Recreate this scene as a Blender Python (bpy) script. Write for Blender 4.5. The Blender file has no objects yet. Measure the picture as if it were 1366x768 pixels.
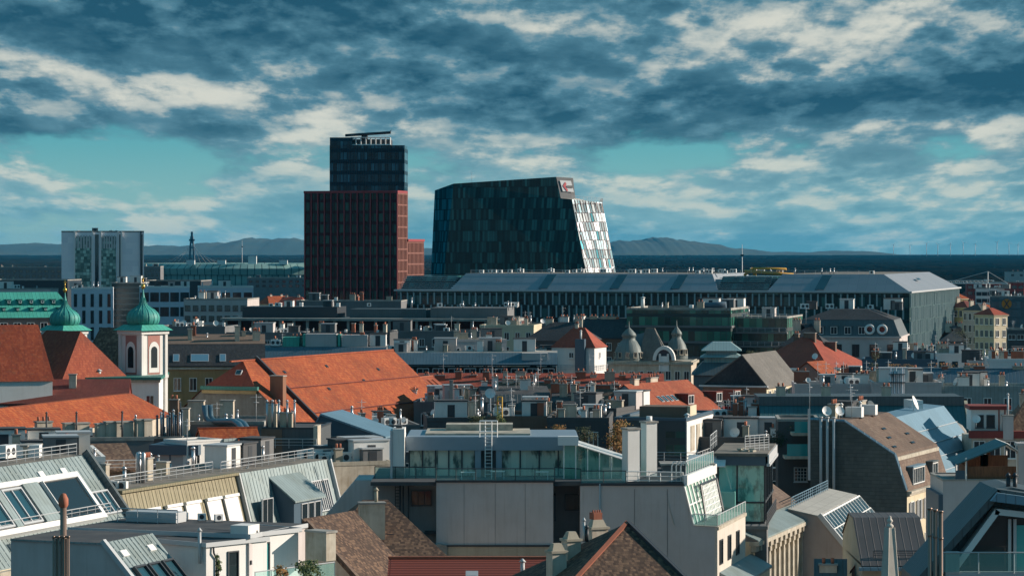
import bpy, math, random
from mathutils import Vector, Matrix
C = bpy.context.scene.collection
SC = bpy.context.scene
R = math.radians
rnd = random.Random(7)
# ------------------------------------------------------------ camera, world, sun, exposure
F, HZ, CH = 4000.0, 332.0, 55.0          # focal length in photo pixels, horizon row, camera height
cd = bpy.data.cameras.new('camera'); cam = bpy.data.objects.new('camera', cd); C.objects.link(cam)
cam.location = (0, 0, CH); cam.rotation_euler = (R(90), 0, 0)
cd.sensor_width = 36; cd.lens = 36*F/1366; cd.shift_y = -(384-HZ)/1366
cd.clip_start = 1; cd.clip_end = 60000
SC.camera = cam
SC.view_settings.view_transform = 'Standard'; SC.view_settings.look = 'None'
SC.view_settings.exposure = 0.3; SC.view_settings.gamma = 1
SC.render.engine = 'CYCLES'
SC.cycles.use_denoising = True
SC.cycles.max_bounces = 6; SC.cycles.diffuse_bounces = 2; SC.cycles.glossy_bounces = 3
SC.cycles.transparent_max_bounces = 8; SC.cycles.transmission_bounces = 3; SC.cycles.volume_bounces = 0
SUN_AZ, SUN_EL = 10.0, 20.0              # degrees from world +x towards +y; elevation
sd = bpy.data.lights.new('sun', 'SUN'); sun = bpy.data.objects.new('sun', sd); C.objects.link(sun)
sd.energy = 5.0; sd.angle = R(0.5); sd.color = (1.0, 0.87, 0.74)
sv = Vector((math.cos(R(SUN_AZ))*math.cos(R(SUN_EL)), math.sin(R(SUN_AZ))*math.cos(R(SUN_EL)), math.sin(R(SUN_EL))))
sun.rotation_euler = sv.to_track_quat('Z', 'Y').to_euler()

class NT:
    """small node-tree helper"""
    def __init__(s, tree): s.t = tree; s.N = tree.nodes; s.L = tree.links
    def n(s, typ, **kw):
        nd = s.N.new(typ)
        for k, v in kw.items(): setattr(nd, k, v)
        return nd
    def put(s, sock, v):
        if isinstance(v, bpy.types.NodeSocket): s.L.new(v, sock)
        elif v is not None: sock.default_value = v
    def m(s, op, a, b=None, c=None, clamp=False):
        nd = s.n('ShaderNodeMath', operation=op, use_clamp=clamp)
        s.put(nd.inputs[0], a); s.put(nd.inputs[1], b)
        if c is not None: s.put(nd.inputs[2], c)
        return nd.outputs[0]
    def ramp(s, v, a, b, lo=0.0, hi=1.0, smooth=True):
        nd = s.n('ShaderNodeMapRange', interpolation_type='SMOOTHSTEP' if smooth else 'LINEAR')
        s.put(nd.inputs[0], v); nd.inputs[1].default_value = a; nd.inputs[2].default_value = b
        nd.inputs[3].default_value = lo; nd.inputs[4].default_value = hi
        return nd.outputs[0]
    def mix(s, f, a, b, mode='MIX'):
        nd = s.n('ShaderNodeMix', data_type='RGBA', blend_type=mode)
        s.put(nd.inputs[0], f)
        s.put(nd.inputs[6], a if isinstance(a, bpy.types.NodeSocket) else (*a, 1))
        s.put(nd.inputs[7], b if isinstance(b, bpy.types.NodeSocket) else (*b, 1))
        return nd.outputs[2]
    def sep(s, v):
        nd = s.n('ShaderNodeSeparateXYZ'); s.L.new(v, nd.inputs[0]); return nd.outputs
    def com(s, x, y, z=0.0):
        nd = s.n('ShaderNodeCombineXYZ')
        for i, v in enumerate((x, y, z)): s.put(nd.inputs[i], v)
        return nd.outputs[0]
    def noise(s, vec, scale, detail=4, rough=.5, lac=2.0):
        nd = s.n('ShaderNodeTexNoise'); s.put(nd.inputs['Vector'], vec)
        nd.inputs['Scale'].default_value = scale; nd.inputs['Detail'].default_value = detail
        nd.inputs['Roughness'].default_value = rough; nd.inputs['Lacunarity'].default_value = lac
        return nd.outputs[0]
    def white(s, vec):
        nd = s.n('ShaderNodeTexWhiteNoise', noise_dimensions='3D'); s.put(nd.inputs[0], vec); return nd.outputs[0]

W = bpy.data.worlds.new('World'); SC.world = W; W.use_nodes = True
SKYSEED = 23.4
def make_world():
    t = NT(W.node_tree); t.N.clear()
    out = t.n('ShaderNodeOutputWorld'); bg = t.n('ShaderNodeBackground'); t.L.new(bg.outputs[0], out.inputs[0])
    tc = t.n('ShaderNodeTexCoord'); x, y, z = t.sep(tc.outputs['Generated'])
    sky = t.n('ShaderNodeTexSky', sky_type='NISHITA'); sky.sun_disc = False
    sky.sun_elevation = R(SUN_EL); sky.sun_rotation = R(90-SUN_AZ); sky.air_density = 1.0; sky.dust_density = .3; sky.ozone_density = 3
    zz = t.m('MAXIMUM', z, 0.0)
    den = t.m('ADD', zz, 0.05)
    def field(dz, seed, sc, yk, detail, rough, warp=None):
        d = t.m('ADD', den, dz) if dz else den
        u = t.m('DIVIDE', t.m('MULTIPLY', x, 3.3), t.m('POWER', d, .4)); v = t.m('MULTIPLY', t.m('LOGARITHM', d, 2.71828), -7.4*yk)
        if warp is not None: v = t.m('ADD', v, warp)
        return t.noise(t.com(u, v, seed), sc, detail, rough)
    S = SKYSEED
    wob = t.m('MULTIPLY', t.m('SUBTRACT', field(0, S+20, 1.3, .3, 3, .5), .5), .05)
    big = field(0, S+5.4, .9, .30, 2, .5, wob)
    def dn(dz, det):
        a = field(dz, S, 2.5, .25, det, .57, wob)
        return t.m('ADD', t.m('MULTIPLY', a, .6), t.m('MULTIPLY', big, .4))
    dens = dn(0, 9); dens2 = dn(.0035, 6); dens3 = dn(.010, 3)
    thr = t.n('ShaderNodeValToRGB'); t.L.new(t.m('MULTIPLY', zz, 10.0), thr.inputs[0])
    cr = thr.color_ramp; cr.interpolation = 'B_SPLINE'
    stops = [(0.0, .35), (.13, .39), (.22, .43), (.28, .495), (.34, .52), (.41, .43), (.50, .33), (1.0, .27)]
    while len(cr.elements) < len(stops): cr.elements.new(.5)
    for e, (p, c) in zip(cr.elements, stops): e.position = p; e.color = (c, c, c, 1)
    east = t.m('MULTIPLY', t.ramp(x, -.02, .10), .07)       # the clear gap closes towards the right
    over = t.m('ADD', t.m('SUBTRACT', dens, thr.outputs[0]), east)
    mask = t.ramp(over, -.03, .07)
    e1 = t.ramp(t.m('SUBTRACT', dens, dens2), -.03, .05); e2 = t.ramp(t.m('SUBTRACT', dens, dens3), -.07, .09)
    shade = field(0, S+31, 1.3, .38, 5, .58, wob)       # broad light and dark cloud masses
    sh = t.ramp(shade, .36, .62, smooth=False)
    lit = t.m('ADD', t.m('MULTIPLY', e1, .30), t.m('ADD', t.m('MULTIPLY', e2, .40), t.m('MULTIPLY', sh, .45)))
    lit = t.m('SUBTRACT', lit, t.m('MULTIPLY', t.ramp(over, .05, .22), .18))
    lit = t.m('ADD', lit, t.m('MULTIPLY', t.m('SUBTRACT', field(0, S+50, 7, .3, 6, .6, wob), .5), .55))
    lit = t.ramp(lit, .02, 1.0, smooth=False)
    hz = t.ramp(zz, .050, .008)            # 1 close to the horizon
    dark = t.mix(hz, (.015, .074, .122), (.10, .26, .32))
    light = t.mix(hz, (.54, .55, .49), (.44, .50, .45))
    mid = t.mix(hz, (.075, .19, .255), (.19, .36, .40))
    ccol = t.mix(t.ramp(lit, .0, .5, smooth=False), dark, mid); ccol = t.mix(t.ramp(lit, .42, 1.05), ccol, light)
    nis = t.mix(1.0, sky.outputs[0], (.022, .078, .092), 'MULTIPLY')
    gap = t.mix(t.ramp(zz, 0.0, .05), (.32, .44, .46), (.055, .26, .35))
    base = t.mix(.6, nis, gap)
    col = t.mix(mask, base, ccol)
    col = t.mix(t.ramp(zz, .11, .30, 0, .7), col, (.036, .18, .28))      # unseen upper sky blended to blue, added to tint the shadows
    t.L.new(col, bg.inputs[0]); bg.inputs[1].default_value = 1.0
make_world()

# ------------------------------------------------------------ geometry helpers
def Z(py, D): return CH + (HZ-py)/F*D
def X(px, D): return (px-683)/F*D
def P(px, py, D): return Vector((X(px, D), D, Z(py, D)))

class MB:
    """collects faces of one mesh"""
    def __init__(s): s.v = []; s.f = []; s.mi = []; s.sm = []
    def face(s, pts, mi=0, smooth=False):
        b = len(s.v); s.v += [tuple(p) for p in pts]; s.f.append(tuple(range(b, b+len(pts)))); s.mi.append(mi); s.sm.append(smooth)
    def box(s, x0, x1, y0, y1, z0, z1, mi=0, bottom=True):
        a, b, c, d = (x0, y0), (x1, y0), (x1, y1), (x0, y1)
        s.prism([a, b, c, d], z0, z1, mi, bottom)
    def prism(s, poly, z0, z1, mi=0, bottom=True, mtop=None):
        n = len(poly)
        for i in range(n):
            p, q = poly[i], poly[(i+1) % n]
            s.face([(p[0], p[1], z0), (q[0], q[1], z0), (q[0], q[1], z1), (p[0], p[1], z1)], mi)
        s.face([(p[0], p[1], z1) for p in poly], mi if mtop is None else mtop)
        if bottom: s.face([(p[0], p[1], z0) for p in reversed(poly)], mi)
    def frustum(s, x0, x1, y0, y1, z0, h, ix, iy, mi=0, ix2=None, iy2=None, mtop=None):
        ix2 = ix if ix2 is None else ix2; iy2 = iy if iy2 is None else iy2
        a = [(x0, y0, z0), (x1, y0, z0), (x1, y1, z0), (x0, y1, z0)]
        b = [(x0+ix, y0+iy, z0+h), (x1-ix2, y0+iy, z0+h), (x1-ix2, y1-iy2, z0+h), (x0+ix, y1-iy2, z0+h)]
        for i in range(4):
            j = (i+1) % 4; q = [a[i], a[j]]
            if (Vector(b[j])-Vector(b[i])).length > 1e-3: q += [b[j], b[i]]
            else: q += [b[i]]
            s.face(q, mi)
        if (Vector(b[0])-Vector(b[2])).length > 1e-2 and abs(b[0][1]-b[2][1]) > 1e-3 and abs(b[0][0]-b[2][0]) > 1e-3: s.face(b, mi if mtop is None else mtop)
        s.face(list(reversed(a)), mi)
    def extr(s, prof, x0, x1, mi=0, caps=True, mcap=None):
        """profile [(y,z)] (closed polygon, counter-clockwise seen from -x... either way) extruded along x"""
        n = len(prof)
        for i in range(n):
            p, q = prof[i], prof[(i+1) % n]
            s.face([(x0, p[0], p[1]), (x1, p[0], p[1]), (x1, q[0], q[1]), (x0, q[0], q[1])], mi)
        if caps:
            mc = mi if mcap is None else mcap
            s.face([(x0, p[0], p[1]) for p in reversed(prof)], mc); s.face([(x1, p[0], p[1]) for p in prof], mc)
    def tube(s, pts, r, seg=8, mi=0, cap=True, smooth=True):
        pts = [Vector(p) for p in pts]; rs = r if isinstance(r, (list, tuple)) else [r]*len(pts); rings = []
        for i, p in enumerate(pts):
            d = ((pts[min(i+1, len(pts)-1)]-p).normalized() + (p-pts[max(i-1, 0)]).normalized())
            if d.length < 1e-6: d = Vector((0, 0, 1))
            d.normalize(); a = d.cross(Vector((0, 1, 0)) if abs(d.y) < .9 else Vector((1, 0, 0))).normalized(); b = d.cross(a)
            rings.append([p+(a*math.cos(t)+b*math.sin(t))*rs[i] for t in [2*math.pi*k/seg for k in range(seg)]])
        for A, B in zip(rings, rings[1:]):
            for k in range(seg): s.face([A[k], A[(k+1) % seg], B[(k+1) % seg], B[k]], mi, smooth)
        if cap: s.face(rings[0][::-1], mi); s.face(rings[-1], mi)
    def lathe(s, prof, cx=0, cy=0, seg=16, mi=0, smooth=True, ph=0.0):
        for (r0, z0), (r1, z1) in zip(prof, prof[1:]):
            for k in range(seg):
                t0, t1 = 2*math.pi*(k+ph)/seg, 2*math.pi*(k+1+ph)/seg
                q = [(cx+r0*math.cos(t0), cy+r0*math.sin(t0), z0), (cx+r0*math.cos(t1), cy+r0*math.sin(t1), z0),
                     (cx+r1*math.cos(t1), cy+r1*math.sin(t1), z1), (cx+r1*math.cos(t0), cy+r1*math.sin(t0), z1)]
                if r0 < 1e-4: q = q[1:]
                elif r1 < 1e-4: q = q[:3]
                s.face(q, mi, smooth)
    def bar(s, p, q, w, mi=0):
        """square bar between two points"""
        s.tube([p, q], w*.707, 4, mi, smooth=False)
    def mesh(s, name, mats):
        me = bpy.data.meshes.new(name)
        if any(s.sm): # weld so that smooth shading works
            key = {}; vv = []; ff = []
            for f in s.f:
                g = []
                for i in f:
                    k = tuple(round(c, 4) for c in s.v[i])
                    if k not in key: key[k] = len(vv); vv.append(s.v[i])
                    if key[k] not in g: g.append(key[k])
                ff.append(g)
            ok = [i for i, g in enumerate(ff) if len(g) > 2]
            me.from_pydata(vv, [], [ff[i] for i in ok]); mi = [s.mi[i] for i in ok]; sm = [s.sm[i] for i in ok]
        else: me.from_pydata(s.v, [], s.f); mi = s.mi; sm = s.sm
        for m in (mats if isinstance(mats, (list, tuple)) else [mats]): me.materials.append(m)
        me.polygons.foreach_set('material_index', mi); me.polygons.foreach_set('use_smooth', sm)
        uv = me.uv_layers.new(name='UVMap').data
        for p in me.polygons:
            n = p.normal
            h = Vector((1, 0, 0)) if abs(n.z) > .999 else Vector((-n.y, n.x, 0)).normalized()
            w = n.cross(h)
            for li in p.loop_indices:
                co = me.vertices[me.loops[li].vertex_index].co
                uv[li].uv = (co.dot(h), co.dot(w))
        me.update(); return me

WM = {}                                   # world matrices of our own objects, by name
def link(name, data, M, parent=None):
    o = bpy.data.objects.new(name, data); C.objects.link(o); WM[o.name] = M
    if parent is not None:
        o.parent = parent; o.matrix_local = WM[parent.name].inverted() @ M
    else: o.matrix_world = M
    return o
def tag(o, label, cat=None, group=None, kind=None):
    if label: o['label'] = label
    if cat: o['category'] = cat
    if group: o['group'] = group
    if kind: o['kind'] = kind
    return o
def thing(name, label, cat, M, group=None): return tag(link(name, None, M), label, cat, group)
def T(x, y, z): return Matrix.Translation((x, y, z))
def RZ(a): return Matrix.Rotation(R(a), 4, 'Z')
def RX(a): return Matrix.Rotation(a, 4, 'X')
def structure(name, mb, mat, M=Matrix()):
    return tag(link(name, mb.mesh(name, mat), M), None, kind='structure')

# ------------------------------------------------------------ materials
MATS = {}
def mat(name, col=(.5, .5, .5), rough=.8, metal=0.0, fn=None, bump=None, spec=.5):
    if name in MATS: return MATS[name]
    m = bpy.data.materials.new(name); m.use_nodes = True; t = NT(m.node_tree)
    b = t.N['Principled BSDF']; b.inputs['Roughness'].default_value = rough; b.inputs['Metallic'].default_value = metal
    b.inputs['Specular IOR Level'].default_value = spec
    b.inputs['Base Color'].default_value = (*col, 1)
    if fn: fn(t, b, col)
    MATS[name] = m; return m
def coords(t):
    tc = t.n('ShaderNodeTexCoord'); return tc.outputs['UV'], tc.outputs['Object']
def bumpit(t, b, h, strength=.3, dist=.05):
    n = t.n('ShaderNodeBump'); n.inputs['Strength'].default_value = strength; n.inputs['Distance'].default_value = dist
    t.L.new(h, n.inputs['Height']); t.L.new(n.outputs[0], b.inputs['Normal'])
def hsv(c, k): return tuple(min(1, x*k) for x in c)
def f_plaster(dirt=.35, sc=1.0, streak=True):
    def fn(t, b, col):
        uv, ob = coords(t); x, y, z = t.sep(uv)
        n1 = t.noise(ob, .35*sc, 5, .6); n2 = t.noise(t.com(t.m('MULTIPLY', x, 2.2), t.m('MULTIPLY', y, .22), 0.0), 1.0, 4, .65)
        n3 = t.noise(t.com(t.m('MULTIPLY', x, 5.0), t.m('MULTIPLY', y, .14), 4.0), 1.0, 5, .7)      # rain streaks
        f = t.m('ADD', t.m('MULTIPLY', t.ramp(n1, .35, .7), .6), t.m('ADD', t.m('MULTIPLY', t.ramp(n2, .45, .75), .55 if streak else 0.0), t.m('MULTIPLY', t.ramp(n3, .54, .72), .7 if streak else 0.0)))
        c = t.mix(t.m('MULTIPLY', f, dirt, clamp=True), col, tuple(x*k for x, k in zip(col, (.50, .43, .35))))
        pt = t.white(t.com(t.m('FLOOR', t.m('DIVIDE', x, 3.4)), t.m('FLOOR', t.m('DIVIDE', y, 2.6)), 5.0))      # patched render fields
        c = t.mix(t.m('MULTIPLY', t.m('GREATER_THAN', pt, .72), dirt*.22), c, tuple(x*.6 for x in col))
        t.L.new(c, b.inputs['Base Color']); bumpit(t, b, t.noise(ob, 9, 3), .12, .02)
    return fn
def f_tile(col2, dirt=.5, tw=.22, th=.32, rows=.35):
    def fn(t, b, col):
        uv, ob = coords(t); x, y, z = t.sep(uv)
        u = t.m('DIVIDE', x, tw); v = t.m('DIVIDE', y, th)
        cell = t.com(t.m('FLOOR', t.m('ADD', u, t.m('MULTIPLY', t.m('FLOOR', v), .5))), t.m('FLOOR', v), 0.0)
        r = t.white(cell)
        c = t.mix(t.m('MULTIPLY', t.m('POWER', r, 1.5), dirt), col, col2)
        n1 = t.ramp(t.noise(ob, .16, 5, .62), .38, .66)
        c = t.mix(t.m('MULTIPLY', n1, .45), c, tuple(k*.42 for k in col))
        n4 = t.ramp(t.noise(ob, .9, 6, .7), .56, .70); c = t.mix(t.m('MULTIPLY', n4, .35), c, (.10, .075, .045))
        n2 = t.ramp(t.noise(t.com(t.m('MULTIPLY', x, 2.5), t.m('MULTIPLY', y, .3), 3.0), .8, 3), .52, .75)
        c = t.mix(t.m('MULTIPLY', n2, .35), c, tuple(k*.42 for k in col))
        fv = t.m('FRACT', v); edge = t.ramp(fv, .0, .22, 1.0, 0.0)
        c = t.mix(t.m('MULTIPLY', edge, rows), c, tuple(k*.35 for k in col))
        t.L.new(c, b.inputs['Base Color']); bumpit(t, b, t.m('ADD', fv, t.m('MULTIPLY', r, .4)), .5, .04)
    return fn
def f_seam(sp=.6, dirt=.4, line=.45):
    def fn(t, b, col):
        uv, ob = coords(t); x, y, z = t.sep(uv)
        u = t.m('DIVIDE', x, sp); fr = t.m('FRACT', u); r = t.white(t.com(t.m('FLOOR', u), t.m('FLOOR', t.m('DIVIDE', y, 2.3)), 0.0))
        c = t.mix(t.m('MULTIPLY', r, .22), col, tuple(k*.55 for k in col))
        n1 = t.ramp(t.noise(ob, .3, 5, .6), .4, .7)
        c = t.mix(t.m('MULTIPLY', n1, dirt), c, tuple(k*q for k, q in zip(col, (.62, .58, .5))))
        e = t.ramp(t.m('ABSOLUTE', t.m('SUBTRACT', fr, .5)), .40, .49)
        c = t.mix(t.m('MULTIPLY', e, line), c, tuple(k*.3 for k in col))
        t.L.new(c, b.inputs['Base Color']); bumpit(t, b, e, .6, .04)
    return fn
def f_noise(c2, sc=1.0, lo=.4, hi=.65, detail=5, stretch=None):
    def fn(t, b, col):
        uv, ob = coords(t)
        v = ob
        if stretch:
            x, y, z = t.sep(uv); v = t.com(t.m('MULTIPLY', x, stretch[0]), t.m('MULTIPLY', y, stretch[1]), 0.0)
        t.L.new(t.mix(t.ramp(t.noise(v, sc, detail, .6), lo, hi), col, c2), b.inputs['Base Color'])
    return fn
def f_panes(w, h, c2, off=0.0, frame=None, fw=.06, pw=2.0, vw=None, rvar=0.0):
    """glazed facade: every pane of its own tone; frame colour on the grid"""
    def fn(t, b, col):
        uv, ob = coords(t); x, y, z = t.sep(uv)
        v = t.m('DIVIDE', y, h); row = t.m('FLOOR', v)
        u = t.m('ADD', t.m('DIVIDE', x, w), t.m('MULTIPLY', t.white(t.com(row, 7.0, 1.0)), off)); colm = t.m('FLOOR', u)
        r = t.white(t.com(colm, row, 2.0))
        c = t.mix(t.m('POWER', r, pw), col, c2)
        if frame:
            fu = t.m('ABSOLUTE', t.m('SUBTRACT', t.m('FRACT', u), .5)); fv = t.m('ABSOLUTE', t.m('SUBTRACT', t.m('FRACT', v), .5))
            e = t.m('MAXIMUM', t.m('GREATER_THAN', fu, .5-fw/w/2), t.m('GREATER_THAN', fv, .5-(vw or fw)/h/2))
            c = t.mix(e, c, frame)
            t.L.new(t.m('ADD', t.m('MULTIPLY', e, .5), b.inputs['Roughness'].default_value), b.inputs['Roughness'])
        t.L.new(c, b.inputs['Base Color'])
        n = t.n('ShaderNodeBump'); n.inputs['Strength'].default_value = .25; n.inputs['Distance'].default_value = .02
    return fn
def clearglass(name, tint, alpha):
    m = mat(name, tint, .03)
    if 'done' in m: return m
    m['done'] = 1; t = NT(m.node_tree); b = t.N['Principled BSDF']; out = t.N['Material Output']
    tr = t.n('ShaderNodeBsdfTransparent'); tr.inputs[0].default_value = (.75, .92, .9, 1); mx = t.n('ShaderNodeMixShader')
    mx.inputs[0].default_value = alpha; t.L.new(tr.outputs[0], mx.inputs[1]); t.L.new(b.outputs[0], mx.inputs[2]); t.L.new(mx.outputs[0], out.inputs[0])
    return m

M_grayw = mat('grey_plaster', (.56, .515, .50), .9, fn=f_plaster(.3))
M_white = mat('white_plaster', (.78, .77, .74), .85, fn=f_plaster(.22))
M_dirtyw = mat('weathered_plaster', (.62, .55, .45), .9, fn=f_plaster(.75, 2))
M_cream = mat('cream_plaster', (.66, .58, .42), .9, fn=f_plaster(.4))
M_ochre = mat('ochre_plaster', (.40, .30, .15), .9, fn=f_plaster(.6))
M_yellow = mat('yellow_plaster', (.68, .58, .28), .9, fn=f_plaster(.3))
M_pink = mat('pink_plaster', (.50, .26, .21), .9, fn=f_plaster(.5))
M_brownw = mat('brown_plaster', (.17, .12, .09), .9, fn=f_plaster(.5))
M_dgray = mat('dark_grey_plaster', (.080, .085, .09), .85, fn=f_plaster(.3))
M_mgray = mat('mid_grey_plaster', (.18, .185, .19), .85, fn=f_plaster(.4))
M_beige = mat('beige_plaster', (.42, .38, .30), .9, fn=f_plaster(.4))
M_redw = mat('red_plaster', (.26, .045, .035), .85, fn=f_plaster(.4))
M_orange = mat('orange_tile', (.30, .048, .008), .8, fn=f_tile((.44, .11, .025), 1.0, .24, .36, .55))
M_orange2 = mat('pale_orange_tile', (.32, .058, .020), .8, fn=f_tile((.42, .12, .05), .9))
M_redtile = mat('red_tile', (.34, .055, .025), .75, fn=f_tile((.42, .10, .05), .6))
M_dred = mat('dark_red_tile', (.17, .035, .025), .75, fn=f_tile((.22, .06, .04), .6))
M_brown = mat('brown_tile', (.11, .060, .040), .85, fn=f_tile((.30, .19, .12), .9))
M_brown2 = mat('grey_brown_tile', (.13, .082, .06), .85, fn=f_tile((.24, .18, .13), .6))
M_slate = mat('dark_slate', (.030, .034, .040), .8, fn=f_tile((.07, .075, .08), .6))
M_gslate = mat('grey_slate', (.15, .14, .125), .8, fn=f_tile((.22, .20, .18), .6, .3, .25))
M_cslate = mat('cement_slate', (.10, .108, .10), .85, fn=f_tile((.145, .15, .135), .7, .4, .4, .5))
M_zinc = mat('zinc_seam', (.27, .34, .345), .55, .15, fn=f_seam(.55, .55))
M_zincd = mat('dark_zinc_seam', (.10, .125, .135), .55, .1, fn=f_seam(.55, .3))
M_blue = mat('blue_grey_seam', (.085, .145, .19), .5, .1, fn=f_seam(.6, .3))
M_teal = mat('teal_seam', (.060, .16, .18), .5, .1, fn=f_seam(.55, .45))
M_bluel = mat('pale_blue_seam', (.20, .33, .42), .45, .2, fn=f_seam(.6, .2, .6))
M_olive = mat('olive_seam', (.26, .23, .14), .6, .1, fn=f_seam(.5, .3, .7))
M_copper = mat('green_copper', (.07, .42, .33), .65, fn=f_seam(.7, .35, .4))
M_copperd = mat('dark_green_copper', (.028, .19, .16), .6, fn=f_seam(.5, .4, .5))
M_gravel = mat('gravel_roof', (.23, .20, .165), .95, fn=f_noise((.13, .12, .105), .5))
M_tar = mat('dark_felt_roof', (.050, .055, .062), .9, fn=f_noise((.085, .085, .085), .4))
M_conc = mat('concrete', (.36, .35, .32), .9, fn=f_noise((.24, .23, .21), .6))
M_steel = mat('steel', (.55, .56, .58), .35, .8)
M_alu = mat('painted_metal', (.48, .50, .51), .5)
M_wmetal = mat('white_metal', (.78, .78, .76), .5)
M_dmetal = mat('dark_metal', (.035, .042, .05), .5)
M_bmetal = mat('blue_metal', (.055, .10, .14), .5)
M_rust = mat('brick_red', (.36, .12, .07), .85, fn=f_plaster(.5))
M_glass = mat('window_glass', (.018, .028, .034), .06, spec=.8)
M_glassb = mat('blue_glass', (.025, .075, .10), .08, spec=.8)
M_glasst = mat('turquoise_glass', (.06, .38, .38), .1, spec=.8)
M_clear = clearglass('clear_glass', (.36, .66, .60), .34)
M_wood = mat('brown_wood', (.22, .095, .04), .7, fn=f_noise((.13, .05, .02), 2.0, stretch=(6, .4)))
M_gold = mat('gold', (.75, .45, .10), .3, .9)
M_leaf = mat('leaf_green', (.045, .085, .022), .7, fn=f_noise((.10, .13, .03), 2.5))
M_leafo = mat('leaf_orange', (.25, .10, .02), .8, fn=f_noise((.16, .13, .03), 2.5))
M_leafd = mat('leaf_dark', (.020, .040, .014), .8, fn=f_noise((.05, .06, .02), 2.5))
M_bark = mat('bark', (.06, .045, .03), .9)
M_stone = mat('pale_stone', (.50, .46, .38), .85, fn=f_plaster(.8, 3))
M_terra = mat('terracotta', (.42, .14, .08), .8)
# ------------------------------------------------------------ building kit
WIN = {}
def win_mesh(w, h, frame, glass, nx=2, ny=1, sill=True, key=''):
    k = (round(w, 2), round(h, 2), frame.name, glass.name, nx, ny, sill)
    if k in WIN: return WIN[k]
    m = MB(); f = .09
    for x0, x1, z0, z1 in ((-w/2-f, -w/2, -f, h+f), (w/2, w/2+f, -f, h+f), (-w/2, w/2, h, h+f), (-w/2, w/2, -f, 0)):
        m.box(x0, x1, -.10, .05, z0, z1, 0)
    for i in range(1, nx): m.box(-w/2+w*i/nx-.035, -w/2+w*i/nx+.035, -.05, .04, 0, h, 0)
    for i in range(1, ny): m.box(-w/2, w/2, -.048, .04, h*i/ny-.03, h*i/ny+.03, 0)
    if sill: m.box(-w/2-.15, w/2+.15, -.22, .03, -f-.09, -f, 0)
    m.face([(-w/2, -.012, 0), (w/2, -.012, 0), (w/2, -.012, h), (-w/2, -.012, h)], 1)
    WIN[k] = m.mesh('window', [frame, glass]); return WIN[k]
def near_window(bd, M, w, h, frame, glass, nx=2, ny=1, name='window'):
    k = ('n', round(w, 2), round(h, 2), frame.name, glass.name, nx, ny)
    if k not in WIN:
        m = MB(); f = .09
        for x0, x1, z0, z1 in ((-w/2-f, -w/2, -f, h+f), (w/2, w/2+f, -f, h+f), (-w/2, w/2, h, h+f), (-w/2, w/2, -f, 0)):
            m.box(x0, x1, -.10, .05, z0, z1, 0)
        for i in range(1, nx): m.box(-w/2+w*i/nx-.035, -w/2+w*i/nx+.035, -.05, .04, 0, h, 0)
        for i in range(1, ny): m.box(-w/2, w/2, -.048, .04, h*i/ny-.03, h*i/ny+.03, 0)
        p = MB(); p.face([(-w/2, -.012, 0), (w/2, -.012, 0), (w/2, -.012, h), (-w/2, -.012, h)], 0)
        WIN[k] = (m.mesh('window', [frame]), p.mesh('pane', [glass]))
    o = bd.put(name, WIN[k][0], M); bd.put('pane', WIN[k][1], M, o); return o

CH_CACHE = {}
def cached(key, fn):
    if key not in CH_CACHE: CH_CACHE[key] = fn()
    return CH_CACHE[key]
def chimney_mesh(w, d, h, pots, wall, potm=None):
    def fn():
        m = MB(); m.box(-w/2, w/2, -d/2, d/2, 0, h, 0)
        m.box(-w/2-.09, w/2+.09, -d/2-.09, d/2+.09, h, h+.14, 1)
        for i in range(pots):
            x = -w/2+w*(i+.5)/pots
            m.tube([(x, 0, h+.14), (x, 0, h+.6)], .14, 8, 2)
        return m.mesh('chimney', [wall, M_conc, potm or M_terra])
    return cached(('ch', w, d, h, pots, wall.name, potm and potm.name), fn)
def ac_mesh(v=0):
    def fn():
        m = MB(); s = [(1.0, .45, .8), (1.8, 1.0, 1.1), (1.3, .8, .9)][v]
        m.box(-s[0]/2, s[0]/2, -s[1]/2, s[1]/2, .12, .12+s[2], 0); m.box(-s[0]/2, -s[0]/2+.1, -s[1]/2, s[1]/2, 0, .118, 1); m.box(s[0]/2-.1, s[0]/2, -s[1]/2, s[1]/2, 0, .118, 1)
        n = 1 if v != 1 else 2
        for i in range(n):
            cx = -s[0]/2 + s[0]*(i+.5)/n; r = min(s[0]/n, s[2])*.36
            ring = [(cx+r*math.cos(t), -s[1]/2-.012, .12+s[2]/2+r*math.sin(t)) for t in [k*math.pi/6 for k in range(12)]]
            m.face(ring, 1)
        return m.mesh('air_conditioner', [M_wmetal, M_dmetal])
    return cached(('ac', v), fn)
def vent_mesh(h=1.4, r=.16, mtl=None):
    def fn():
        m = MB(); m.tube([(0, 0, 0), (0, 0, h)], r, 8, 0); m.tube([(0, 0, h+.06), (0, 0, h+.3)], [r*1.7, r*.3], 8, 0); m.tube([(0, 0, h-.02), (0, 0, h+.1)], r*.5, 6, 0)
        return m.mesh('vent_pipe', [mtl or M_steel])
    return cached(('vent', h, r, mtl and mtl.name), fn)
def antenna_mesh(h=3.5):
    def fn():
        m = MB(); m.tube([(0, 0, 0), (0, 0, h)], .035, 5, 0)
        m.tube([(-.7, 0, h*.9), (.7, 0, h*.9)], .02, 4, 0)
        for i in range(6): m.tube([(-.6+.24*i, -.3, h*.9), (-.6+.24*i, .3, h*.9)], .014, 4, 0)
        m.tube([(0, -.4, h*.72), (0, .5, h*.72)], .02, 4, 0)
        for i in range(4): m.tube([(-.28, -.3+.22*i, h*.72), (.28, -.3+.22*i, h*.72)], .014, 4, 0)
        return m.mesh('antenna', [M_alu])
    return cached(('ant', h), fn)
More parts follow.
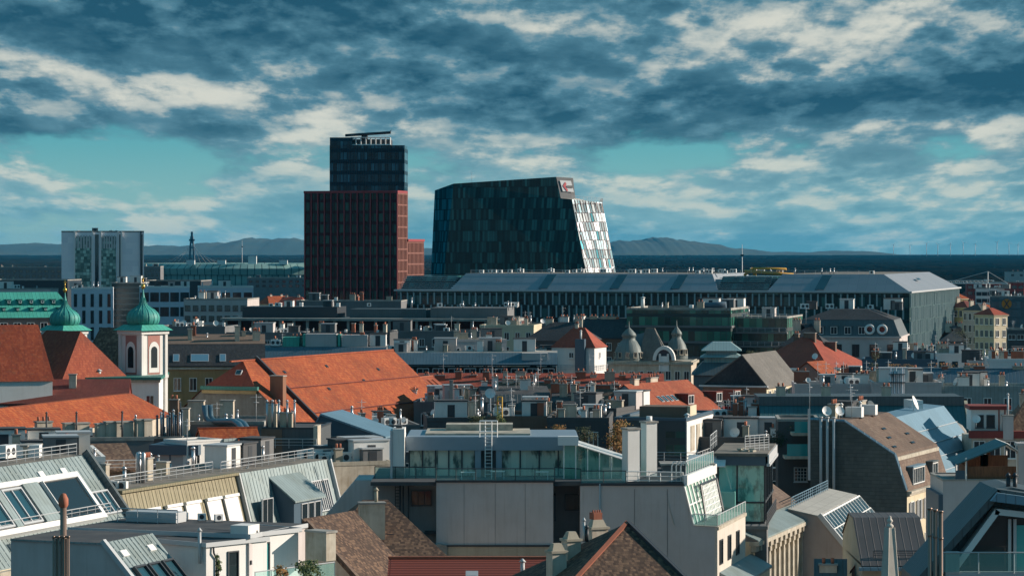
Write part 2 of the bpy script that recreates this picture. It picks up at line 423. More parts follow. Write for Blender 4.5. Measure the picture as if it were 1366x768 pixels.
def dish_mesh(r=.45):
    def fn():
        m = MB(); m.tube([(0, 0, 0), (0, 0, .9)], .04, 6, 0)
        prof = [(0.0, 0.0), (r*.5, r*.05), (r*.8, r*.14), (r, r*.24)]; b = MB(); b.lathe(prof, seg=14); b.lathe([(a, z-.02) for a, z in prof][::-1], seg=14)
        Mx = T(0, -.06, .95) @ Matrix.Rotation(R(68), 4, 'X')
        for f, s_ in zip(b.f, b.sm): m.face([Mx @ Vector(b.v[i]) for i in f], 0, s_)
        m.tube([(0, -.1, .7), (0, -.1-r*1.1, .85)], .015, 4, 1)
        return m.mesh('satellite_dish', [M_wmetal, M_dmetal])
    return cached(('dish', r), fn)
def hut_mesh(w, d, h, wall, top):
    def fn():
        m = MB(); m.box(-w/2, w/2, -d/2, d/2, 0, h, 0); m.box(-w/2-.12, w/2+.12, -d/2-.12, d/2+.12, h, h+.16, 1)
        m.box(-.45, .45, -d/2-.03, -d/2+.02, .05, min(h-.2, 2.0), 2)
        return m.mesh('roof_hut', [wall, top, M_dmetal])
    return cached(('hut', w, d, h, wall.name, top.name), fn)
def skylight_mesh(w, l, frame=None, glass=None):
    def fn():
        m = MB(); m.box(-w/2, w/2, 0, l, -.1, .09, 0)
        m.face([(-w/2+.07, .07, .094), (w/2-.07, .07, .094), (w/2-.07, l-.07, .094), (-w/2+.07, l-.07, .094)], 1)
        return m.mesh('skylight', [frame or M_alu, glass or M_glassb])
    return cached(('sky', w, l, frame and frame.name, glass and glass.name), fn)
def rail_mesh(pts, h=1.0, gap=1.2, mtl=None, glass=False, bars=2):
    m = MB(); pts = [Vector(p) for p in pts]
    for p, q in zip(pts, pts[1:]):
        L = (q-p).length; n = max(1, int(L/gap))
        for i in range(n+1):
            c = p.lerp(q, i/n); m.bar(c, c+Vector((0, 0, h)), .05)
        m.bar(p+Vector((0, 0, h)), q+Vector((0, 0, h)), .06)
        if glass:
            m.face([p+Vector((0, 0, .08)), q+Vector((0, 0, .08)), q+Vector((0, 0, h-.06)), p+Vector((0, 0, h-.06))], 1)
        else:
            for b in range(1, bars+1): m.bar(p+Vector((0, 0, h*b/(bars+1))), q+Vector((0, 0, h*b/(bars+1))), .035)
    return m.mesh('railing', [mtl or M_alu, M_clear])

class Bd:
    """a frame at a front-left base corner: x along the front, y to the back, z up (metres)"""
    def __init__(s, name, label, cat, x, D, ang, xb=None, W=None, L=10, ye=None, ze=None, wall=None, group=None, root=None, z0=0, body=True, wname='wall'):
        k = 0
        s.X0, s.D0, s.ang = X(x, D), D, ang; c, sn = math.cos(R(ang)), math.sin(R(ang))
        if W is None: k = (xb-683)/F; W = (k*D - s.X0)/(c - k*sn)
        s.W, s.L = W, L; s.ze = ze if ze is not None else Z(ye, D)
        s.M = T(s.X0, D, 0) @ RZ(ang)
        s.root = root.root if root is not None else thing(name, label, cat, s.M, group)
        s.z0 = z0
        if wall is not None and body:
            m = MB(); m.box(0, s.W, 0, L, z0, s.ze); s.put(wname, m.mesh(wname, [wall]))
    def put(s, name, me, M=None, parent=None):
        return link(name, me, s.M @ (M or Matrix()), parent or s.root)
    def part(s, name, mb, mats, M=None, parent=None): return s.put(name, mb.mesh(name, mats), M, parent)
    def face(s, f, u, z, d=0.0):
        if f == 'f': return T(u, -d, z)
        if f == 'r': return T(s.W+d, u, z) @ RZ(90)
        if f == 'l': return T(-d, s.L-u, z) @ RZ(-90)
        return T(s.W-u, s.L+d, z) @ RZ(180)
    # --- roofs
    def flat(s, mtl=None, par=.5, coping=None, t=.3, wall=None):
        m = MB(); z = s.ze
        m.box(t, s.W-t, t, s.L-t, z-.05, z+.06, 0); s.part('roof', m, [mtl or M_gravel])
        if par:
            m = MB()
            m.box(-.05, s.W+.05, -.05, t, z, z+par); m.box(-.05, s.W+.05, s.L-t, s.L+.05, z, z+par)
            m.box(-.05, t, t, s.L-t, z, z+par); m.box(s.W-t, s.W+.05, t, s.L-t, z, z+par)
            s.part('parapet', m, [coping or wall or M_conc])
        s.top = z+.06; return s
    def gable(s, h, mtl, oh=.4, cut=0, wall=None, ridge=None, yr=None, t=.22, cap=None):
        """ridge parallel to the front"""
        yr = s.L/2 if yr is None else yr; s.yr = yr; s.h = h; z = s.ze
        k0 = h/yr; k1 = h/(s.L-yr)
        pr = [(-oh, z-oh*k0), (yr, z+h), (s.L+oh, z-oh*k1), (s.L+oh, z-oh*k1+t), (yr, z+h+t), (-oh, z-oh*k0+t)]
        m = MB(); m.extr(pr, -.15, s.W+.15); s.roof = s.part('roof', m, [mtl])
        if wall is not None:
            m = MB(); m.extr([(0, z), (s.L, z), (yr, z+h)], 0, s.W); s.part('gable_wall', m, [wall])
        if cap is not None:
            m = MB(); m.box(-.2, s.W+.2, yr-.16, yr+.16, z+h+t-.05, z+h+t+.1); s.part('ridge_cap', m, [cap])
        s.top = z+h; s.slope = math.atan2(h, yr); s.k = k0; return s
    def gabley(s, h, mtl, oh=.4, wall=None, t=.22, xr=None):
        """ridge running to the back"""
        xr = s.W/2 if xr is None else xr; z = s.ze; k0 = h/xr; k1 = h/(s.W-xr)
        pr = [(-oh, z-oh*k0), (xr, z+h), (s.W+oh, z-oh*k1), (s.W+oh, z-oh*k1+t), (xr, z+h+t), (-oh, z-oh*k0+t)]
        m = MB()
        n = len(pr)
        for i in range(n):
            p, q = pr[i], pr[(i+1) % n]
            m.face([(p[0], s.L+.15, p[1]), (p[0], -.15, p[1]), (q[0], -.15, q[1]), (q[0], s.L+.15, q[1])])
        m.face([(p[0], -.15, p[1]) for p in pr]); m.face([(p[0], s.L+.15, p[1]) for p in reversed(pr)])
        s.part('roof', m, [mtl])
        if wall is not None:
            m = MB(); m.face([(0, 0, z), (s.W, 0, z), (xr, 0, z+h)]); s.part('gable_wall', m, [wall]); m = MB(); m.face([(s.W, s.L, z), (0, s.L, z), (xr, s.L, z+h)]); s.part('gable_wall', m, [wall])
        s.top = z+h; return s
    def hip(s, h, ix, iy=None, mtl=None, oh=.4, topm=None, ix2=None, iy2=None, name='roof'):
        iy = s.L/2 if iy is None else iy
        k = h/max(iy, .1); m = MB()
        m.frustum(-oh, s.W+oh, -oh, s.L+oh, s.ze-.02, h, ix+oh, iy+oh if iy < s.L/2 else s.L/2+oh, 0, None if ix2 is None else ix2+oh, iy2, 1)
        s.roof = s.part(name, m, [mtl, topm or mtl]); s.top = s.ze+h; s.slope = math.atan2(h, iy+(oh if iy < s.L/2 else oh)); s.oh = oh; s.k = math.tan(s.slope); return s
    def prof(s, pts, mtl, ox=0.0, wall=None, top=None, t=.12, name='roof', ribs=0):
        """pts [(y,dz)] from the front eave to the back eave, extruded; gable ends filled with wall"""
        P_ = [(y, s.ze+z) for y, z in pts]
        m = MB()
        up = [(y, z+t) for y, z in reversed(P_)]
        for i, (p, q) in enumerate(zip(P_, P_[1:])):
            flatp = abs(q[1]-p[1]) < .25*abs(q[0]-p[0])
            m.face([(-ox, p[0], p[1]+t), (s.W+ox, p[0], p[1]+t), (s.W+ox, q[0], q[1]+t), (-ox, q[0], q[1]+t)], 1 if flatp and top else 0)
        for p, q in zip(P_, P_[1:]):
            m.face([(-ox, q[0], q[1]), (-ox, p[0], p[1]), (-ox, p[0], p[1]+t), (-ox, q[0], q[1]+t)]); m.face([(s.W+ox, p[0], p[1]), (s.W+ox, q[0], q[1]), (s.W+ox, q[0], q[1]+t), (s.W+ox, p[0], p[1]+t)])
        m.face([(-ox, P_[0][0], P_[0][1]), (s.W+ox, P_[0][0], P_[0][1]), (s.W+ox, P_[0][0], P_[0][1]+t), (-ox, P_[0][0], P_[0][1]+t)])
        if ribs:
            for i, (p, q) in enumerate(zip(P_, P_[1:])):
                if abs(q[1]-p[1]) < .25*abs(q[0]-p[0]): continue
                for k in range(int(s.W/ribs)):
                    x = (k+.5)*ribs; m.bar((x, p[0], p[1]+t+.02), (x, q[0], q[1]+t+.02), .055, 0)
        s.roof = s.part(name, m, [mtl, top or mtl])
        if P_[-1][1] > s.ze+.3 and wall is not None:
            m = MB(); y = P_[-1][0]; m.face([(s.W, y, s.ze), (0, y, s.ze), (0, y, P_[-1][1]), (s.W, y, P_[-1][1])]); s.part('back_wall', m, [wall])
        if wall is not None:
            PP = P_; P_ = [(P_[0][0], min(P_[0][1], s.ze)), *P_[1:], (P_[-1][0], min(P_[-1][1], s.ze-.01))]
            for x_ in (0, s.W): a = [(x_, y, z) for y, z in P_]; m = MB(); m.face(a if x_ else a[::-1]); s.part('gable_wall', m, [wall])
            P_ = PP
        s.pp = P_; s.top = max(z for y, z in P_); s.t = t; return s
    def on(s, y):
        """roof height above a profile/gable at depth y"""
        for p, q in zip(s.pp, s.pp[1:]):
            if p[0] <= y <= q[0]: return p[1]+(q[1]-p[1])*(y-p[0])/(q[0]-p[0])+s.t
        return s.ze
    def slopeM(s, seg, u, v, lift=0.0):
        """frame lying on slope segment seg of the profile, u along the front, v metres up the slope"""
        p, q = s.pp[seg], s.pp[seg+1]; a = math.atan2(q[1]-p[1], q[0]-p[0])
        return T(u, p[0]+v*math.cos(a), p[1]+v*math.sin(a)) @ RX(a) @ T(0, 0, s.t+lift)
    # --- details
    def wins(s, f, n, z0, w=1.1, h=1.7, rows=1, dz=3.6, u0=None, u1=None, frame=None, glass=None, nx=2, ny=1, d=0.0, sill=True, skip=()):
        Wd = s.W if f in 'fb' else s.L; u0 = Wd/n/2 if u0 is None else u0; u1 = Wd-Wd/n/2 if u1 is None else u1
        me = win_mesh(w, h, frame or M_wmetal, glass or M_glass, nx, ny, sill)
        for r in range(rows):
            for i in range(n):
                if (r, i) in skip: continue
                s.put('window', me, s.face(f, u0+(u1-u0)*i/max(1, n-1), z0+r*dz, d))
        return s
    def chim(s, x, y, z, w=.9, d=.6, h=1.8, pots=2, wall=None, rot=0, pm=None, z_to=.8):
        s.put('chimney', chimney_mesh(w, d, h+z_to, pots, wall or M_dirtyw, pm), T(x, y, z-z_to) @ RZ(rot)); return s
    def cornice(s, z, h=.4, d=.35, mtl=None, name='cornice'):
        m = MB(); m.box(-d, s.W+d, -d, s.L+d, z, z+h); s.part(name, m, [mtl or M_stone]); return s
    def clutter(s, n, seed, x0=None, x1=None, y0=None, y1=None, z=None, kinds='cavdth', wall=None, hmax=2.2):
        r = random.Random(seed); z = s.top if z is None else z
        x0 = .8 if x0 is None else x0; x1 = s.W-.8 if x1 is None else x1; y0 = .8 if y0 is None else y0; y1 = s.L-.8 if y1 is None else y1
        used = []
        for i in range(n):
            k = r.choice(kinds)
            for tr in range(8):
                x, y = r.uniform(x0, x1), r.uniform(y0, y1)
                if all(abs(x-a) > 1.0 or abs(y-b) > 1.0 for a, b in used): break
            used.append((x, y))
            if k == 'c': s.chim(x, y, z, *r.choice([(.8, .6), (1.6, .7), (1.1, .7), (2.2, .7)]), r.choice([1.2, 1.6, 2.0]), r.choice([0, 2, 3]), r.choice([M_dirtyw, M_beige, M_rust, M_white, M_white, M_stone] if wall is None else [wall]), r.choice([0, 90]))
            elif k == 'a': s.put('air_conditioner', ac_mesh(r.choice([0, 1, 2])), T(x, y, z) @ RZ(r.choice([0, 90, 20])))
            elif k == 'v': s.put('vent_pipe', vent_mesh(r.choice([.9, 1.4, 2.2]), r.choice([.12, .18])), T(x, y, z-.1))
            elif k == 't': s.put('antenna', antenna_mesh(r.choice([2.5, 3.5])), T(x, y, z-.1) @ RZ(r.uniform(0, 180)))
            elif k == 'd': s.put('satellite_dish', dish_mesh(r.choice([.4, .6])), T(x, y, z-.1) @ RZ(r.uniform(-70, 40)))
            elif k == 'h': s.put('roof_hut', hut_mesh(*r.choice([(3, 2.4, 2.2), (2.2, 2, 1.6), (4, 2.6, 2.4)]), r.choice([M_grayw, M_mgray, M_white, M_dgray, M_white]), r.choice([M_tar, M_alu])), T(x, y, z-.05))
        return s
    def dormer(s, seg, u, v, w=1.6, h=1.5, wall=None, roof=None, glass=None, frame=None, kind='gable', nx=2):
        """dormer with an upright front standing on profile segment seg"""
        p, q = s.pp[seg], s.pp[seg+1]; a = math.atan2(q[1]-p[1], q[0]-p[0])
        y = p[0]+v*math.cos(a); z = p[1]+v*math.sin(a)+s.t
        dep = (h+.7)/max(math.tan(a), .3)
        if kind == 'gable':
            pr = [(-w/2-.15, h), (0, h+w*.35), (w/2+.15, h)]
        elif kind == 'arch':
            pr = [(-w/2-.1, h)] + [((w/2+.1)*math.sin(R(t)), h+w*.35*math.cos(R(t))) for t in (-60, -30, 0, 30, 60)] + [(w/2+.1, h)]
        else:
            pr = [(-w/2-.15, h+.12), (w/2+.15, h+.12)]
        def fn():
            m = MB(); m.box(-w/2, w/2, 0, dep, 0, h, 0)
            f = [(-w/2-.15, h), *pr[1:-1], (w/2+.15, h)] if len(pr) > 2 else [(-w/2-.15, h), (w/2+.15, h), (w/2+.15, h+.16), (-w/2-.15, h+.16)]
            n = len(f)
            for i in range(n):
                A, B = f[i], f[(i+1) % n]
                m.face([(B[0], -.15, B[1]), (A[0], -.15, A[1]), (A[0], dep, A[1]), (B[0], dep, B[1])][::-1], 1)
            m.face([(A[0], -.15, A[1]) for A in f], 2 if len(pr) > 2 else 1)
            return m.mesh('dormer', [wall or M_zinc, roof or M_zinc, frame or M_wmetal])
        key = ('dm', w, h, round(dep, 2), kind, (wall or M_zinc).name, (roof or M_zinc).name, (frame or M_wmetal).name)
        o = s.put('dormer', cached(key, fn), T(u, y, z))
        s.put('window', win_mesh(w-.35, h-.35, frame or M_wmetal, glass or M_glass, nx, 1, False), T(u, y-.01, z+.2), o)
        return s
# ------------------------------------------------------------ the setting: ground, forest, hills
m = MB(); m.face([(-26000, -600, 0), (26000, -600, 0), (26000, 30000, 0), (-26000, 30000, 0)])
structure('ground', m, mat('street_ground', (.045, .045, .047), .95, fn=f_noise((.075, .07, .065), .02)))
def wood(name, y0, y1, hmin, hmax, nx, ny, seed, label):
    """a far wood: one lumpy canopy of many crowns with gaps"""
    r = random.Random(seed); m = MB()
    for j in range(ny):
        Y = y0*(y1/y0)**(j/ny)
        half = .19*Y
        for i in range(nx):
            x = -half+2*half*(i+r.random())/nx; y = Y*(1+2.6*r.random()*((y1/y0)**(1/ny)-1)); h = r.uniform(hmin, hmax)
            w = 2*half/nx*r.uniform(.7, 1.4); d = Y*((y1/y0)**(1/ny)-1)*r.uniform(.5, .8)
            ring = []
            for k in range(6):
                t = k*math.pi/3+r.random()*.5; ring.append((x+math.cos(t)*w, y+math.sin(t)*d, h*r.uniform(.92, .99)))
            top = (x+r.uniform(-.3, .3)*w, y, h)
            for k in range(6):
                a, b = ring[k], ring[(k+1) % 6]
                m.face([a, b, top]); m.face([(a[0], a[1], 0), (b[0], b[1], 0), b, a])
    o = link(name, m.mesh(name, mat('far_wood', (.008, .013, .011), 1.0, spec=0.0, fn=f_noise((.024, .020, .013), .004))), Matrix()); tag(o, label, 'wood', kind='stuff')
wood('woodland', 2300, 17000, 18.4, 19.6, 300, 46, 3, 'dark bare winter woodland stretching across the plain to the horizon')
def hills(name, pts, D, seed, depth=2500):
    m = MB(); r = random.Random(seed); xs = []
    n = 160; a, b = pts[0][0], pts[-1][0]
    def hgt(px):
        for p, q in zip(pts, pts[1:]):
            if p[0] <= px <= q[0]:
                t = (px-p[0])/(q[0]-p[0]); t = t*t*(3-2*t); return p[1]+(q[1]-p[1])*t
        return pts[-1][1]
    ph = [r.random()*6 for _ in range(6)]
    rows = []
    for j in range(9):
        v = j/8; row = []
        for i in range(n+1):
            px = a+(b-a)*i/n; h = Z(hgt(px), D); s = math.sin(math.pi*min(1, v*1.0)) if v < 1 else 0
            h = h*s*(1+.05*math.sin(px*.11+ph[0]+v*3)+.03*math.sin(px*.31+ph[1]+v*9))+.02*h*math.sin(px*.7+ph[2]+5*v)*s
            row.append((X(px, D), D-depth+2*depth*v, max(h, 0)))
        rows.append(row)
    for A, B in zip(rows, rows[1:]):
        for i in range(n): m.face([A[i], A[i+1], B[i+1], B[i]], 0, True)
    structure(name, m, mat('hill_ground', (.030, .060, .055), .95, fn=f_noise((.06, .075, .055), .0012)))
hills('hills', [(-150, 332), (-60, 327), (60, 325), (160, 327.5), (240, 328), (300, 323), (350, 317.5), (400, 319), (450, 325), (560, 331), (660, 331.5)], 21000, 4)
hills('hills', [(780, 333), (825, 322), (872, 317.5), (905, 319), (945, 325.5), (985, 332), (1030, 336), (1080, 336.5), (1125, 334.5), (1150, 335), (1185, 342)], 20000, 5)

# ------------------------------------------------------------ far landmarks on the plain
b = Bd('slab_tower', 'white high-rise slab with two dark green glass strips on the far left', 'high-rise', 82, 1500, 7, xb=192, L=16, ye=310, wall=mat('slab_white', (.86, .87, .90), .8, fn=f_panes(3.2, 2.9, (.74, .77, .82), pw=1)))
b.flat(M_tar, .8)
Wd = b.W
gm = mat('slab_glass', (.010, .10, .085), .2, fn=f_panes(1.6, 1.55, (.45, .70, .62), .5, (.02, .10, .09), .15, 1.8), spec=.8)
for u0, u1 in ((.155, .36), (.475, .66)):
    m = MB(); m.box(Wd*u0, Wd*u1, -.25, .2, 0, b.ze-2); b.part('glass_strip', m, [gm])
    m = MB()
    for k in range(6): m.box(Wd*(u0+(u1-u0)*(k+.1)/6), Wd*(u0+(u1-u0)*(k+.7)/6), -.45, -.26, b.ze-8, b.ze-1.5)
    b.part('louvre', m, [M_alu])
for u in (.15, .365, .465, .675, .72, .955):
    m = MB(); m.box(Wd*u, Wd*(u+.016), -.9, 0, 0, b.ze+.5); b.part('pier', m, [M_wmetal if u < .9 else M_dmetal])
for u0, u1 in ((.405, .45), (.70, .715), (.97, .985)):
    m = MB(); m.box(Wd*u0, Wd*u1, -.12, .1, 0, b.ze-1); b.part('window_strip', m, [M_glass])
b.clutter(5, 3, kinds='ah')

# cable-stayed bridge pylon
D = 5200
b = Bd('bridge_pylon', 'dark A-shaped cable-stayed bridge pylon rising in front of the hills', 'bridge pylon', 256, D, 0, W=10, L=6, ze=10)
zt = Z(309, D)
m = MB(); m.tube([(-6, 0, 0), (-2.6, 0, zt*.70), (-1.5, 0, zt-8)], [1.9, 1.6, 1.5], 6, 0, smooth=False); m.tube([(6, 0, 0), (2.6, 0, zt*.70), (1.5, 0, zt-8)], [1.9, 1.6, 1.5], 6, 0, smooth=False)
m.box(-4, 4, -2, 2, zt*.66, zt*.69); m.box(-1.8, 1.8, -2, 2, zt-20, zt); m.box(-5, 5, -2, 2, zt-16, zt-13); b.part('pylon', m, [M_bmetal])
for i in range(5):
    for sd in (-1, 1):
        m = MB(); m.tube([(0, 0, zt-16-i*4), (sd*(20+14*i), 0, 18)], .16, 4); b.part('stay_cable', m, [M_alu])
m = MB(); m.box(-240, 240, -8, 8, 14, 18); b.part('bridge_deck', m, [M_conc])

# stadium
D = 2900
b = Bd('stadium', 'pale green oval stadium with a wide ribbed roof rim on the plain', 'stadium', 330, D, 0, W=10, L=6, ze=10)
M_stad = mat('stadium_panels', (.16, .30, .28), .6, fn=f_panes(6, 60, (.30, .46, .42), 0, (.08, .14, .13), 1.2, 1.0))
for nm, pr, mt in (('facade', [(128, 0), (126, 14), (128, 22), (128, 30)], [M_stad]), ('roof_rim', [(130, 30), (131, 36), (124, 40.5), (96, 38), (92, 33), (92, 31), (130, 30)], [mat('stadium_rim', (.17, .30, .27), .6, fn=f_panes(7, 90, (.26, .40, .36), 0, (.05, .10, .10), .9, 1.0))])):
    m = MB(); m.lathe(pr, 0, 130, seg=72, smooth=False)
    b.part(nm, m, mt)
for i in range(5):
    m = MB(); m.box(-60+30*i, -52+30*i, 8, 14, 40, 44+(i == 2)*4); b.part('camera_cabin', m, [M_wmetal])
# wind turbines, masts, cranes
for i, (px, h) in enumerate(((1236, 9), (1251, 7), (1268, 8), (1285, 10), (1301, 8), (1330, 11), (1346, 9), (1358, 7), (1214, 6), (1192, 7))):
    D = 15500+i*150; b = Bd('wind_turbine', 'tiny white wind turbine on the horizon behind the forest', 'wind turbine', px, D, 0, W=1, L=1, ze=1, group='wind turbines on the right horizon')
    zt = Z(332-h*.8, D); m = MB(); m.tube([(0, 0, 0), (0, 0, zt)], [1.8, 1.2], 5); b.part('tower', m, [M_alu])
    a0 = rnd.uniform(0, 120)
    m = MB()
    for k in range(3): m.tube([(0, -3, zt), (18*math.cos(R(a0+120*k)), -3, zt+18*math.sin(R(a0+120*k)))], [.9, .3], 4)
    b.part('rotor', m, [M_alu])
for px, D, py, lb in ((990, 3000, 326, 'thin radio mast standing right of the dark glass tower behind the mall'), (323, 6000, 320, 'thin radio mast beside the bridge pylon above the stadium')):
    b = Bd('radio_mast', lb, 'mast', px, D, 0, W=1, L=1, ze=1); z = Z(py, D)
    m = MB(); m.tube([(0, 0, 0), (0, 0, z)], [.9, .25], 4); b.part('mast', m, [M_alu])
    m = MB(); m.box(-1.6, 1.6, -1, 1, z*.8, z*.8+2); b.part('platform', m, [M_dmetal])
def crane(px, py, D, lb, jib=30, ang=0):
    b = Bd('tower_crane', lb, 'crane', px, D, ang, W=1, L=1, ze=1); z = Z(py, D); m = MB()
    for sx in (-.8, .8):
        for sy in (-.8, .8): m.bar((sx, sy, 0), (sx, sy, z), .25)
    for k in range(int(z/3)): m.bar((-.8, -.8, k*3), (.8, -.8, k*3+3), .15); m.bar((.8, .8, k*3), (.8, -.8, k*3+3), .15)
    b.part('mast', m, [M_wmetal]); m = MB()
    m.bar((-10, 0, z), (jib, 0, z), .4); m.bar((-2, 0, z+1.6), (jib-2, 0, z+1.2), .25)
    for k in range(int(jib/2)): m.bar((k*2, 0, z), (k*2+1, 0, z+1.4), .15); m.bar((k*2+1, 0, z+1.4), (k*2+2, 0, z), .15)
    m.bar((0, 0, z), (0, 0, z+6), .4); m.bar((0, 0, z+6), (jib*.7, 0, z+1.4), .12); m.bar((0, 0, z+6), (-10, 0, z), .12)
    b.part('jib', m, [M_wmetal]); m = MB(); m.box(-11, -7, -1, 1, z-2.5, z-.3); b.part('counterweight', m, [M_conc])
crane(1318, 378, 1500, 'pale tower crane above the far right rooftops', 24, 160)
# long low blocks and sheds in the plain
far = [
 (-10, 2100, 0, 83, 14, 357, M_mgray, 'long pale office block at far left edge below the hills', 3, 11),
 (192, 2200, -3, 214, 14, 356, M_mgray, 'small grey block directly right of the white high-rise slab', 3, 3),
 (-10, 1500, -3, 80, 18, 374, M_dgray, 'dark low block left of the white high-rise slab', 2, 9),
 (1120, 3300, 0, 1180, 20, 368, M_grayw, 'pale low hall at the forest edge behind the mall roof', 1, 6),
 (1290, 1700, -6, 1366, 20, 377, M_redw, 'reddish brown long block at the right edge under the forest', 2, 9),
 (1302, 1500, -8, 1340, 18, 385, M_white, 'small white far block left of the reddish long block', 2, 5),
 (1345, 2600, 0, 1380, 20, 363, M_grayw, 'grey shed at the far right forest edge', 1, 3),
 (330, 2300, 0, 410, 20, 371, M_mgray, 'grey low block below the stadium', 2, 9),
]
for (x, D, a, xb, L, ye, wl, lb, rows, n) in far:
    b = Bd('office_block', lb, 'building', x, D, a, xb=xb, L=L, ye=ye, wall=wl); b.flat(M_tar, .6)
    b.wins('f', n, b.ze-3.4*rows, 2.4, 1.7, rows, 3.4, frame=M_dmetal, nx=1, sill=False); b.clutter(4, x+5, kinds='ahc')
# suburb houses at the edge of the plain
r = random.Random(21)
sub = [(M_white, 'white'), (M_cream, 'cream'), (M_ochre, 'ochre'), (M_pink, 'pink'), (M_grayw, 'grey'), (M_mgray, 'dark grey')]
rf = [(M_redtile, 'red tiled'), (M_dred, 'dark red'), (M_slate, 'slate'), (M_tar, 'felt'), (M_orange, 'orange tiled')]
zones = [(340, 408, 1250, 1900, 12, 'left of the red tower'), (1286, 1380, 1150, 2300, 26, 'right of the mall'), (190, 335, 1150, 1900, 12, 'behind the white office wings'), (-5, 82, 1120, 1700, 10, 'behind the green copper roof')]
for za, zb_, d0, d1, n, where in zones:
    for i in range(n):
        D = d0+(d1-d0)*(i+.5)/n; px = r.uniform(za, zb_-12); (wl, wn), (rm, rn) = r.choice(sub), r.choice(rf)
        b = Bd('town_house', '%s far town house with a %s roof %s' % (wn, rn, where), 'house', px, D, r.choice([-16, -8, 20, 35]), W=r.uniform(14, 26), L=14, ze=r.uniform(14, 24), wall=wl, group='far town houses '+where)
        b.hip(r.uniform(3, 6), 3, mtl=rm); b.wins('f', 5, b.ze-3, 1.3, 1.8, 2, -3.4)
        b.chim(b.W*.3, 7, b.top-1, 1.4, .7, 1.6); b.chim(b.W*.7, 7, b.top-1, 1.4, .7, 1.6)

# ------------------------------------------------------------ red and blue office tower
b = Bd('office_tower', 'tall tower with red-ribbed lower block and dark blue glass top carrying a roof crane', 'tower', 407, 900, -16, xb=530, L=9, ye=258)
M_rt = mat('red_tower_glass', (.010, .016, .016), .12, fn=f_panes(1.55, 3.3, (.03, .10, .08), 0, (.045, .008, .012), .30, 2.4, .9), spec=.25)
M_rr = mat('red_rib', (.27, .035, .042), .6); M_ro = mat('salmon_facade', (.24, .10, .078), .8, fn=f_plaster(.2)); M_rs = mat('salmon_windows', (.10, .05, .04), .3, fn=f_panes(1.35, 3.3, (.30, .14, .10), 0, (.22, .095, .075), .6, 1.5, 1.1))
m = MB(); m.box(0, b.W, 0, b.L, 0, b.ze); o = b.part('lower_block', m, [M_rt])
def ribs(bd, f, L, n, z0, z1, w, d, mtl, u0=0, name='ribs'):
    m = MB()
    for i in range(n+1):
        u = u0+L*i/n
        if f == 'f': m.box(u-w/2, u+w/2, -d, -.003, z0, z1)
        elif f == 'r': m.box(bd.W+.003, bd.W+d, u-w/2, u+w/2, z0, z1)
    return bd.part(name, m, [mtl])
ribs(b, 'f', b.W, 14, 0, b.ze+.4, .36, .45, M_rr)
m = MB(); m.box(-.3, b.W+.3, -.5, b.L+.1, b.ze, b.ze+.7); b.part('roof_edge', m, [M_rr])
def grid_face(bd, wname, y0, y1, z1, mw, x=None, fl=3.3, cw=1.35, thick=.5):
    """salmon grid of piers and spandrels standing on the lit right-hand side"""
    x = bd.W if x is None else x; thick = .28; m = MB(); n = max(1, round((y1-y0)/cw))
    for i in range(n+1): y = y0+(y1-y0)*i/n; m.box(x, x+thick, y-mw/2, y+mw/2, 0, z1)
    k = 0; z = z1
    while z > 4: m.box(x, x+thick-.07, y0, y1, z-.45, z); z -= fl
    q = MB(); q.box(x+.003, x+.05, y0, y1, 0, z1-.3); bd.part('side_windows', q, [M_rs])
    return bd.part(wname, m, [M_ro])
grid_face(b, 'side_grid', 0, b.L, b.ze, .42)
s = Bd(None, None, None, 407, 900, -16, xb=530, L=24, ye=258, root=b); s.L = 24; z2 = Z(322, 900)
m = MB(); m.box(4, s.W, b.L, 25, 0, z2); s.part('low_wing', m, [M_rt])
grid_face(s, 'wing_grid', b.L+.4, 25, z2, .42); m = MB(); m.box(3, s.W+.55, b.L, 25.2, z2, z2+.7); s.part('wing_roof', m, [M_rr])
u = Bd(None, None, None, 440, 914, -2, xb=539.5, L=15, ye=194, root=b)
M_bt = mat('blue_tower_glass', (.010, .030, .045), .15, fn=f_panes(1.05, 3.4, (.05, .24, .34), 0, (.008, .045, .07), .22, 1.6, 1.2), spec=.25)
m = MB(); m.box(0, u.W, 0, u.L, 40, u.ze); m.box(0, u.W*.30, 0, u.L, u.ze, u.ze+2.4); u.part('upper_block', m, [M_bt])
ribs(u, 'f', u.W, 42, 50, u.ze, .10, .16, M_dmetal, name='mullions')
m = MB(); m.box(u.W*.31, u.W*.80, 2, 12, u.ze, u.ze+1.9); u.part('plant_room', m, [M_dmetal])
m = MB()
for k in range(9):
    x = u.W*(.28+.066*k); m.bar((x, 1, u.ze), (x, 1, u.ze+2.4), .28)
m.bar((u.W*.28, 1, u.ze+2.4), (u.W*.80, 1, u.ze+2.4), .22); m.bar((u.W*.28, 1, u.ze+.15), (u.W*.82, 1, u.ze+.15), .3)
u.part('plant_frame', m, [M_wmetal])
m = MB(); zt = u.ze+3.1; m.tube([(u.W*.20, 2, zt), (u.W*.82, -1, zt+.75)], .42, 4, 0, smooth=False); m.tube([(u.W*.80, -1, zt+.7), (u.W*.83, -1, zt+1.5)], .12, 4); m.box(u.W*.42, u.W*.5, 1, 3, u.ze+1.9, zt+.3)
u.part('roof_crane', m, [M_dmetal])

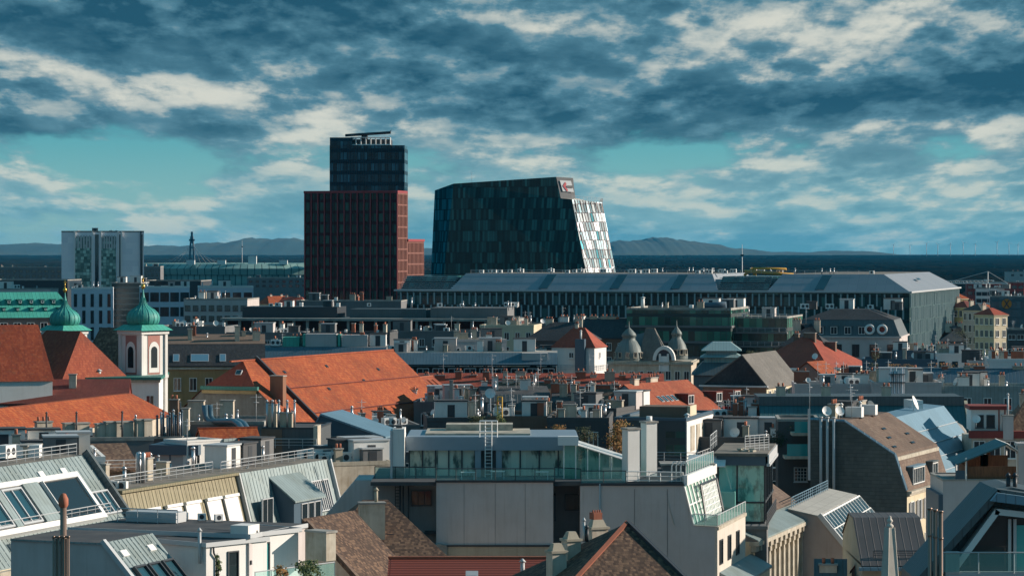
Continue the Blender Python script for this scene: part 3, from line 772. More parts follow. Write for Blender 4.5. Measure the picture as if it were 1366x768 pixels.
def f_glare(t, b, col):
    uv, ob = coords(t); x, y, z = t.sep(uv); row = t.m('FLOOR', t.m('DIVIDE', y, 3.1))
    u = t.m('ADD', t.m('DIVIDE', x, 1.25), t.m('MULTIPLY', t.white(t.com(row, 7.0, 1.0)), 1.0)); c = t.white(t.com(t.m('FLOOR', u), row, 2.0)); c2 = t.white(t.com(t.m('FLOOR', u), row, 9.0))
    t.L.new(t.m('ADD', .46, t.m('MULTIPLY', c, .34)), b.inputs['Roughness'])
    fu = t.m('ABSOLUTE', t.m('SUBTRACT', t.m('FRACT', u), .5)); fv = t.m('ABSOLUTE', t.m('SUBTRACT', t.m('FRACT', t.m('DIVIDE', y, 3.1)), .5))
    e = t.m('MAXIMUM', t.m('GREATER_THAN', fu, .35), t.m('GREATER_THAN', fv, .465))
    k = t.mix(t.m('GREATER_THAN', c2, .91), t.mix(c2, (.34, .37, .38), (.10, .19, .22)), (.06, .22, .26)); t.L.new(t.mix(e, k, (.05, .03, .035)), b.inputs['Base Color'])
# ------------------------------------------------------------ dark faceted glass tower
b = Bd('faceted_tower', 'dark faceted glass tower with a leaning sunlit right side and red logo sign', 'tower', 580, 1000, 0, W=1, L=1, ze=1)
A = Vector((X(588, 1005), 1005)); Bp = Vector((X(763, 975), 975))
def onp(px, py, shift=0.0):
    """point of the front wall plane seen at a photo pixel"""
    d = Bp-A; k = (px-683)/F; t = (k*A.y-A.x)/(d.x-k*d.y); q = A+d*t; return Vector((q.x, q.y, Z(py, q.y)))
inv = b.M.inverted()
def poly(name, pts, mtl, root=b):
    m = MB(); m.face([inv @ Vector(p) for p in pts]); return b.part(name, m, [mtl])
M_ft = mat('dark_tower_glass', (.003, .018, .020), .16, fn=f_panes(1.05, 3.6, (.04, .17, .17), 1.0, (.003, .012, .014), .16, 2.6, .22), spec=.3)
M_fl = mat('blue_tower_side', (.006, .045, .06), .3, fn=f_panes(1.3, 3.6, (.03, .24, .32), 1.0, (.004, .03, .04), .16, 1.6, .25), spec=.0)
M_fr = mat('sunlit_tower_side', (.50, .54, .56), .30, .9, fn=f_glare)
f_tl, f_tr = onp(605, 245), onp(742, 236); f_bl, f_br = onp(590, 372), onp(783.5, 372)
f_r1, f_r2 = onp(748, 264.5), onp(763, 266)
for p in (f_bl, f_br): p.z = 0
f_bl = onp(585, 372); f_bl.z = 30; f_br2 = onp(783.5, 372)
f_br2 += Vector((1.5, -4.0, 0))*1.0; f_br2.z = Z(372, f_br2.y); f_br2.x = X(783.5, f_br2.y)
l_t = P(580, 254, 1017); l_b = P(574.5, 372, 1019)
r_t = Vector((X(803.5, 984), 984, Z(270, 984))); r_b = Vector((X(823, 980), 980, Z(372, 980)))
front = [f_bl, f_br2, f_r2, f_r1, f_tr, f_tl]
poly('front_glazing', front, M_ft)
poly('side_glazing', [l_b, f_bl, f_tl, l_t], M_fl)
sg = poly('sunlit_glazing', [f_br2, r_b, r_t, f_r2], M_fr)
c_t = Vector((X(764.5, 982), 982, Z(237.5, 982))); c_b = Vector((X(767.5, 981), 981, Z(264.5, 981)))
poly('roof_cap', [f_r1, c_b, c_t, f_tr], M_mgray)
bk = Vector((0, 26, 0))
poly('roof', [f_tl, f_tr, c_t, c_t+bk, l_t+bk, l_t], M_dgray); poly('terrace_floor', [f_r1, f_r2, r_t, r_t+bk, c_b+bk, c_b], M_conc)
poly('back_wall', [r_b+bk, l_b+bk, l_t+bk, c_t+bk, c_b+bk, r_t+bk], M_dgray); poly('back_side', [r_b, r_b+bk, r_t+bk, r_t], M_dgray); poly('back_side', [c_b, c_b+bk, c_t+bk, c_t], M_dgray); poly('back_side', [l_b+bk, l_b, l_t, l_t+bk], M_dgray)
# shaft below
m = MB(); m.prism([tuple((inv @ Vector((p.x, p.y, 0)))[:2]) for p in (f_bl, f_br2, r_b, r_b+bk, l_b+bk, l_b)], 0, Z(372, 1000)-1, 0); b.part('podium', m, [M_ft])
# sign: white panel, red angular mark and dark lettering bar
u1 = (c_t-f_tr); v1 = (f_r1-f_tr); nn = u1.cross(v1).normalized()
if nn.y > 0: nn = -nn
def on_sign(a, c, off): return inv @ (f_tr+u1*a+v1*c+nn*off)
m = MB(); m.face([on_sign(a, c, .3) for a, c in ((.18, .68), (.84, .68), (.80, .16), (.14, .16))]); sg2 = b.part('sign', m, [M_alu])
m = MB(); m.face([on_sign(a, c, .45) for a, c in ((.24, .42), (.44, .22), (.48, .34), (.38, .44), (.50, .62), (.42, .68))]); b.part('logo', m, [mat('sign_red', (.45, .03, .04), .6)], parent=sg2)
m = MB(); m.face([on_sign(a, c, .47) for a, c in ((.44, .40), (.82, .38), (.83, .50), (.48, .50))]); b.part('lettering', m, [M_dmetal], parent=sg2)
# terrace railing and staggered dark joints in real relief on the sunlit side
me = rail_mesh([inv @ (f_r2+Vector((0, -.1, 0))), inv @ (r_t+Vector((.1, 0, 0))), inv @ (r_t+bk)], 1.3, 1.6, M_alu); b.put('railing', me)
m = MB(); e1 = r_t-f_r2; e2 = f_br2-f_r2; e3 = r_b-r_t; n2 = e1.cross(e2).normalized(); n2 = n2 if n2.y < 0 else -n2
rr = random.Random(5)
for row in range(7):
    for k in range(6):
        s_ = (k+.5+rr.uniform(-.18, .18))/6
        t0, t1 = row/7+.015, (row+1)/7-.015
        p = f_r2.lerp(r_t, s_).lerp(f_br2.lerp(r_b, s_), t0); q = f_r2.lerp(r_t, s_).lerp(f_br2.lerp(r_b, s_), t1)
        m.bar(inv @ (p+n2*.1), inv @ (q+n2*.1), .30)
b.part('joint_fins', m, [M_dmetal])
b.put('antenna', antenna_mesh(3.5), inv @ T(*((f_tl+f_tr)*.5*Vector((1, 1, 1)) - (f_tr-f_tl)*.32)))

# ------------------------------------------------------------ station mall with the slanted glass roof
b = Bd('station_mall', 'very long glass-fronted mall block with slanting pale roof panels', 'mall', 530, 860, -16, xb=1213, L=102, ye=388)
M_mg = mat('mall_glass', (.006, .026, .030), .14, fn=f_panes(1.5, 3.5, (.04, .15, .15), .5, (.006, .018, .02), .08, 2.2, .5), spec=.4)
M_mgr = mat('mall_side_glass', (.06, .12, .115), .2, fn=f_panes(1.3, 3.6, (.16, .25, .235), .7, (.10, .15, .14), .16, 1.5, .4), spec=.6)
zb, Wd = b.ze, b.W
m = MB(); m.box(0, Wd, 0, b.L, 0, zb, 0); b.part('glazed_facade', m, [M_mg])
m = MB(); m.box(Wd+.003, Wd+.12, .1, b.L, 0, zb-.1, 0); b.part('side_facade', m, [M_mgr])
M_fin = mat('pale_fin', (.30, .40, .42), .6)
fm = MB(); fm.box(0, .42, -.42, -.003, -3.35, 0); fin_front = fm.mesh('facade_fin', [M_fin])
fm = MB(); fm.box(.124, .5, 0, .30, -3.6, 0); fin_side = fm.mesh('facade_fin', [M_fin])
rest = MB(); bands = MB(); count = 0
for row in range(4):                      # the hundred fins that show largest are parts, the others one part
    z1 = zb-.35-row*3.5; n = int(Wd/2.05); rr = random.Random(row)
    for i in range(n):
        u_ = (i+.5*(row % 2)+rr.uniform(-.12, .12))*2.05+.8
        if row == 0: b.put('facade_fin', fin_front, T(u_, 0, z1)); count += 1
        else: rest.box(u_, u_+.42, -.42, -.003, z1-3.35, z1)
    bands.box(-.05, Wd+.05, -.12, -.004, z1-3.5, z1-3.36)
for row in range(6):
    z1 = zb-.35-row*3.7; n = int(b.L/2.3); rr = random.Random(row+40)
    for i in range(n):
        u_ = (i+.5*(row % 2)+rr.uniform(-.12, .12))*2.3+.5
        if row == 0 and count < 100: b.put('facade_fin', fin_side, T(Wd, u_, z1)); count += 1
        else: rest.box(Wd+.124, Wd+.5, u_, u_+.30, z1-3.6, z1)
o = b.part('facade_fins', rest, [M_fin]); o['kind'] = 'stuff'
b.part('floor_bands', bands, [M_dmetal])
m = MB(); m.box(-.8, Wd+.8, -.8, b.L, zb, zb+.45); b.part('eaves', m, [M_alu])
# roof: tilted frames with flat tops
def roofseg(px0, px1, nm, mtl, h=4.6, back=60, il=3, ir=3, top=M_gravel):
    def u_at(px):
        k = (px-683)/F; c, s_ = math.cos(R(-16)), math.sin(R(-16)); return (k*b.D0-b.X0)/(c-k*s_)
    m = MB(); m.frustum(u_at(px0), u_at(px1), -.3, back, zb+.45, h, il, 6.5, 0, ir, 6.5, 1)
    b.part(nm, m, [mtl, top]); return u_at
M_panel = mat('pale_roof_panel', (.27, .295, .33), .5, fn=f_panes(2.6, 7, (.24, .27, .30), 0, (.20, .23, .26), .07, 1))
M_lam = mat('dark_lamella', (.02, .045, .055), .4, fn=f_panes(60, .75, (.03, .06, .07), 0, (.14, .20, .22), .12, 1, .2))
ua = roofseg(600, 958, 'pale_roof', M_panel, il=3)
ua = roofseg(1024, 1213, 'pale_roof', M_panel, back=b.L-.5, ir=8)
for p0, p1 in ((532, 604), (955, 1026)):
    m = MB(); u0, u1 = ua(p0), ua(p1)
    for k in range(7): m.box(u0, u1, k*.85, k*.85+.25, zb+.6+k*.55, zb+.72+k*.55)
    b.part('lamella_roof', m, [M_alu]); m = MB(); m.frustum(u0+.5, u1-.5, .4, 40, zb+.45, 3.9, .1, 6.0, 0, .1, 6.0); b.part('glass_roof', m, [M_mg])
sl = math.atan2(4.6, 6.8)
for px in (724, 819, 900, 1093):
    u0 = ua(px); m = MB(); w = 2.6; L_ = 7.2
    m.prism([(-w/2, .3), (w/2, .3), (w/2+1.2, L_), (-w/2+1.2, L_)], 0, .12); b.part('roof_window', m, [M_glassb], T(u0, -.2, zb+.62) @ RX(sl) @ T(0, 0, .05))
for px in (1150, 1165):
    pass
m = MB(); m.prism([(0, 0), (.9, 0), (.9, 5.5), (0, 5.5)], 0, .12)
b.part('roof_window', m, [M_glassb], T(Wd-4.2, 40, zb+3.5) @ Matrix.Rotation(R(30), 4, 'Y') @ T(0, 0, .1))
rr = random.Random(9)
for i in range(46):
    x = rr.uniform(20, Wd-12); b.put('air_conditioner' if i % 3 else 'vent_pipe', ac_mesh(i % 3) if i % 3 else vent_mesh(1.4, .18), T(x, rr.uniform(8, 40), zb+5.0))
b.put('railing', rail_mesh([(20, 6.8, zb+5.05), (Wd-12, 6.8, zb+5.05)], 1.0, 3.0, M_alu))
# yellow works gear on the roof
m = MB(); m.tube([(0, 0, 1.2), (14, 0, .2)], .5, 5); m.tube([(0, 0, 0), (2.5, 0, 2)], .4, 5); m.tube([(2.5, 0, 2), (12, 0, 1.8)], .35, 5); m.tube([(3, 0, 0), (3, 0, 1.8)], .5, 5)
b.part('access_cradle', m, [mat('works_yellow', (.55, .30, .04), .6)], T(ua(985), 8, zb+4.6))
# ------------------------------------------------------------ middle distance (450 to 1100 m)
# white office wings on the left
for (x, xb, D, ye, n, rows, w, h, dz, lb) in (
  (95, 151, 1010, 386, 5, 3, .9, 4.2, 5.6, 'white office wing with narrow tall windows just below the high-rise slab'),
  (186, 253, 1000, 384, 5, 2, 2.7, 2.9, 4.9, 'white office wing with square windows behind the right onion dome'),
  (265, 338, 985, 384, 5, 2, 2.5, 2.9, 4.9, 'white office wing with five square windows left of the red tower')):
    b = Bd('office_wing', lb, 'building', x, D, 7, xb=xb, L=16, ye=ye, wall=mat('wing_white', (.66, .70, .78), .8, fn=f_plaster(.2)), group='white office wings'); b.flat(M_tar, .6, M_wmetal)
    b.wins('f', n, b.ze-1.6-h, w, h, rows, -dz, frame=M_dmetal, nx=2 if w > 1 else 1, sill=False); b.clutter(5, x, kinds='ahv')
b = Bd('office_block', 'dark glass block with floor bands between two white office wings', 'building', 149, 1030, -3, xb=188, L=16, ye=378, wall=mat('dark_bands', (.02, .04, .04), .3, fn=f_panes(40, 1.9, (.03, .05, .05), 0, (.10, .13, .13), .12, 1, .5))); b.flat(M_tar, .4); b.clutter(4, 2, kinds='ah')
b = Bd('warehouse', 'very dark long shed roof behind the white office wings', 'shed', 192, 1130, -3, xb=268, L=26, ye=375, wall=M_dmetal); b.flat(M_tar, .3)
b = Bd('warehouse', 'very dark long shed behind the green copper roof and left of the slab', 'shed', -20, 1100, -3, xb=90, L=26, ye=374, wall=M_dmetal); b.flat(M_tar, .3)
b = Bd('office_block', 'long white flat roofed block just behind the green copper roof', 'building', -20, 900, -2, xb=68, L=12, ye=386, wall=M_grayw); b.flat(M_conc, .3); b.clutter(5, 5, kinds='avh')
b = Bd('hall_building', 'grey terraced hall with stacked flat roofs left of the long loggia building', 'building', 245, 860, -4, xb=330, L=22, ye=400, wall=M_grayw); b.flat(M_conc, .4); b.clutter(9, 8, kinds='ahcv')
b.wins('f', 8, b.ze-3, 1.4, 1.4, 2, -3, frame=M_dmetal)
b = Bd('hall_building', 'low dark hall at the foot of the red tower', 'building', 395, 840, -4, xb=535, L=16, ye=402, wall=M_mgray); b.flat(M_tar, .3); b.clutter(9, 18, kinds='ahcv')
b = Bd('brick_kiosk', 'small brown red roof storey at the foot of the red tower', 'roof building', 452, 870, -6, xb=530, L=10, ye=403, wall=M_pink); b.flat(M_dred, .3, M_dred)

# green copper church roof, far left
b = Bd('copper_roofed_hall', 'long hall with a bright green copper roof and a row of small dark dormers', 'hall', -40, 560, 17, xb=103, L=16, ye=424, wall=M_pink)
b.hip(4.7, 2.6, mtl=M_copper); b.pp = [(-.4, b.ze), (8, b.ze+5.4)]; b.t = .05
for i in range(7): b.dormer(0, 5.6+i*2.1, 4.6, .7, .7, M_copperd, M_copperd, kind='shed', nx=1)
for i in range(5): b.dormer(0, 6.5+i*2.6, 2.2, .6, .5, M_copperd, M_copperd, kind='shed', nx=1)
b.wins('f', 8, b.ze-2.6, 1.2, 1.6)

# long loggia building
b = Bd('loggia_building', 'long grey flat building with a row of pale loggia posts', 'building', 296, 740, -8, xb=690, L=17, ze=1)
zt = Z(424, 740); Wd = b.W; b.ze = zt
m = MB(); m.box(0, Wd, 3, b.L, 0, zt-.5); b.part('wall', m, [mat('dark_red_wall', (.10, .035, .03), .9)])
m = MB(); m.box(0, Wd, 0, 3, 0, zt-4.1); b.part('loggia_floor', m, [M_mgray])
m = MB(); m.box(-.3, Wd+.3, -.6, b.L, zt-.6, zt); b.part('roof_slab', m, [M_conc])
n = 22
me = MB(); me.box(-.32, .32, .1, .7, 0, 3.4); me = me.mesh('post', [M_conc])
for i in range(n): b.put('post', me, T(1+(Wd-2)*i/(n-1), 0, zt-4.05))
m = MB(); m.box(0, Wd, .3, .36, zt-4.05, zt-3.1); b.part('balustrade', m, [M_pink])
m = MB(); m.box(4, Wd*.38, 5, b.L-.5, zt, zt+2.7); b.part('penthouse', m, [M_dmetal])
m = MB(); m.box(Wd*.42, Wd*.68, 6, b.L-1, zt, zt+2.2); b.part('penthouse', m, [M_zincd])
m = MB(); m.box(Wd*.70, Wd-3, 4, b.L-1, zt, zt+2.6); b.part('penthouse', m, [M_mgray])
b.top = zt+2.6; b.clutter(18, 31, y0=6, y1=14, kinds='ahv')

# green glass block and its terraces
M_gg = mat('green_glass', (.012, .035, .032), .1, fn=f_panes(1.5, 3.3, (.05, .24, .17), .4, (.02, .035, .035), .12, 2.2, .8), spec=.7)
b = Bd('glass_office', 'green glass office block with flat grey roof in front of the mall', 'office building', 836, 700, -14, xb=975, L=24, ye=413, wall=M_gg); b.flat(M_gravel, .5, M_conc, t=.3)
for k in range(1, 4):
    m = MB(); m.box(-.25, b.W+.25, -.3, b.L, b.ze-3.6*k-.5, b.ze-3.6*k); b.part('floor_slab', m, [M_mgray])
b.clutter(14, 6, kinds='aavhc'); me = vent_mesh(2.6, .45, M_wmetal); b.put('vent_pipe', me, T(3, 4, b.top))
m = MB(); m.tube([(b.W-7, 5, b.top+.8), (b.W-2, 5, b.top+1.1)], .8, 8); b.part('tank', m, [M_bmetal])
b = Bd('glass_office', 'stepped green glass block with white terrace rails right of the flat green one', 'office building', 975, 700, -14, xb=1050, L=24, ye=424, wall=M_gg); b.flat(M_gravel, .4, M_conc)
for k in range(4): b.put('railing', rail_mesh([(0, -.9-.5*k, b.ze-3.2*k), (b.W, -.9-.5*k, b.ze-3.2*k)], 1.0, 1.5, M_alu))
for k in range(1, 5):
    m = MB(); m.box(-.2, b.W+.2, -1-.5*k, -.003, b.ze-3.2*k-.35, b.ze-3.2*k); b.part('balcony', m, [M_mgray])
b.clutter(5, 9, kinds='ahv')

# mansard roofed palace block in front of the mall
b = Bd('palace_building', 'pale building with dark blue mansard roof and round attic windows', 'building', 1060, 650, -12, xb=1200, L=22, ye=448, wall=M_grayw)
b.cornice(b.ze-.3, .35, .4, M_grayw)
b.hip(3.6, 1.4, 1.4, M_zincd, oh=.1); b.pp = [(0, b.ze), (1.4, b.ze+3.6)]; b.t = .05; m = MB(); m.frustum(1.3, b.W-1.3, 1.3, 20.7, b.ze+3.5, 2.2, 6, 5); b.part('roof_top', m, [M_slate])
for i in range(5): b.dormer(0, 2.5+i*3.0, .3, 1.6, 1.8, M_mgray, M_zincd, kind='shed')
for i in (0, 1):
    m = MB(); m.lathe([(.62, 0), (1.15, 0), (1.15, .5), (.62, .5), (.62, 0)], seg=18); m.lathe([(0, .1), (.64, .1)][::-1], seg=18, mi=1, smooth=False)
    b.part('round_window', m, [M_wmetal, M_glass], T(16.2+i*2.7, .15, b.ze+1.5) @ RX(R(90)) @ T(0, 0, -.2))
b.top = b.ze+5.6; b.clutter(7, 12, y0=7, y1=15, kinds='hhca'); b.wins('f', 6, b.ze-4.3, 1.4, 2.5, 2, -5, frame=M_dmetal)
b.wins('r', 6, b.ze-4.3, 1.4, 2.5, 2, -5, frame=M_dmetal)

# yellow and cream street fronts beyond the mall corner
r = random.Random(4)
for i, (x, xb, D, ye, wl, rm, lb) in enumerate((
  (1282, 1291, 980, 402, M_ochre, M_orange, 'ochre house with orange gable directly right of the mall corner'),
  (1291, 1308, 900, 414, M_yellow, M_dred, 'yellow sunlit five-storey street front right of the mall'),
  (1310, 1326, 880, 418, M_grayw, M_tar, 'grey shaded street front right of the yellow one'),
  (1326, 1344, 860, 424, M_cream, M_redtile, 'cream sunlit street front with red roof near the right edge'))):
    b = Bd('street_house', lb, 'house', x, D, 35, xb=xb, L=8, ye=ye-4, wall=wl); b.hip(2.0, 2, mtl=rm)
    b.wins('f', max(2, int(b.W/2.6)), b.ze-2.8, 1.1, 1.8, 5, -3.5, frame=M_wmetal); b.cornice(b.ze-.3, .3, .3, M_cream); b.wins('l', 4, b.ze-2.8, 1.1, 1.8, 5, -3.5)
    b.chim(b.W*.5, 7, b.top-1, 1.4, .7, 1.6)
b = Bd('office_block', 'blue glass office block with an orange cross emblem at the right edge', 'office building', 1322, 1150, -8, xb=1380, L=20, ye=396, wall=mat('blue_block', (.02, .07, .10), .2, fn=f_panes(1.6, 3.2, (.04, .13, .17), 0, (.05, .10, .12), .15, 1.5, .7))); b.flat(M_conc, .4); b.clutter(8, 77, kinds='ahv')
m = MB(); m.lathe([(0, 0), (1.9, 0)], seg=20, mi=0, smooth=False); m2 = MB(); w = .32
m.face([(-1.9, 0, .01)]*0 or [(1.9, 0, .004), (0, 1.9, .004), (-1.9, 0, .004), (0, -1.9, .004)])
o = b.part('emblem', m, [mat('emblem_orange', (.62, .22, .02), .6)], T(b.W*.36, -.25, b.ze-2.6) @ RX(R(90)))
m = MB(); m.prism([(-1.2, -1.5), (-.7, -1.5), (1.2, 1.5), (.7, 1.5)], 0, .08); m.prism([(1.2, -1.5), (.7, -1.5), (-1.2, 1.5), (-.7, 1.5)], .085, .12); b.part('cross', m, [M_dmetal], T(b.W*.36, -.27, b.ze-2.6) @ RX(R(90)), o)
b = Bd('office_block', 'dark grey block with three small windows at the right edge under the cross emblem', 'office building', 1344, 830, -8, xb=1390, L=14, ye=440, wall=M_dgray); b.flat(M_tar, .4); b.wins('f', 4, b.ze-2.6, 1.8, 1.3, 3, -4, frame=M_wmetal); b.clutter(4, 7)

# dark roof with skylights and ochre wall
b = Bd('town_block', 'ochre wall with dark slate roof and three bright skylights right of the church tower', 'building', 205, 432, 5, xb=352, L=12, ye=489, wall=M_ochre)
b.prof([(-.3, 0), (3.0, 3.0), (3.0, 3.05), (9, 4.3), (12, 0)], M_slate, .2, M_ochre, M_brownw)
for u_, w_ in ((3.2, .9), (6.6, 2.6), (9.9, .9)): b.put('skylight', skylight_mesh(w_, 1.5, M_alu, M_glasst if 0 else mat('sky_pane', (.12, .26, .36), .15)), b.slopeM(0, u_, .9))
b.cornice(b.ze-.4, .3, .35, M_stone); b.wins('f', 7, b.ze-3.4, .9, 1.7, 3, -3.4)
b.clutter(7, 41, y0=5, y1=9, z=b.ze+3.6, kinds='ccv')

# long blue-grey roofs behind the orange roof
b = Bd('long_block', 'long block with pale blue-grey roof behind the ridge of the big orange roof', 'building', 338, 560, -2, xb=512, L=13, ye=486, wall=M_mgray)
b.prof([(-.3, 0), (3.6, 3.0), (9, 3.4), (13, 0)], M_blue, .2, M_mgray, M_mgray); b.top = b.ze+3.3; b.clutter(14, 43, y0=4, y1=8.5, kinds='cahvt')
m = MB(); m.box(b.W*.20, b.W*.33, 4.5, 8, b.ze+3.2, b.ze+5.0); b.part('copper_hut', m, [M_copper])
m = MB(); m.box(b.W*.38, b.W*.62, 4.5, 8, b.ze+3.2, b.ze+5.6); b.part('plant_box', m, [M_grayw])
m = MB(); m.box(b.W*.66, b.W*.86, 4.5, 8, b.ze+3.2, b.ze+5.4); b.part('plant_box', m, [M_grayw])
for u_ in (.36, .63): m = MB(); m.box(b.W*u_, b.W*(u_+.02), 4.4, 8, b.ze+3.3, b.ze+5.5); b.part('copper_pier', m, [M_copper])
b = Bd('long_block', 'long block with deep blue seamed roof and eaves slits in the middle distance', 'building', 512, 545, -1, xb=742, L=13, ye=496, wall=M_mgray)
b.prof([(-.3, 1.3), (3.4, 3.3), (9, 3.5), (13, .5)], M_blue, .2, M_mgray, M_conc); b.wins('f', 11, b.ze-.4, 2.0, 1.0, 1, frame=M_wmetal, sill=False)
m = MB(); m.box(-.5, b.W, -.5, -.003, b.ze-.9, b.ze-.6); b.part('ledge', m, [M_alu])
m = MB(); m.bar((-1.2, 0, b.ze+1.4), (1.5, 5, b.ze+3.8), .5); b.part('coping', m, [M_stone])
b.top = b.ze+3.5; b.clutter(16, 44, y0=5, y1=9, kinds='cahvhc'); m = MB()
m.box(b.W*.80, b.W*.95, 1.0, 4, b.ze+1.5, b.ze+3.4); b.part('dormer_box', m, [M_grayw])
# roofs between loggia building and blue roofs
specs = [
 (205, 640, -6, 300, 14, 438, M_mgray, M_gravel, 'flat', 'grey flat roofed block with lit huts between the church tower and the loggia building'),
 (296, 640, -6, 400, 12, 446, M_mgray, M_conc, 'flat', 'grey block with thin roof rails below the left loggia posts'),
 (398, 640, -6, 520, 12, 446, M_dgray, M_conc, 'flat', 'dark block crowded with vents below the middle loggia posts'),
 (520, 660, -6, 640, 14, 444, M_mgray, M_zincd, 'flat', 'mid grey block with bluish cabins below the right loggia posts'),
 (600, 600, 12, 676, 12, 456, M_grayw, M_conc, 'flat', 'pale grey block with lit chimneys right of the copper hut'),
 (640, 690, -8, 712, 14, 436, M_cream, M_conc, 'flat', 'cream lit block at the right end of the loggia building'),
 (700, 640, -10, 790, 12, 454, M_dgray, M_slate, 'hip', 'black hipped roof left of the white block with the red pyramid roof'),
 (700, 560, 0, 745, 10, 478, M_white, M_conc, 'flat', 'white low block with red trim touching the red pyramid roofed one'),
 (775, 700, -12, 850, 12, 450, M_brownw, M_slate, 'gable', 'dark gabled house behind the red pyramid roof'),
 (690, 740, -14, 780, 14, 434, M_mgray, M_tar, 'flat', 'dark flat block before the mall left of the green glass office'),
 (1040, 600, -12, 1100, 14, 462, M_dgray, M_slate, 'hip', 'dark hipped house behind the red roofed house'),
 (1190, 640, -10, 1260, 14, 470, M_bmetal, M_tar, 'flat', 'blue metal clad block under the right corner of the mall'),
 (1150, 560, -8, 1250, 12, 482, M_bmetal, M_tar, 'flat', 'wide dark blue metal box roof right of the red roofed house'),
 (1248, 620, -8, 1300, 12, 474, M_white, M_conc, 'flat', 'small white roof block at the foot of the mall side'),
 (1290, 600, -8, 1345, 12, 484, M_grayw, M_tar, 'flat', 'grey roof block with pale frame near the right edge'),
 (1318, 520, -6, 1385, 12, 482, M_white, M_conc, 'flat', 'white framed roof terrace block at the right edge'),
 (1216, 500, -5, 1390, 7, 513, M_bmetal, M_blue, 'gable', 'long dark blue seamed roof near the right edge above the pale parapets'),
 (1255, 760, -8, 1290, 12, 455, M_mgray, M_tar, 'hip', 'grey hipped house directly under the mall side facade'),
]
def simple(specs, nm='town_block', cat='building', cl=12, wn=True, grp=None):
    for (x, D, a, xb, L, ye, wl, rm, kind, lb) in specs:
        b = Bd(nm, lb, cat, x, D, a, xb=xb, L=L, ye=ye, wall=wl, group=grp); sd = int(x*3+D)
        if kind == 'flat': b.flat(rm, .5, wl); b.clutter(cl, sd, kinds='ccavhtd')
        elif kind == 'hip': b.hip(L*.32, L*.4, mtl=rm); b.chim(b.W*.3, L*.5, b.top-1, 1.6, .7, 1.5, 3); b.chim(b.W*.75, L*.5, b.top-1, 1.2, .7, 1.5, 2); b.put('antenna', antenna_mesh(3.5), T(b.W*.5, L*.5, b.top-.2))
        elif kind == 'gable': b.gable(L*.35, rm, wall=wl, cap=M_alu); r = random.Random(sd); [b.chim(b.W*r.uniform(.1, .9), L*.5, b.top-.8, r.choice([1, 1.8]), .7, 1.3, 2, r.choice([M_beige, M_dirtyw, M_rust])) for _ in range(max(2, cl//3))]
        elif kind == 'mans': b.prof([(0, 0), (1.5, 3.0), (L/2, 4.0), (L-1.5, 3.0), (L, 0)], rm, .1, wl, M_tar); [b.dormer(0, u+1.2, .5, 1.3, 1.4, wl, rm, kind='shed') for u in [k*2.6 for k in range(int(b.W/2.6))]]; b.clutter(cl, sd, y0=3, y1=L-3, z=b.ze+3.4, kinds='ccavt')
        if wn and b.W > 3: b.wins('f', max(2, int(b.W/2.5)), b.ze-2.9, 1.0, 1.6, 2, -3.3, frame=M_wmetal if wl is not M_white else M_dmetal)
simple(specs)

# white block with red pyramid roof
b = Bd('tower_house', 'white block with a bright red pyramid roof and a blue lift shaft', 'building', 736, 560, -20, xb=793, L=7, ye=463, wall=M_white)
b.hip(3.7, 3.1, mtl=M_redtile, oh=.3); 
m = MB(); m.box(b.W*.58, b.W*.80, -.9, 0, b.ze-5, b.ze+1.6); b.part('lift_shaft', m, [M_bmetal])
b.put('railing', rail_mesh([(0, -.6, b.ze-4.3), (b.W+.6, -.6, b.ze-4.3), (b.W+.6, 6, b.ze-4.3)], 1.0, 1.0, M_alu)); b.wins('f', 1, b.ze-1.9, .8, .9, u0=b.W*.46); b.wins('r', 1, b.ze-1.9, .6, .9, u0=3)
b.put('vent_pipe', vent_mesh(1.4, .18, M_wmetal), T(b.W*.7, -.4, b.ze+1.6)); b.chim(b.W*.45, 3.5, b.top, .6, .5, .5, 2)
# domed ornate building
b = Bd('domed_palace', 'ornate building with two grey ribbed domes and a white arched gable', 'building', 812, 590, -8, xb=922, L=14, ye=484, wall=M_dirtyw)
b.cornice(b.ze-.25, .5, .45, M_stone); b.flat(M_conc, .4, M_stone)
M_dome = mat('dome_grey', (.17, .205, .20), .6, .1, fn=f_seam(.7, .5))
def dome(cx, cy, rr, z0, sc=1.0):
    m = MB(); pr = [(rr, 0), (rr*1.02, .5), (rr*.98, 1.6), (rr*.80, 3.0), (rr*.55, 4.0), (rr*.42, 4.4), (rr*.42, 5.0), (rr*.50, 5.1), (rr*.44, 5.6), (rr*.22, 6.3), (.12, 6.8), (.06, 8.0), (0, 8.1)]
    m.lathe([(a, z*sc) for a, z in pr], cx, cy, seg=16, smooth=True); o = b.part('dome', m, [M_dome], T(0, 0, z0))
    for k in range(5):
        t = R(-150+k*30); b.put('window', win_mesh(.6, .9, M_stone, M_glass, 1, 1), T(cx+rr*math.cos(t)*1.0, cy+rr*math.sin(t)*1.0, z0+1.0) @ RZ(math.degrees(t)+90), o)
    for k in range(8):
        pass
dome(3.6, 4, 3.0, b.ze+.1); dome(12.8, 7, 2.2, b.ze+.6, .95)
m = MB()
m.face([(5.6, 3, b.ze+.3), (8.6, 3, b.ze+.3), (6.6, 9, b.ze+5.8), (4.4, 9, b.ze+5.4)]); m.face([(8.6, 3, b.ze+.3), (8.6, 9, b.ze+.3), (6.6, 9, b.ze+5.8)]); m.face([(5.6, 3, b.ze+.3), (4.4, 9, b.ze+5.4), (4.4, 9, b.ze+.3)]); m.face([(4.4, 9, b.ze+.3), (4.4, 9, b.ze+5.4), (6.6, 9, b.ze+5.8), (8.6, 9, b.ze+.3)])
b.part('studio_roof', m, [M_mgray])
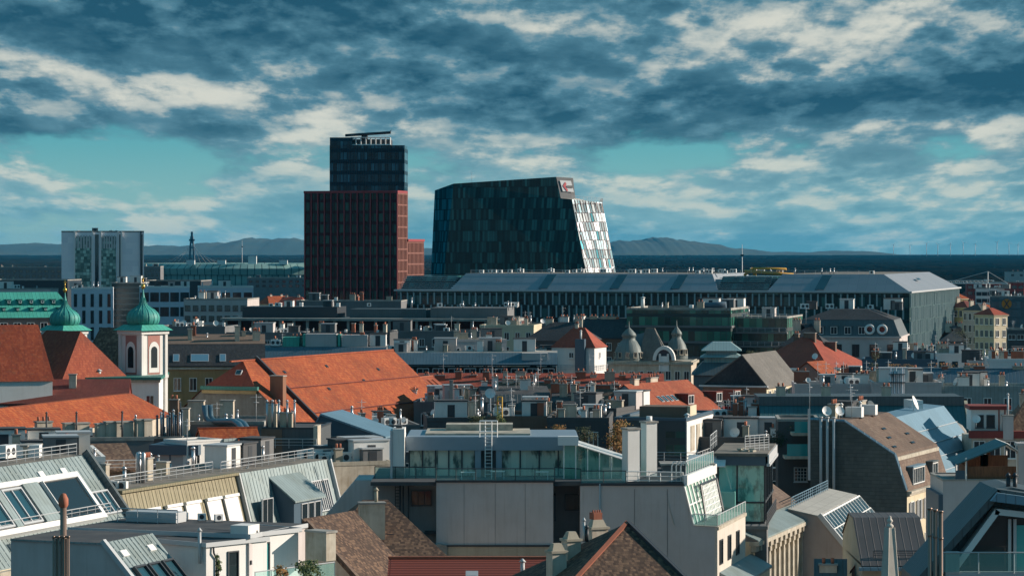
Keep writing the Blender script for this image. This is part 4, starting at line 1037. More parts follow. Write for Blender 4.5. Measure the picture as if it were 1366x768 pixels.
m = MB(); m.frustum(5.5, 11.5, 2.5, 10, b.ze+.3, 6.4, 1.2, 3.2, 0, 3.0, 3.0); b.part('attic_roof', m, [M_gslate])
m = MB()   # arched gable front
xs = [(10.9+2.2*math.cos(R(a)), b.ze+.6+2.8*math.sin(R(a))) for a in range(0, 181, 15)]; xi = [(10.9+1.55*math.cos(R(a)), b.ze+.6+2.1*math.sin(R(a))) for a in range(0, 181, 15)]
for (p, q), (c, d_) in zip(zip(xs, xs[1:]), zip(xi, xi[1:])):
    m.face([(p[0], -.4, p[1]), (c[0], -.4, c[1]), (d_[0], -.4, d_[1]), (q[0], -.4, q[1])]); m.face([(p[0], -.4, p[1]), (q[0], -.4, q[1]), (q[0], 1.6, q[1]), (p[0], 1.6, p[1])]); m.face([(c[0], -.4, c[1]), (c[0], .2, c[1]), (d_[0], .2, d_[1]), (d_[0], -.4, d_[1])])
m.face([(p[0], .2, p[1]) for p in xi], 1); m.box(9.9, 10.3, -.3, .19, b.ze-1.6, b.ze+1.9, 0); m.box(11.5, 11.9, -.3, .19, b.ze-1.6, b.ze+1.9, 0); m.box(10.301, 11.499, -.1, .18, b.ze-1.6, b.ze+1.4, 2)
b.part('arched_gable', m, [M_white, M_glassb, M_wmetal]); b.wins('f', 9, b.ze-3.2, .9, 1.6, 2, -3.4); b.clutter(4, 3, y0=9, y1=13, kinds='cv')
# lantern roof
b = Bd('lantern_roof_hall', 'hall with a tiered greenish glass lantern roof', 'hall', 925, 540, -4, xb=1000, L=13, ye=500, wall=M_mgray)
b.hip(2.2, 1.6, 2.0, M_zincd, topm=M_zincd); z = b.ze+2.2
m = MB(); m.box(1.9, b.W-1.9, 2.4, 10.5, z-.1, z+.9); o = b.part('lantern', m, [M_glasst if 0 else mat('lantern_glass', (.12, .26, .25), .2, fn=f_panes(.5, 3, (.3, .48, .46), 0, (.3, .36, .35), .1, 1))])
m = MB(); m.frustum(1.2, b.W-1.2, 1.6, 11.2, z+.9, .5, .9, .9); m.box(2.3, b.W-2.3, 2.8, 10.2, z+1.4, z+2.1); m.frustum(1.4, b.W-1.4, 1.9, 11, z+2.1, 1.5, 2.0, 2.6); b.part('lantern_top', m, [mat('pale_lantern', (.30, .42, .43), .4, fn=f_seam(.5, .2))], None, o)
# red roofed house with sunlit right side
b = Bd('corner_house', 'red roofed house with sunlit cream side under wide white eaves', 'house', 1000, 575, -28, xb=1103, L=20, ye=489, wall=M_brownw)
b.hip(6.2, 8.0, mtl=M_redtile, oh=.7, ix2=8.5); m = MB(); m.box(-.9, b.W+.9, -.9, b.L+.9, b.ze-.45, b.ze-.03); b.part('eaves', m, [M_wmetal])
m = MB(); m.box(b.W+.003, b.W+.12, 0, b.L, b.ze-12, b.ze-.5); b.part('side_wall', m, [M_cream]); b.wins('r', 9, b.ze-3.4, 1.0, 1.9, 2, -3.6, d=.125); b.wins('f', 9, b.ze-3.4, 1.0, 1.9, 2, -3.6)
b.chim(b.W*.55, 9, b.top-1.2, 2.4, .7, 1.3, 0, M_brownw); b.chim(b.W*.72, 13, b.top-3, 2.2, .7, 1.3, 0, M_brownw); b.put('satellite_dish', dish_mesh(.6), T(b.W*.8, 2, b.ze+1.2)); b.chim(b.W*.35, 10, b.top-1.4, 1.0, .7, 1.3, 2, M_brownw)
# small orange roof piece behind
b = Bd('small_house', 'small house with orange red half roof below the sunlit corner house', 'house', 1102, 505, 60, W=7, L=7, ye=505, wall=M_pink); b.gable(2.6, M_orange, wall=M_pink)
# grey roofed house
b = Bd('gable_house', 'house with black gable front and grey sunlit roof slope', 'house', 938, 470, -20, xb=1022, L=20, ye=513, wall=M_brownw)
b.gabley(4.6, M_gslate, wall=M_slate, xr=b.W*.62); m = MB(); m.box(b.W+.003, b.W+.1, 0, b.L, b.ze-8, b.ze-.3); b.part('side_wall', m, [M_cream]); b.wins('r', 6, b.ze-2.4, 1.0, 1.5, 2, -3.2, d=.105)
m = MB(); m.box(-.5, b.W+.4, -.7, -.16, b.ze-.25, b.ze); b.part('gutter', m, [M_alu]); b.wins('f', 4, b.ze-3.6, .9, 1.5, 2, -3.3)
for k in range(3): b.put('flue_pipe', vent_mesh(2.2, .35, M_wmetal), T(b.W*.1+k*1.5, -3, b.ze-5))
# orange roof with dormers (sunlit, right facing)
b = Bd('orange_roof_house', 'white house with sunlit orange roof carrying dormers and skylights', 'house', 893, 440, 58, xb=975, L=13, ye=566, wall=M_white)
b.prof([(-.4, -.3), (7.6, 5.6), (14, 0)], M_orange2, .2, M_bluel)
for u_ in (12, 21, 27): b.dormer(0, u_, 4.2, 1.9, 1.5, M_dred, M_dred, kind='shed')
for u_ in (5.2, 6.6, 8.0, 9.4): b.put('skylight', skylight_mesh(.8, 1.3), b.slopeM(0, u_, 5.4))
b.wins('f', 10, b.ze-2.8, .9, 1.7, 2, -3.3); b.chim(3, 7.6, b.top-1, 1.4, .8, 1.7); b.chim(9, 8, b.top-1, 2.2, .8, 1.7, 3)
# dark red long roof strip
b = Bd('long_red_block', 'long low block with dark red roof crossing behind the chimneys', 'building', 556, 500, -2, xb=885, L=11, ye=516, wall=M_brownw); b.gable(1.9, M_redtile, wall=M_brownw)
r = random.Random(8); [b.chim(b.W*(.04+.92*k/15)+r.uniform(-.5, .5), 2.2+r.random()*2, b.ze+.6, r.choice([.7, 1.1, 1.7]), .7, r.choice([1.2, 1.8]), 2, r.choice([M_dirtyw, M_rust, M_beige])) for k in range(16)]
for k in range(4): b.put('antenna', antenna_mesh(3.5), T(b.W*(.1+.2*k), 5.5, b.top))
specs = [
 (500, 450, 0, 560, 10, 540, M_mgray, M_slate, 'flat', 'dark grey block crowded with chimneys right of the orange annex'),
 (552, 440, -3, 612, 12, 540, M_mgray, M_conc, 'flat', 'grey block with tall lit flue behind the glass penthouse'),
 (604, 430, 8, 650, 12, 540, M_brownw, M_tar, 'flat', 'brown block between tall flue and big satellite dish'),
 (645, 425, 6, 735, 12, 556, M_mgray, M_zincd, 'mans', 'grey mansard with dark dormers behind the yellow ladder'),
 (655, 470, -5, 770, 8, 536, M_dgray, M_brown, 'gable', 'brown ridge roof with rows of chimneys below the dark red roof'),
 (735, 420, -3, 800, 12, 566, M_dgray, M_slate, 'mans', 'dark mansard with pale dormer boxes left of the grey gable'),
 (765, 450, -12, 868, 10, 551, M_mgray, M_brown2, 'gable', 'wide grey brown gable roof in front of the domed palace'),
 (570, 370, 4, 660, 12, 562, M_dgray, M_tar, 'flat', 'dark block with brick chimneys right behind the glass penthouse roof'),
 (650, 365, -2, 740, 12, 560, M_brownw, M_zincd, 'flat', 'brown courtyard block with teal gutter behind the penthouse ladder'),
 (730, 360, -4, 812, 14, 562, M_dgray, M_tar, 'flat', 'dark block with climbing stems behind the conservatory'),
 (756, 385, -22, 822, 12, 548, M_dgray, M_zincd, 'flat', 'dark leaning grey block with pale coping left of the lit office cube'),
 (440, 340, 20, 520, 12, 598, M_mgray, M_gravel, 'flat', 'gravel roof block with white vents left of the glass penthouse'),
 (470, 390, 10, 560, 12, 572, M_mgray, M_tar, 'flat', 'dark flat roof at the foot of the big orange roof'),
 (945, 395, -8, 1045, 12, 560, M_brownw, M_tar, 'flat', 'brown courtyard block crowded with vents right of the lit office cube'),
 (930, 350, -8, 1045, 12, 588, M_dgray, M_tar, 'flat', 'black flat roof with rails behind the dark glass penthouse'),
 (960, 430, -6, 1050, 12, 552, M_redw, M_gslate, 'flat', 'dark red wall block with white flues below the black gable'),
 (1090, 470, -4, 1190, 12, 512, M_dgray, M_tar, 'flat', 'dark block with planted roof terrace right of the grey roofed house'),
 (1060, 440, -3, 1170, 10, 516, M_grayw, M_conc, 'flat', 'pale grey parapet block with white vents behind the long teal roof'),
 (1164, 435, -3, 1256, 10, 514, M_grayw, M_conc, 'flat', 'grey concrete box block beside the tall flue bundle'),
 (1250, 435, -3, 1385, 10, 519, M_zinc, M_conc, 'flat', 'pale seamed parapet block behind the dark red dormer house'),
 (1100, 520, -6, 1180, 10, 508, M_dgray, M_tar, 'flat', 'dark roof with round orange shrubs beside the sunlit corner house'),
]
simple(specs, wn=True, cl=15)
# tall flue bundle
b = Bd('flue_bundle', 'bundle of tall steel flues rising from the grey box block', 'flues', 1187, 428, 0, W=2, L=2, ze=1); z0, z1 = Z(530, 428), Z(490, 428)
for k in range(8): m = MB(); m.tube([(.1+k*.27, .3*(k % 2), 0), (.1+k*.27, .3*(k % 2), z1-.2*(k % 3))], .10, 6); b.part('flue_pipe', m, [M_steel])
m = MB(); m.box(-.1, 2.2, -.15, .5, z1-2.2, z1-2.05); m.box(-.1, 2.2, -.15, .5, z1-1, z1-.9); b.part('bracket', m, [M_dmetal])
b = Bd('flue_pipe', 'single tall sunlit flue with cap left of the satellite dish', 'flue', 602, 425, 0, W=1, L=1, ze=1); m = MB(); m.box(-.25, .25, -.25, .25, 0, Z(508, 425)); m.box(-.32, .32, -.32, .32, Z(508, 425), Z(507, 425)); b.part('stack', m, [M_conc])
b = Bd('satellite_dish', 'big white satellite dish between the chimneys in the centre', 'satellite dish', 654, 424, 0, W=1, L=1, ze=1)
m = MB(); m.tube([(0, .3, 0), (0, .3, Z(524, 424))], .1, 6); b.part('mast', m, [M_steel]); b.put('dish', dish_mesh(.75), T(0, 0, Z(528, 424)-.6))
# ------------------------------------------------------------ helpers for the near blocks
def u_at(bd, px, y0=0.0):
    """metres along the front where the photo column px meets the plane y = y0"""
    k = (px-683)/F; c, s_ = math.cos(R(bd.ang)), math.sin(R(bd.ang))
    X0, D0 = bd.X0-s_*y0, bd.D0+c*y0
    return (k*D0-X0)/(c-k*s_)
def local(bd, px, py, D): return bd.M.inverted() @ P(px, py, D)
def slab(bd, name, pts, D, th, mtl, parent=None, mi=None):
    """upright slab whose outline is given by photo pixels at distance D, th metres thick"""
    m = MB(); inv = bd.M.inverted(); a = [P(x, y, D) for x, y in pts]; b_ = [p+Vector((0, th, 0)) for p in a]
    a = [inv @ p for p in a]; b_ = [inv @ p for p in b_]; n = len(a)
    m.face(a[::-1]); m.face(b_)
    for i in range(n): j = (i+1) % n; m.face([a[i], a[j], b_[j], b_[i]])
    return bd.part(name, m, [mtl], None, parent)

# ------------------------------------------------------------ church with two onion towers
b = Bd('church', 'church with red hipped roofs and two green onion domes with gold finials', 'church', -25, 395, 3, xb=212, L=17, ye=507, wall=M_white)
m = MB(); m.box(-.3, b.W+.3, -.45, b.L, b.ze, b.ze+.35); b.part('cornice', m, [M_copperd])
m = MB(); m.box(-.2, b.W+.2, -.25, -.003, b.ze-.35, b.ze); b.part('moulding', m, [M_stone])
b.wins('f', 10, b.ze-3.4, .9, 1.3)
for k in (17.2, 19.2): m = MB(); m.box(k, k+.2, -.2, -.003, b.ze-6, b.ze-.36); b.part('downpipe', m, [M_dmetal])
s = Bd(None, None, None, -110, 371, 17, xb=70, L=14, ye=510, root=b, wall=M_white, wname='nave_wall'); s.hip(6.9, 3, mtl=M_redtile if 0 else mat('church_tile', (.26, .038, .011), .8, fn=f_tile((.36, .075, .025), 1.0, .24, .36, .55)), oh=.2, name='nave_roof', ix2=.8)
CT = MATS['church_tile']
s = Bd(None, None, None, 2, 402.5, -45, W=13.6, L=10.4, ye=503, root=b, wall=M_white, wname='nave_wall'); s.hip(6.3, 3, mtl=CT, oh=.3, ix2=3, name='transept_roof')
s = Bd(None, None, None, 108, 412, -12, xb=168, L=9, ye=490, root=b, wall=M_white, wname='choir_wall'); s.hip(5.4, 1.2, mtl=M_brown, oh=.2, name='choir_roof')
for (px, py) in ((33, 497), (132, 496)):
    b.put('roof_hatch', vent_mesh(.5, .28, M_alu), b.M.inverted() @ T(*P(px, py+4, 397.5)))
def onion_tower(B, px, D, a, w, ztop, base0, sc=1.0):
    t = Bd(None, None, None, px, D, a, W=w, L=w, ze=ztop, root=B)
    m = MB(); m.box(0, w, 0, w, base0, ztop)
    o = t.part('bell_tower', m, [M_white])
    m = MB()
    for (x0, y0) in ((0, 0), (w, 0), (w, w), (0, w)): m.box(x0-.22, x0+.22, y0-.22, y0+.22, base0, ztop)
    t.part('corner_pilaster', m, [M_white], None, o)
    m = MB(); m.box(-.35, w+.35, -.35, w+.35, ztop-.5, ztop); m.box(-.3, w+.3, -.3, w+.3, ztop-6.4, ztop-6.0); t.part('cornice', m, [M_white], None, o)
    for f in 'fr':
        m = MB(); pr = [(-.85, 0), (.85, 0), (.85, 4.9), (-.85, 4.9)]
        m.box(-1.08, 1.08, -.06, -.003, 0, 5.2, 0); m.box(-.92, .92, -.10, -.06, .25, 3.3, 2)
        arc = [(.92*math.cos(R(q)), 3.3+1.1*math.sin(R(q))) for q in range(0, 181, 20)]
        m.face([(x, -.10, z) for x, z in arc], 2)
        m.box(-.55, .55, -.13, -.10, .9, 3.2, 1); m.face([(.55*math.cos(R(q)), -.135, 3.2+.55*math.sin(R(q))) for q in range(0, 181, 20)], 1)
        t.part('belfry_window', m, [mat('pink_surround', (.42, .20, .17), .85, fn=f_plaster(.3)), M_glass, M_white], t.face(f, w/2, ztop-5.9, 0), o)
    m = MB(); c = w/2; m.frustum(-.75, w+.75, -.75, w+.75, ztop, .75, 1.0, 1.0); t.part('skirt_roof', m, [M_copper])
    m = MB(); pr = [(1.75, .7), (2.1, 1.0), (2.25, 1.55), (2.25, 2.1), (2.05, 2.7), (1.6, 3.25), (1.05, 3.65), (.66, 4.05), (.42, 4.55), (.24, 5.3), (.11, 6.2), (.06, 6.9)]
    m.lathe([(r_*sc, .7+(z-.7)*.80*sc) for r_, z in pr], c, c, seg=20)
    PZ = [(r_*sc+.02, .7+(z-.7)*.80*sc if z > .7 else z) for r_, z in pr]
    for k in range(18):
        a_ = 2*math.pi*k/18; m.tube([(c+r_*math.cos(a_), c+r_*math.sin(a_), z) for r_, z in PZ[:-2]], .035, 4)
    d_ = t.part('onion_dome', m, [M_copperd if 0 else mat('dome_copper', (.05, .33, .29), .6, fn=f_seam(.7, .35, .35))], T(0, 0, ztop))
    m = MB(); m.lathe([(0, 6.7), (.2, 6.85), (.3, 7.15), (.2, 7.4), (.05, 7.5), (.05, 7.7), (.14, 7.8), (.05, 7.95), (.03, 8.7), (0, 8.7)], c, c, seg=10)
    m.box(c-.25, c+.25, c-.03, c+.03, 8.2, 8.28); t.part('gold_finial', m, [M_gold], T(0, 0, ztop-6.7+.7+6.0*.80*sc-.05), d_)
onion_tower(b, 161, 404.8, -41, 4.25, Z(441, 402), 20)
onion_tower(b, 60, 428, -41, 4.0, Z(441, 426), 20, .97)
b.chim(u_at(b, 104), 1.0, b.ze-2.6, 1.4, .8, 2.4, 3, M_dirtyw); b.chim(u_at(b, 13), -1.5, b.ze-4, .8, .8, 3.2, 0, M_dirtyw)

# red roofs below the church
b = Bd('row_house', 'long dark red roof directly below the white church wall', 'house', -30, 374, 4, xb=170, L=9, ye=538, wall=M_redw); b.gable(2.6, M_dred, wall=M_redw)
for px in (14, 56, 97): b.chim(u_at(b, px, 3), 3, b.ze+1.0, .9, .7, 2.4, 0)
b = Bd('monastery_wing', 'long sunlit orange tiled roof with hipped right end at the left edge', 'building', -72, 309.5, 74, W=60, L=7.6, ze=34.6, wall=M_dirtyw); b.hip(2.9, 3.6, 3.6, M_orange, oh=.4, iy2=3.6)
b.wins('f', 14, b.ze-2.8, 1.0, 1.6, 1)
b = Bd('chimney_house', 'low grey house lined with weathered cream chimney blocks below the long orange roof', 'house', -10, 316, 12, xb=205, L=9, ye=590, wall=M_mgray); b.flat(M_tar, .4, M_conc)
for px, w_, h_, n in ((58, 1.7, 1.9, 3), (92, 1.2, 1.7, 0), (108, 1.6, 1.7, 0), (134, 1.0, 1.6, 0), (146, 1.0, 1.8, 0), (165, 1.9, 1.8, 0), (186, .9, 2.0, 0), (196, .9, 2.0, 0)):
    b.chim(u_at(b, px, 2), 2, b.top, w_, .9, h_, n, M_dirtyw, rot=16)
for px in (102, 163, 62): b.put('vent_pipe', vent_mesh(2.8, .1, M_dmetal), T(u_at(b, px, 1), 1, b.top))
b.clutter(8, 5, y0=4, y1=8, kinds='avd')

# big orange roof with grey half-hipped gable
b = Bd('great_roof_house', 'huge sunlit orange tiled roof with grey gable and dark fire wall', 'house', 408, 408, 67, W=52, L=23.2, ze=29.3, wall=M_mgray)
h, yr, W_ = 10.2, 11.6, b.W; z = b.ze; fr = .66; hu = 3.6
A0, A1 = (-.3, -.5, z-.4), (W_+.3, -.5, z-.4); B0, B1 = (-.3, 23.7, z-.4), (W_+.3, 23.7, z-.4)
q0, q1 = (-.3, yr*fr, z+h*fr), (-.3, 23.2-yr*fr, z+h*fr); r0, r1 = (hu, yr, z+h), (W_+.3, yr, z+h)
m = MB(); m.face([A0, A1, r1, r0, q0]); m.face([B1, B0, q1, r0, r1]); b.roof = b.part('roof', m, [M_orange])
m = MB(); m.face([q1, q0, r0]); b.part('half_hip', m, [M_redtile])
m = MB(); m.extr([(0, z), (23.2, z), (23.2-yr*fr, z+h*fr-.1), (yr*fr, z+h*fr-.1)], 0, .3); b.part('gable_wall', m, [mat('rough_grey_render', (.20, .205, .195), .95, fn=f_plaster(.7, 2))])
m = MB(); m.box(-.45, -.05, yr*fr-.3, 23.2-yr*fr+.3, z+h*fr-.9, z+h*fr-.45); b.part('gable_trim', m, [M_ochre])
m = MB(); m.box(-.6, -.1, yr*fr-.5, 23.2-yr*fr+.5, z+h*fr-.4, z+h*fr+.1); b.part('gutter', m, [M_copperd])
b.pp = [(-.5, z-.4), (yr, z+h)]; b.t = 0.0; sl = math.atan2(h+.4, yr+.5); SL = math.hypot(h+.4, yr+.5)
u0 = 7.4; m = MB(); m.box(-.22, .22, 0, SL+.3, -.2, .55); b.part('fire_wall', m, [M_dmetal], b.slopeM(0, u0, 0))
for v in (.30, .62):
    m = MB(); m.box(u0+.5, W_, SL*v, SL*v+.10, .0, .18); b.part('snow_guard', m, [M_dred], T(0, -.5, z-.4) @ RX(sl))
for u_, v in ((3.2, 5.6), (12, 13), (20, 9), (26, 13.5), (33, 10), (41, 12), (44, 5), (30, 4.5)): b.put('roof_hatch', skylight_mesh(.6, .5, M_dmetal, M_glass), b.slopeM(0, u_, v))
m = MB(); m.box(-.05, W_+.3, yr-.18, yr+.18, z+h-.05, z+h+.14); b.part('ridge_cap', m, [M_orange2], T(hu*0, 0, 0) if 0 else None)
b.chim(2.6, 5.6, z+4.2, 1.0, 2.0, 4.0, 0, mat('brown_chimney', (.26, .13, .08), .9, fn=f_plaster(.4)))
b.put('roof_hatch', skylight_mesh(.9, .8, M_alu, M_glassb), T(1.4, 11.6-.4, z+h*.82) @ RZ(-90) @ RX(R(50)))
b = Bd('orange_annex', 'small pinkish orange tiled roof with raised ribs beside the end of the huge orange roof', 'house', 600, 462, 67, W=10, L=14, ye=556, wall=M_pink); b.gable(5.6, M_orange2, wall=M_pink, yr=7.6, cap=M_rust)
for u_ in (1.5, 3.2, 4.9, 6.6, 8.3): m = MB(); m.box(u_, u_+.14, 0, 9, .22, .34); b.part('roof_rib', m, [M_rust], T(0, -.3, b.ze-.2) @ RX(math.atan2(5.6, 7.6)))

# house with the twin ducts
b = Bd('duct_house', 'flat roofed grey house carrying twin blue ventilation ducts in front of the grey gable', 'house', 238, 350, -4, xb=352, L=12, ye=566, wall=M_mgray); b.flat(M_tar, .4, M_conc)
b.chim(u_at(b, 262, 5), 5, b.top, 1.9, 1, 2.4, 0, M_dirtyw); b.chim(u_at(b, 303, 6), 6, b.top, 1.6, 1, 2.4, 0, M_dirtyw)
for dx in (0, .55): 
    m = MB(); inv = b.M.inverted(); m.tube([inv @ (P(x, y, D)+Vector((dx, dx*.8, 0))) for x, y, D in ((273, 540, 352), (274, 556, 352), (279, 562, 351), (312, 562, 346), (319, 566, 343), (341, 598, 335), (344, 604, 334))], .36, 10, 0)
    b.part('duct', m, [M_bmetal if 0 else mat('duct_metal', (.13, .21, .26), .35, .5)])
b.clutter(6, 9, y0=1, y1=3.5, kinds='vvt')
b = Bd('small_house', 'small orange tiled roof under the twin blue ducts', 'house', 276, 330, 18, xb=352, L=8, ye=608, wall=M_brownw); b.gable(2.6, M_orange, wall=M_brownw, cap=M_orange2)
b = Bd('flue_house', 'narrow dark house bristling with thin flues left of the grey gable', 'house', 205, 345, -5, xb=243, L=8, ye=585, wall=M_dgray); b.flat(M_tar, .3)
for k in range(9): b.put('flue_pipe', vent_mesh(2.4+.3*(k % 3), .13, M_steel if k % 2 else M_bmetal), T(.3+k*.36, .5+.5*(k % 2), b.top))
b.chim(1.6, 4, b.top, 1.0, .8, 4.2, 2, M_brownw); b.chim(3.0, 3.5, b.top, .9, .8, 3.2, 0, M_dirtyw)
# white roof hut
b = Bd('stair_hut', 'small grey and white roof hut with dark blue flat top and sunlit white side', 'roof hut', 204, 300, -8, xb=250, L=5, ye=606, wall=M_grayw)
m = MB(); m.box(-.3, b.W+1.2, -.4, b.L+.2, b.ze, b.ze+1.0); b.part('roof', m, [M_bmetal]); m = MB()
for u_ in (0, 1.7): m.box(u_, u_+.12, -.08, -.003, 10, b.ze)
b.part('downpipe', m, [M_bmetal]); b.wins('f', 1, b.ze-2.2, .6, 1.6, u0=.9, frame=M_alu, nx=1)
s = Bd(None, None, None, 250, 299, 42, xb=297, L=4, ye=590, root=b, wall=M_white); s.flat(M_conc, .2, M_white); s.wins('f', 2, s.ze-2.4, .7, 1.3)
m = MB(); m.box(s.W, s.W+1.8, -.2, 0, s.ze-3.4, s.ze+.2); s.part('screen', m, [M_zinc])
b.put('railing', rail_mesh([(-1, -1.5, b.ze-2.4), (9, -1.5, b.ze-2.4)], 1.0, 1.3)); b.put('antenna', antenna_mesh(2.5), T(3, 2, b.ze+1))
b = Bd('terrace_house', 'house with flat brown gravel roof under the white roof hut', 'house', 130, 292, -6, xb=345, L=14, ye=640, wall=M_dirtyw); b.flat(M_gravel, .3); b.clutter(10, 71, y0=1, y1=5, kinds='vavdc')

# corrugated and brown walls, blue roofed studio
b = Bd('clad_house', 'brown and dark grey clad windowless block below the huge orange roof', 'building', 350, 322, -5, xb=423, L=10, ye=572, wall=mat('grey_cladding', (.085, .10, .11), .6, fn=f_seam(.4, .2, .3))); b.flat(M_tar, .2, M_dmetal)
m = MB(); m.box(-.1, b.W*.36, -.15, -.003, 0, b.ze); b.part('brown_wall', m, [M_brownw]); m = MB(); m.box(b.W-.35, b.W+.1, -.3, 2, 0, b.ze+.4); b.part('pier', m, [M_dirtyw])
b.chim(.8, 2, b.top, .9, .8, 2.4, 2, M_dirtyw); b.chim(2.3, 1, b.top, 1.6, .8, 1.6, 3, M_beige); [b.put('flue_pipe', vent_mesh(2.8, .12), T(x, .6, b.top)) for x in (.4, 1.0, 1.7, 2.6, 3.4)]
b.put('railing', rail_mesh([(0, -.5, b.ze-2.0), (b.W, -.5, b.ze-2.0)], 1.0, 1.3, M_alu))
b = Bd('studio_house', 'rooftop studio with sloping blue metal roof and glazed front', 'building', 412, 336, -14, xb=512, L=8, ye=582, wall=M_bmetal); b.gabley(2.4, M_bluel, oh=.25, wall=M_bmetal, xr=1.4)
for k in range(4): near_window(b, b.face('f', .8+k*1.05, b.ze-1.9), .8, 1.9, M_zinc, M_glass, 1)
b.put('flue_pipe', vent_mesh(2.6, .22, M_bluel), T(b.W*.78, -.6, b.ze-2.6)); b.put('railing', rail_mesh([(-.5, -1.2, b.ze-2.6), (b.W*.6, -1.2, b.ze-2.6)], 1.0, 1.3, M_alu))
b = Bd('vent_roof_house', 'low roof crowded with white vents and cooling boxes left of the glass penthouse', 'house', 425, 312, 24, xb=525, L=10, ye=622, wall=M_dirtyw); b.flat(M_gravel, .4, M_stone); b.clutter(18, 91, kinds='aavhcvd', y0=.8, y1=8)

# ------------------------------------------------------------ seam roofed attic houses along the left street
b = Bd('attic_house', 'grey seam metal attic roof with big white framed loggia at the left edge', 'house', -73, 228, 71, W=34, L=14, ze=29.7, wall=M_cream)
b.prof([(0, 0), (5.6, 7.2), (13, 7.3), (14, 6)], M_zinc, .15, M_mgray, M_gravel, ribs=.75)
SLn = math.hypot(5.6, 7.2)
m = MB(); m.box(-.2, .2, -.2, SLn+.3, -.1, .55); b.part('verge_wall', m, [M_zincd], b.slopeM(0, b.W-.1, 0))
m = MB(); m.box(-.2, b.W+.2, -.6, .05, b.ze-.5, b.ze-.05); m.box(-.2, b.W+.2, -.25, -.003, b.ze-2.3, b.ze-1.9); b.part('cornice', m, [M_stone])
def frame_on(bd, seg, u0, u1, v0, v1, name, fr, gl, t=.35, lift=.45, nx=1, skew=0.0):
    """raised framed glazing lying parallel to a roof slope"""
    m = MB()
    for (a, c_, d_, e) in ((u0, u1, v1-t, v1), (u0, u1, v0, v0+t), (u0, u0+t, v0+t, v1-t), (u1-t, u1, v0+t, v1-t)): m.box(a, c_, d_, e, -.1, lift)
    for i in range(1, nx): q = u0+(u1-u0)*i/nx; m.box(q-.07, q+.07, v0+t, v1-t, 0, lift-.05)
    o = bd.part(name, m, [fr], bd.slopeM(seg, 0, 0)); m = MB(); m.box(u0+t, u1-t, v0+t, v1-t, 0, lift-.18); bd.part('pane', m, [gl], bd.slopeM(seg, 0, 0), o); return o
frame_on(b, 0, 8.0, b.W-4.6, 2.6, 7.4, 'loggia_frame', M_wmetal, M_glass, .5, .6)
for u0, u1 in ((9.2, 13.6), (15.0, 18.4)): frame_on(b, 0, u0, u1, 3.2, 6.7, 'skylight', M_alu, M_glassb, .18, .72, 2)
m = MB(); m.box(18.8, 21.4, 3.1, 6.9, 0, .75); b.part('seam_panel', m, [M_zinc], b.slopeM(0, 0, 0))
m = MB(); m.box(13.8, 14.8, 3.1, 6.9, 0, .74); b.part('seam_panel', m, [M_zinc], b.slopeM(0, 0, 0))
frame_on(b, 0, b.W-4.3, b.W-.8, 3.0, 5.4, 'skylight', M_alu, M_glassb, .15, .25, 3)
frame_on(b, 0, 12, 19, .5, 2.0, 'skylight', M_alu, M_glassb, .15, .4, 3); frame_on(b, 0, 20, 24, .4, 1.6, 'skylight', M_alu, M_glassb, .15, .4, 2)
m = MB(); m.box(22.2, 22.3, 3.1, 6.9, .5, .8); b.part('loggia_post', m, [M_wmetal], b.slopeM(0, 0, 0))
b.put('railing', rail_mesh([(8, 1.6, b.ze+2.6), (b.W-3, 1.6, b.ze+2.6)], .9, 1.4))
for u_ in (b.W-9.6, b.W-5.6): b.put('roof_hatch', skylight_mesh(.9, .5, M_wmetal, M_wmetal), b.slopeM(0, u_, 7.7))
m = MB(); m.extr([(0, -1.2), (3.2, 3.0), (3.2, -1.2)], 24.2, 24.9); b.part('party_wall_wing', m, [M_bmetal], T(0, -.3, b.ze+.5))
b.wins('f', 11, b.ze-4.8, 1.2, 2.0); 
m = MB(); m.box(0, 2.6, 0, 1.6, 0, 1.9); b.part('white_plant_box', m, [M_wmetal], b.M.inverted() @ T(*P(12, 623, 258)))
m = MB(); m.box(0, 1.2, 0, 1.6, 0, 1.2); b.part('plant_box', m, [M_alu], b.M.inverted() @ T(*P(-8, 622, 259)))
b.put('railing', rail_mesh([(6, 6.4, b.ze+7.3), (b.W, 6.4, b.ze+7.3)], 1.0, 1.5))
b.chim(b.W-4, 9, b.ze+7.3, 2.6, 1.2, 1.0, 0, M_stone); b.put('air_conditioner', ac_mesh(1), T(b.W-8, 9, b.ze+7.4))
b = Bd('white_terrace_house', 'low white parapets and terraces behind the seam metal attic roof', 'house', -20, 272, 12, xb=140, L=16, ye=618, wall=M_white); b.flat(M_gravel, .5, M_white); b.clutter(13, 17, kinds='avvch', y0=1, y1=14)
M_rustw = MATS['brown_chimney']
b = Bd('courtyard_house', 'dark courtyard house with small orange gable behind the steel twin flue', 'house', 120, 285, 20, xb=185, L=12, ye=628, wall=M_brownw); b.gable(2.0, M_brown, wall=M_rust); b.put('railing', rail_mesh([(0, -.6, b.ze), (b.W, -.6, b.ze)], 1.0, 1.4))

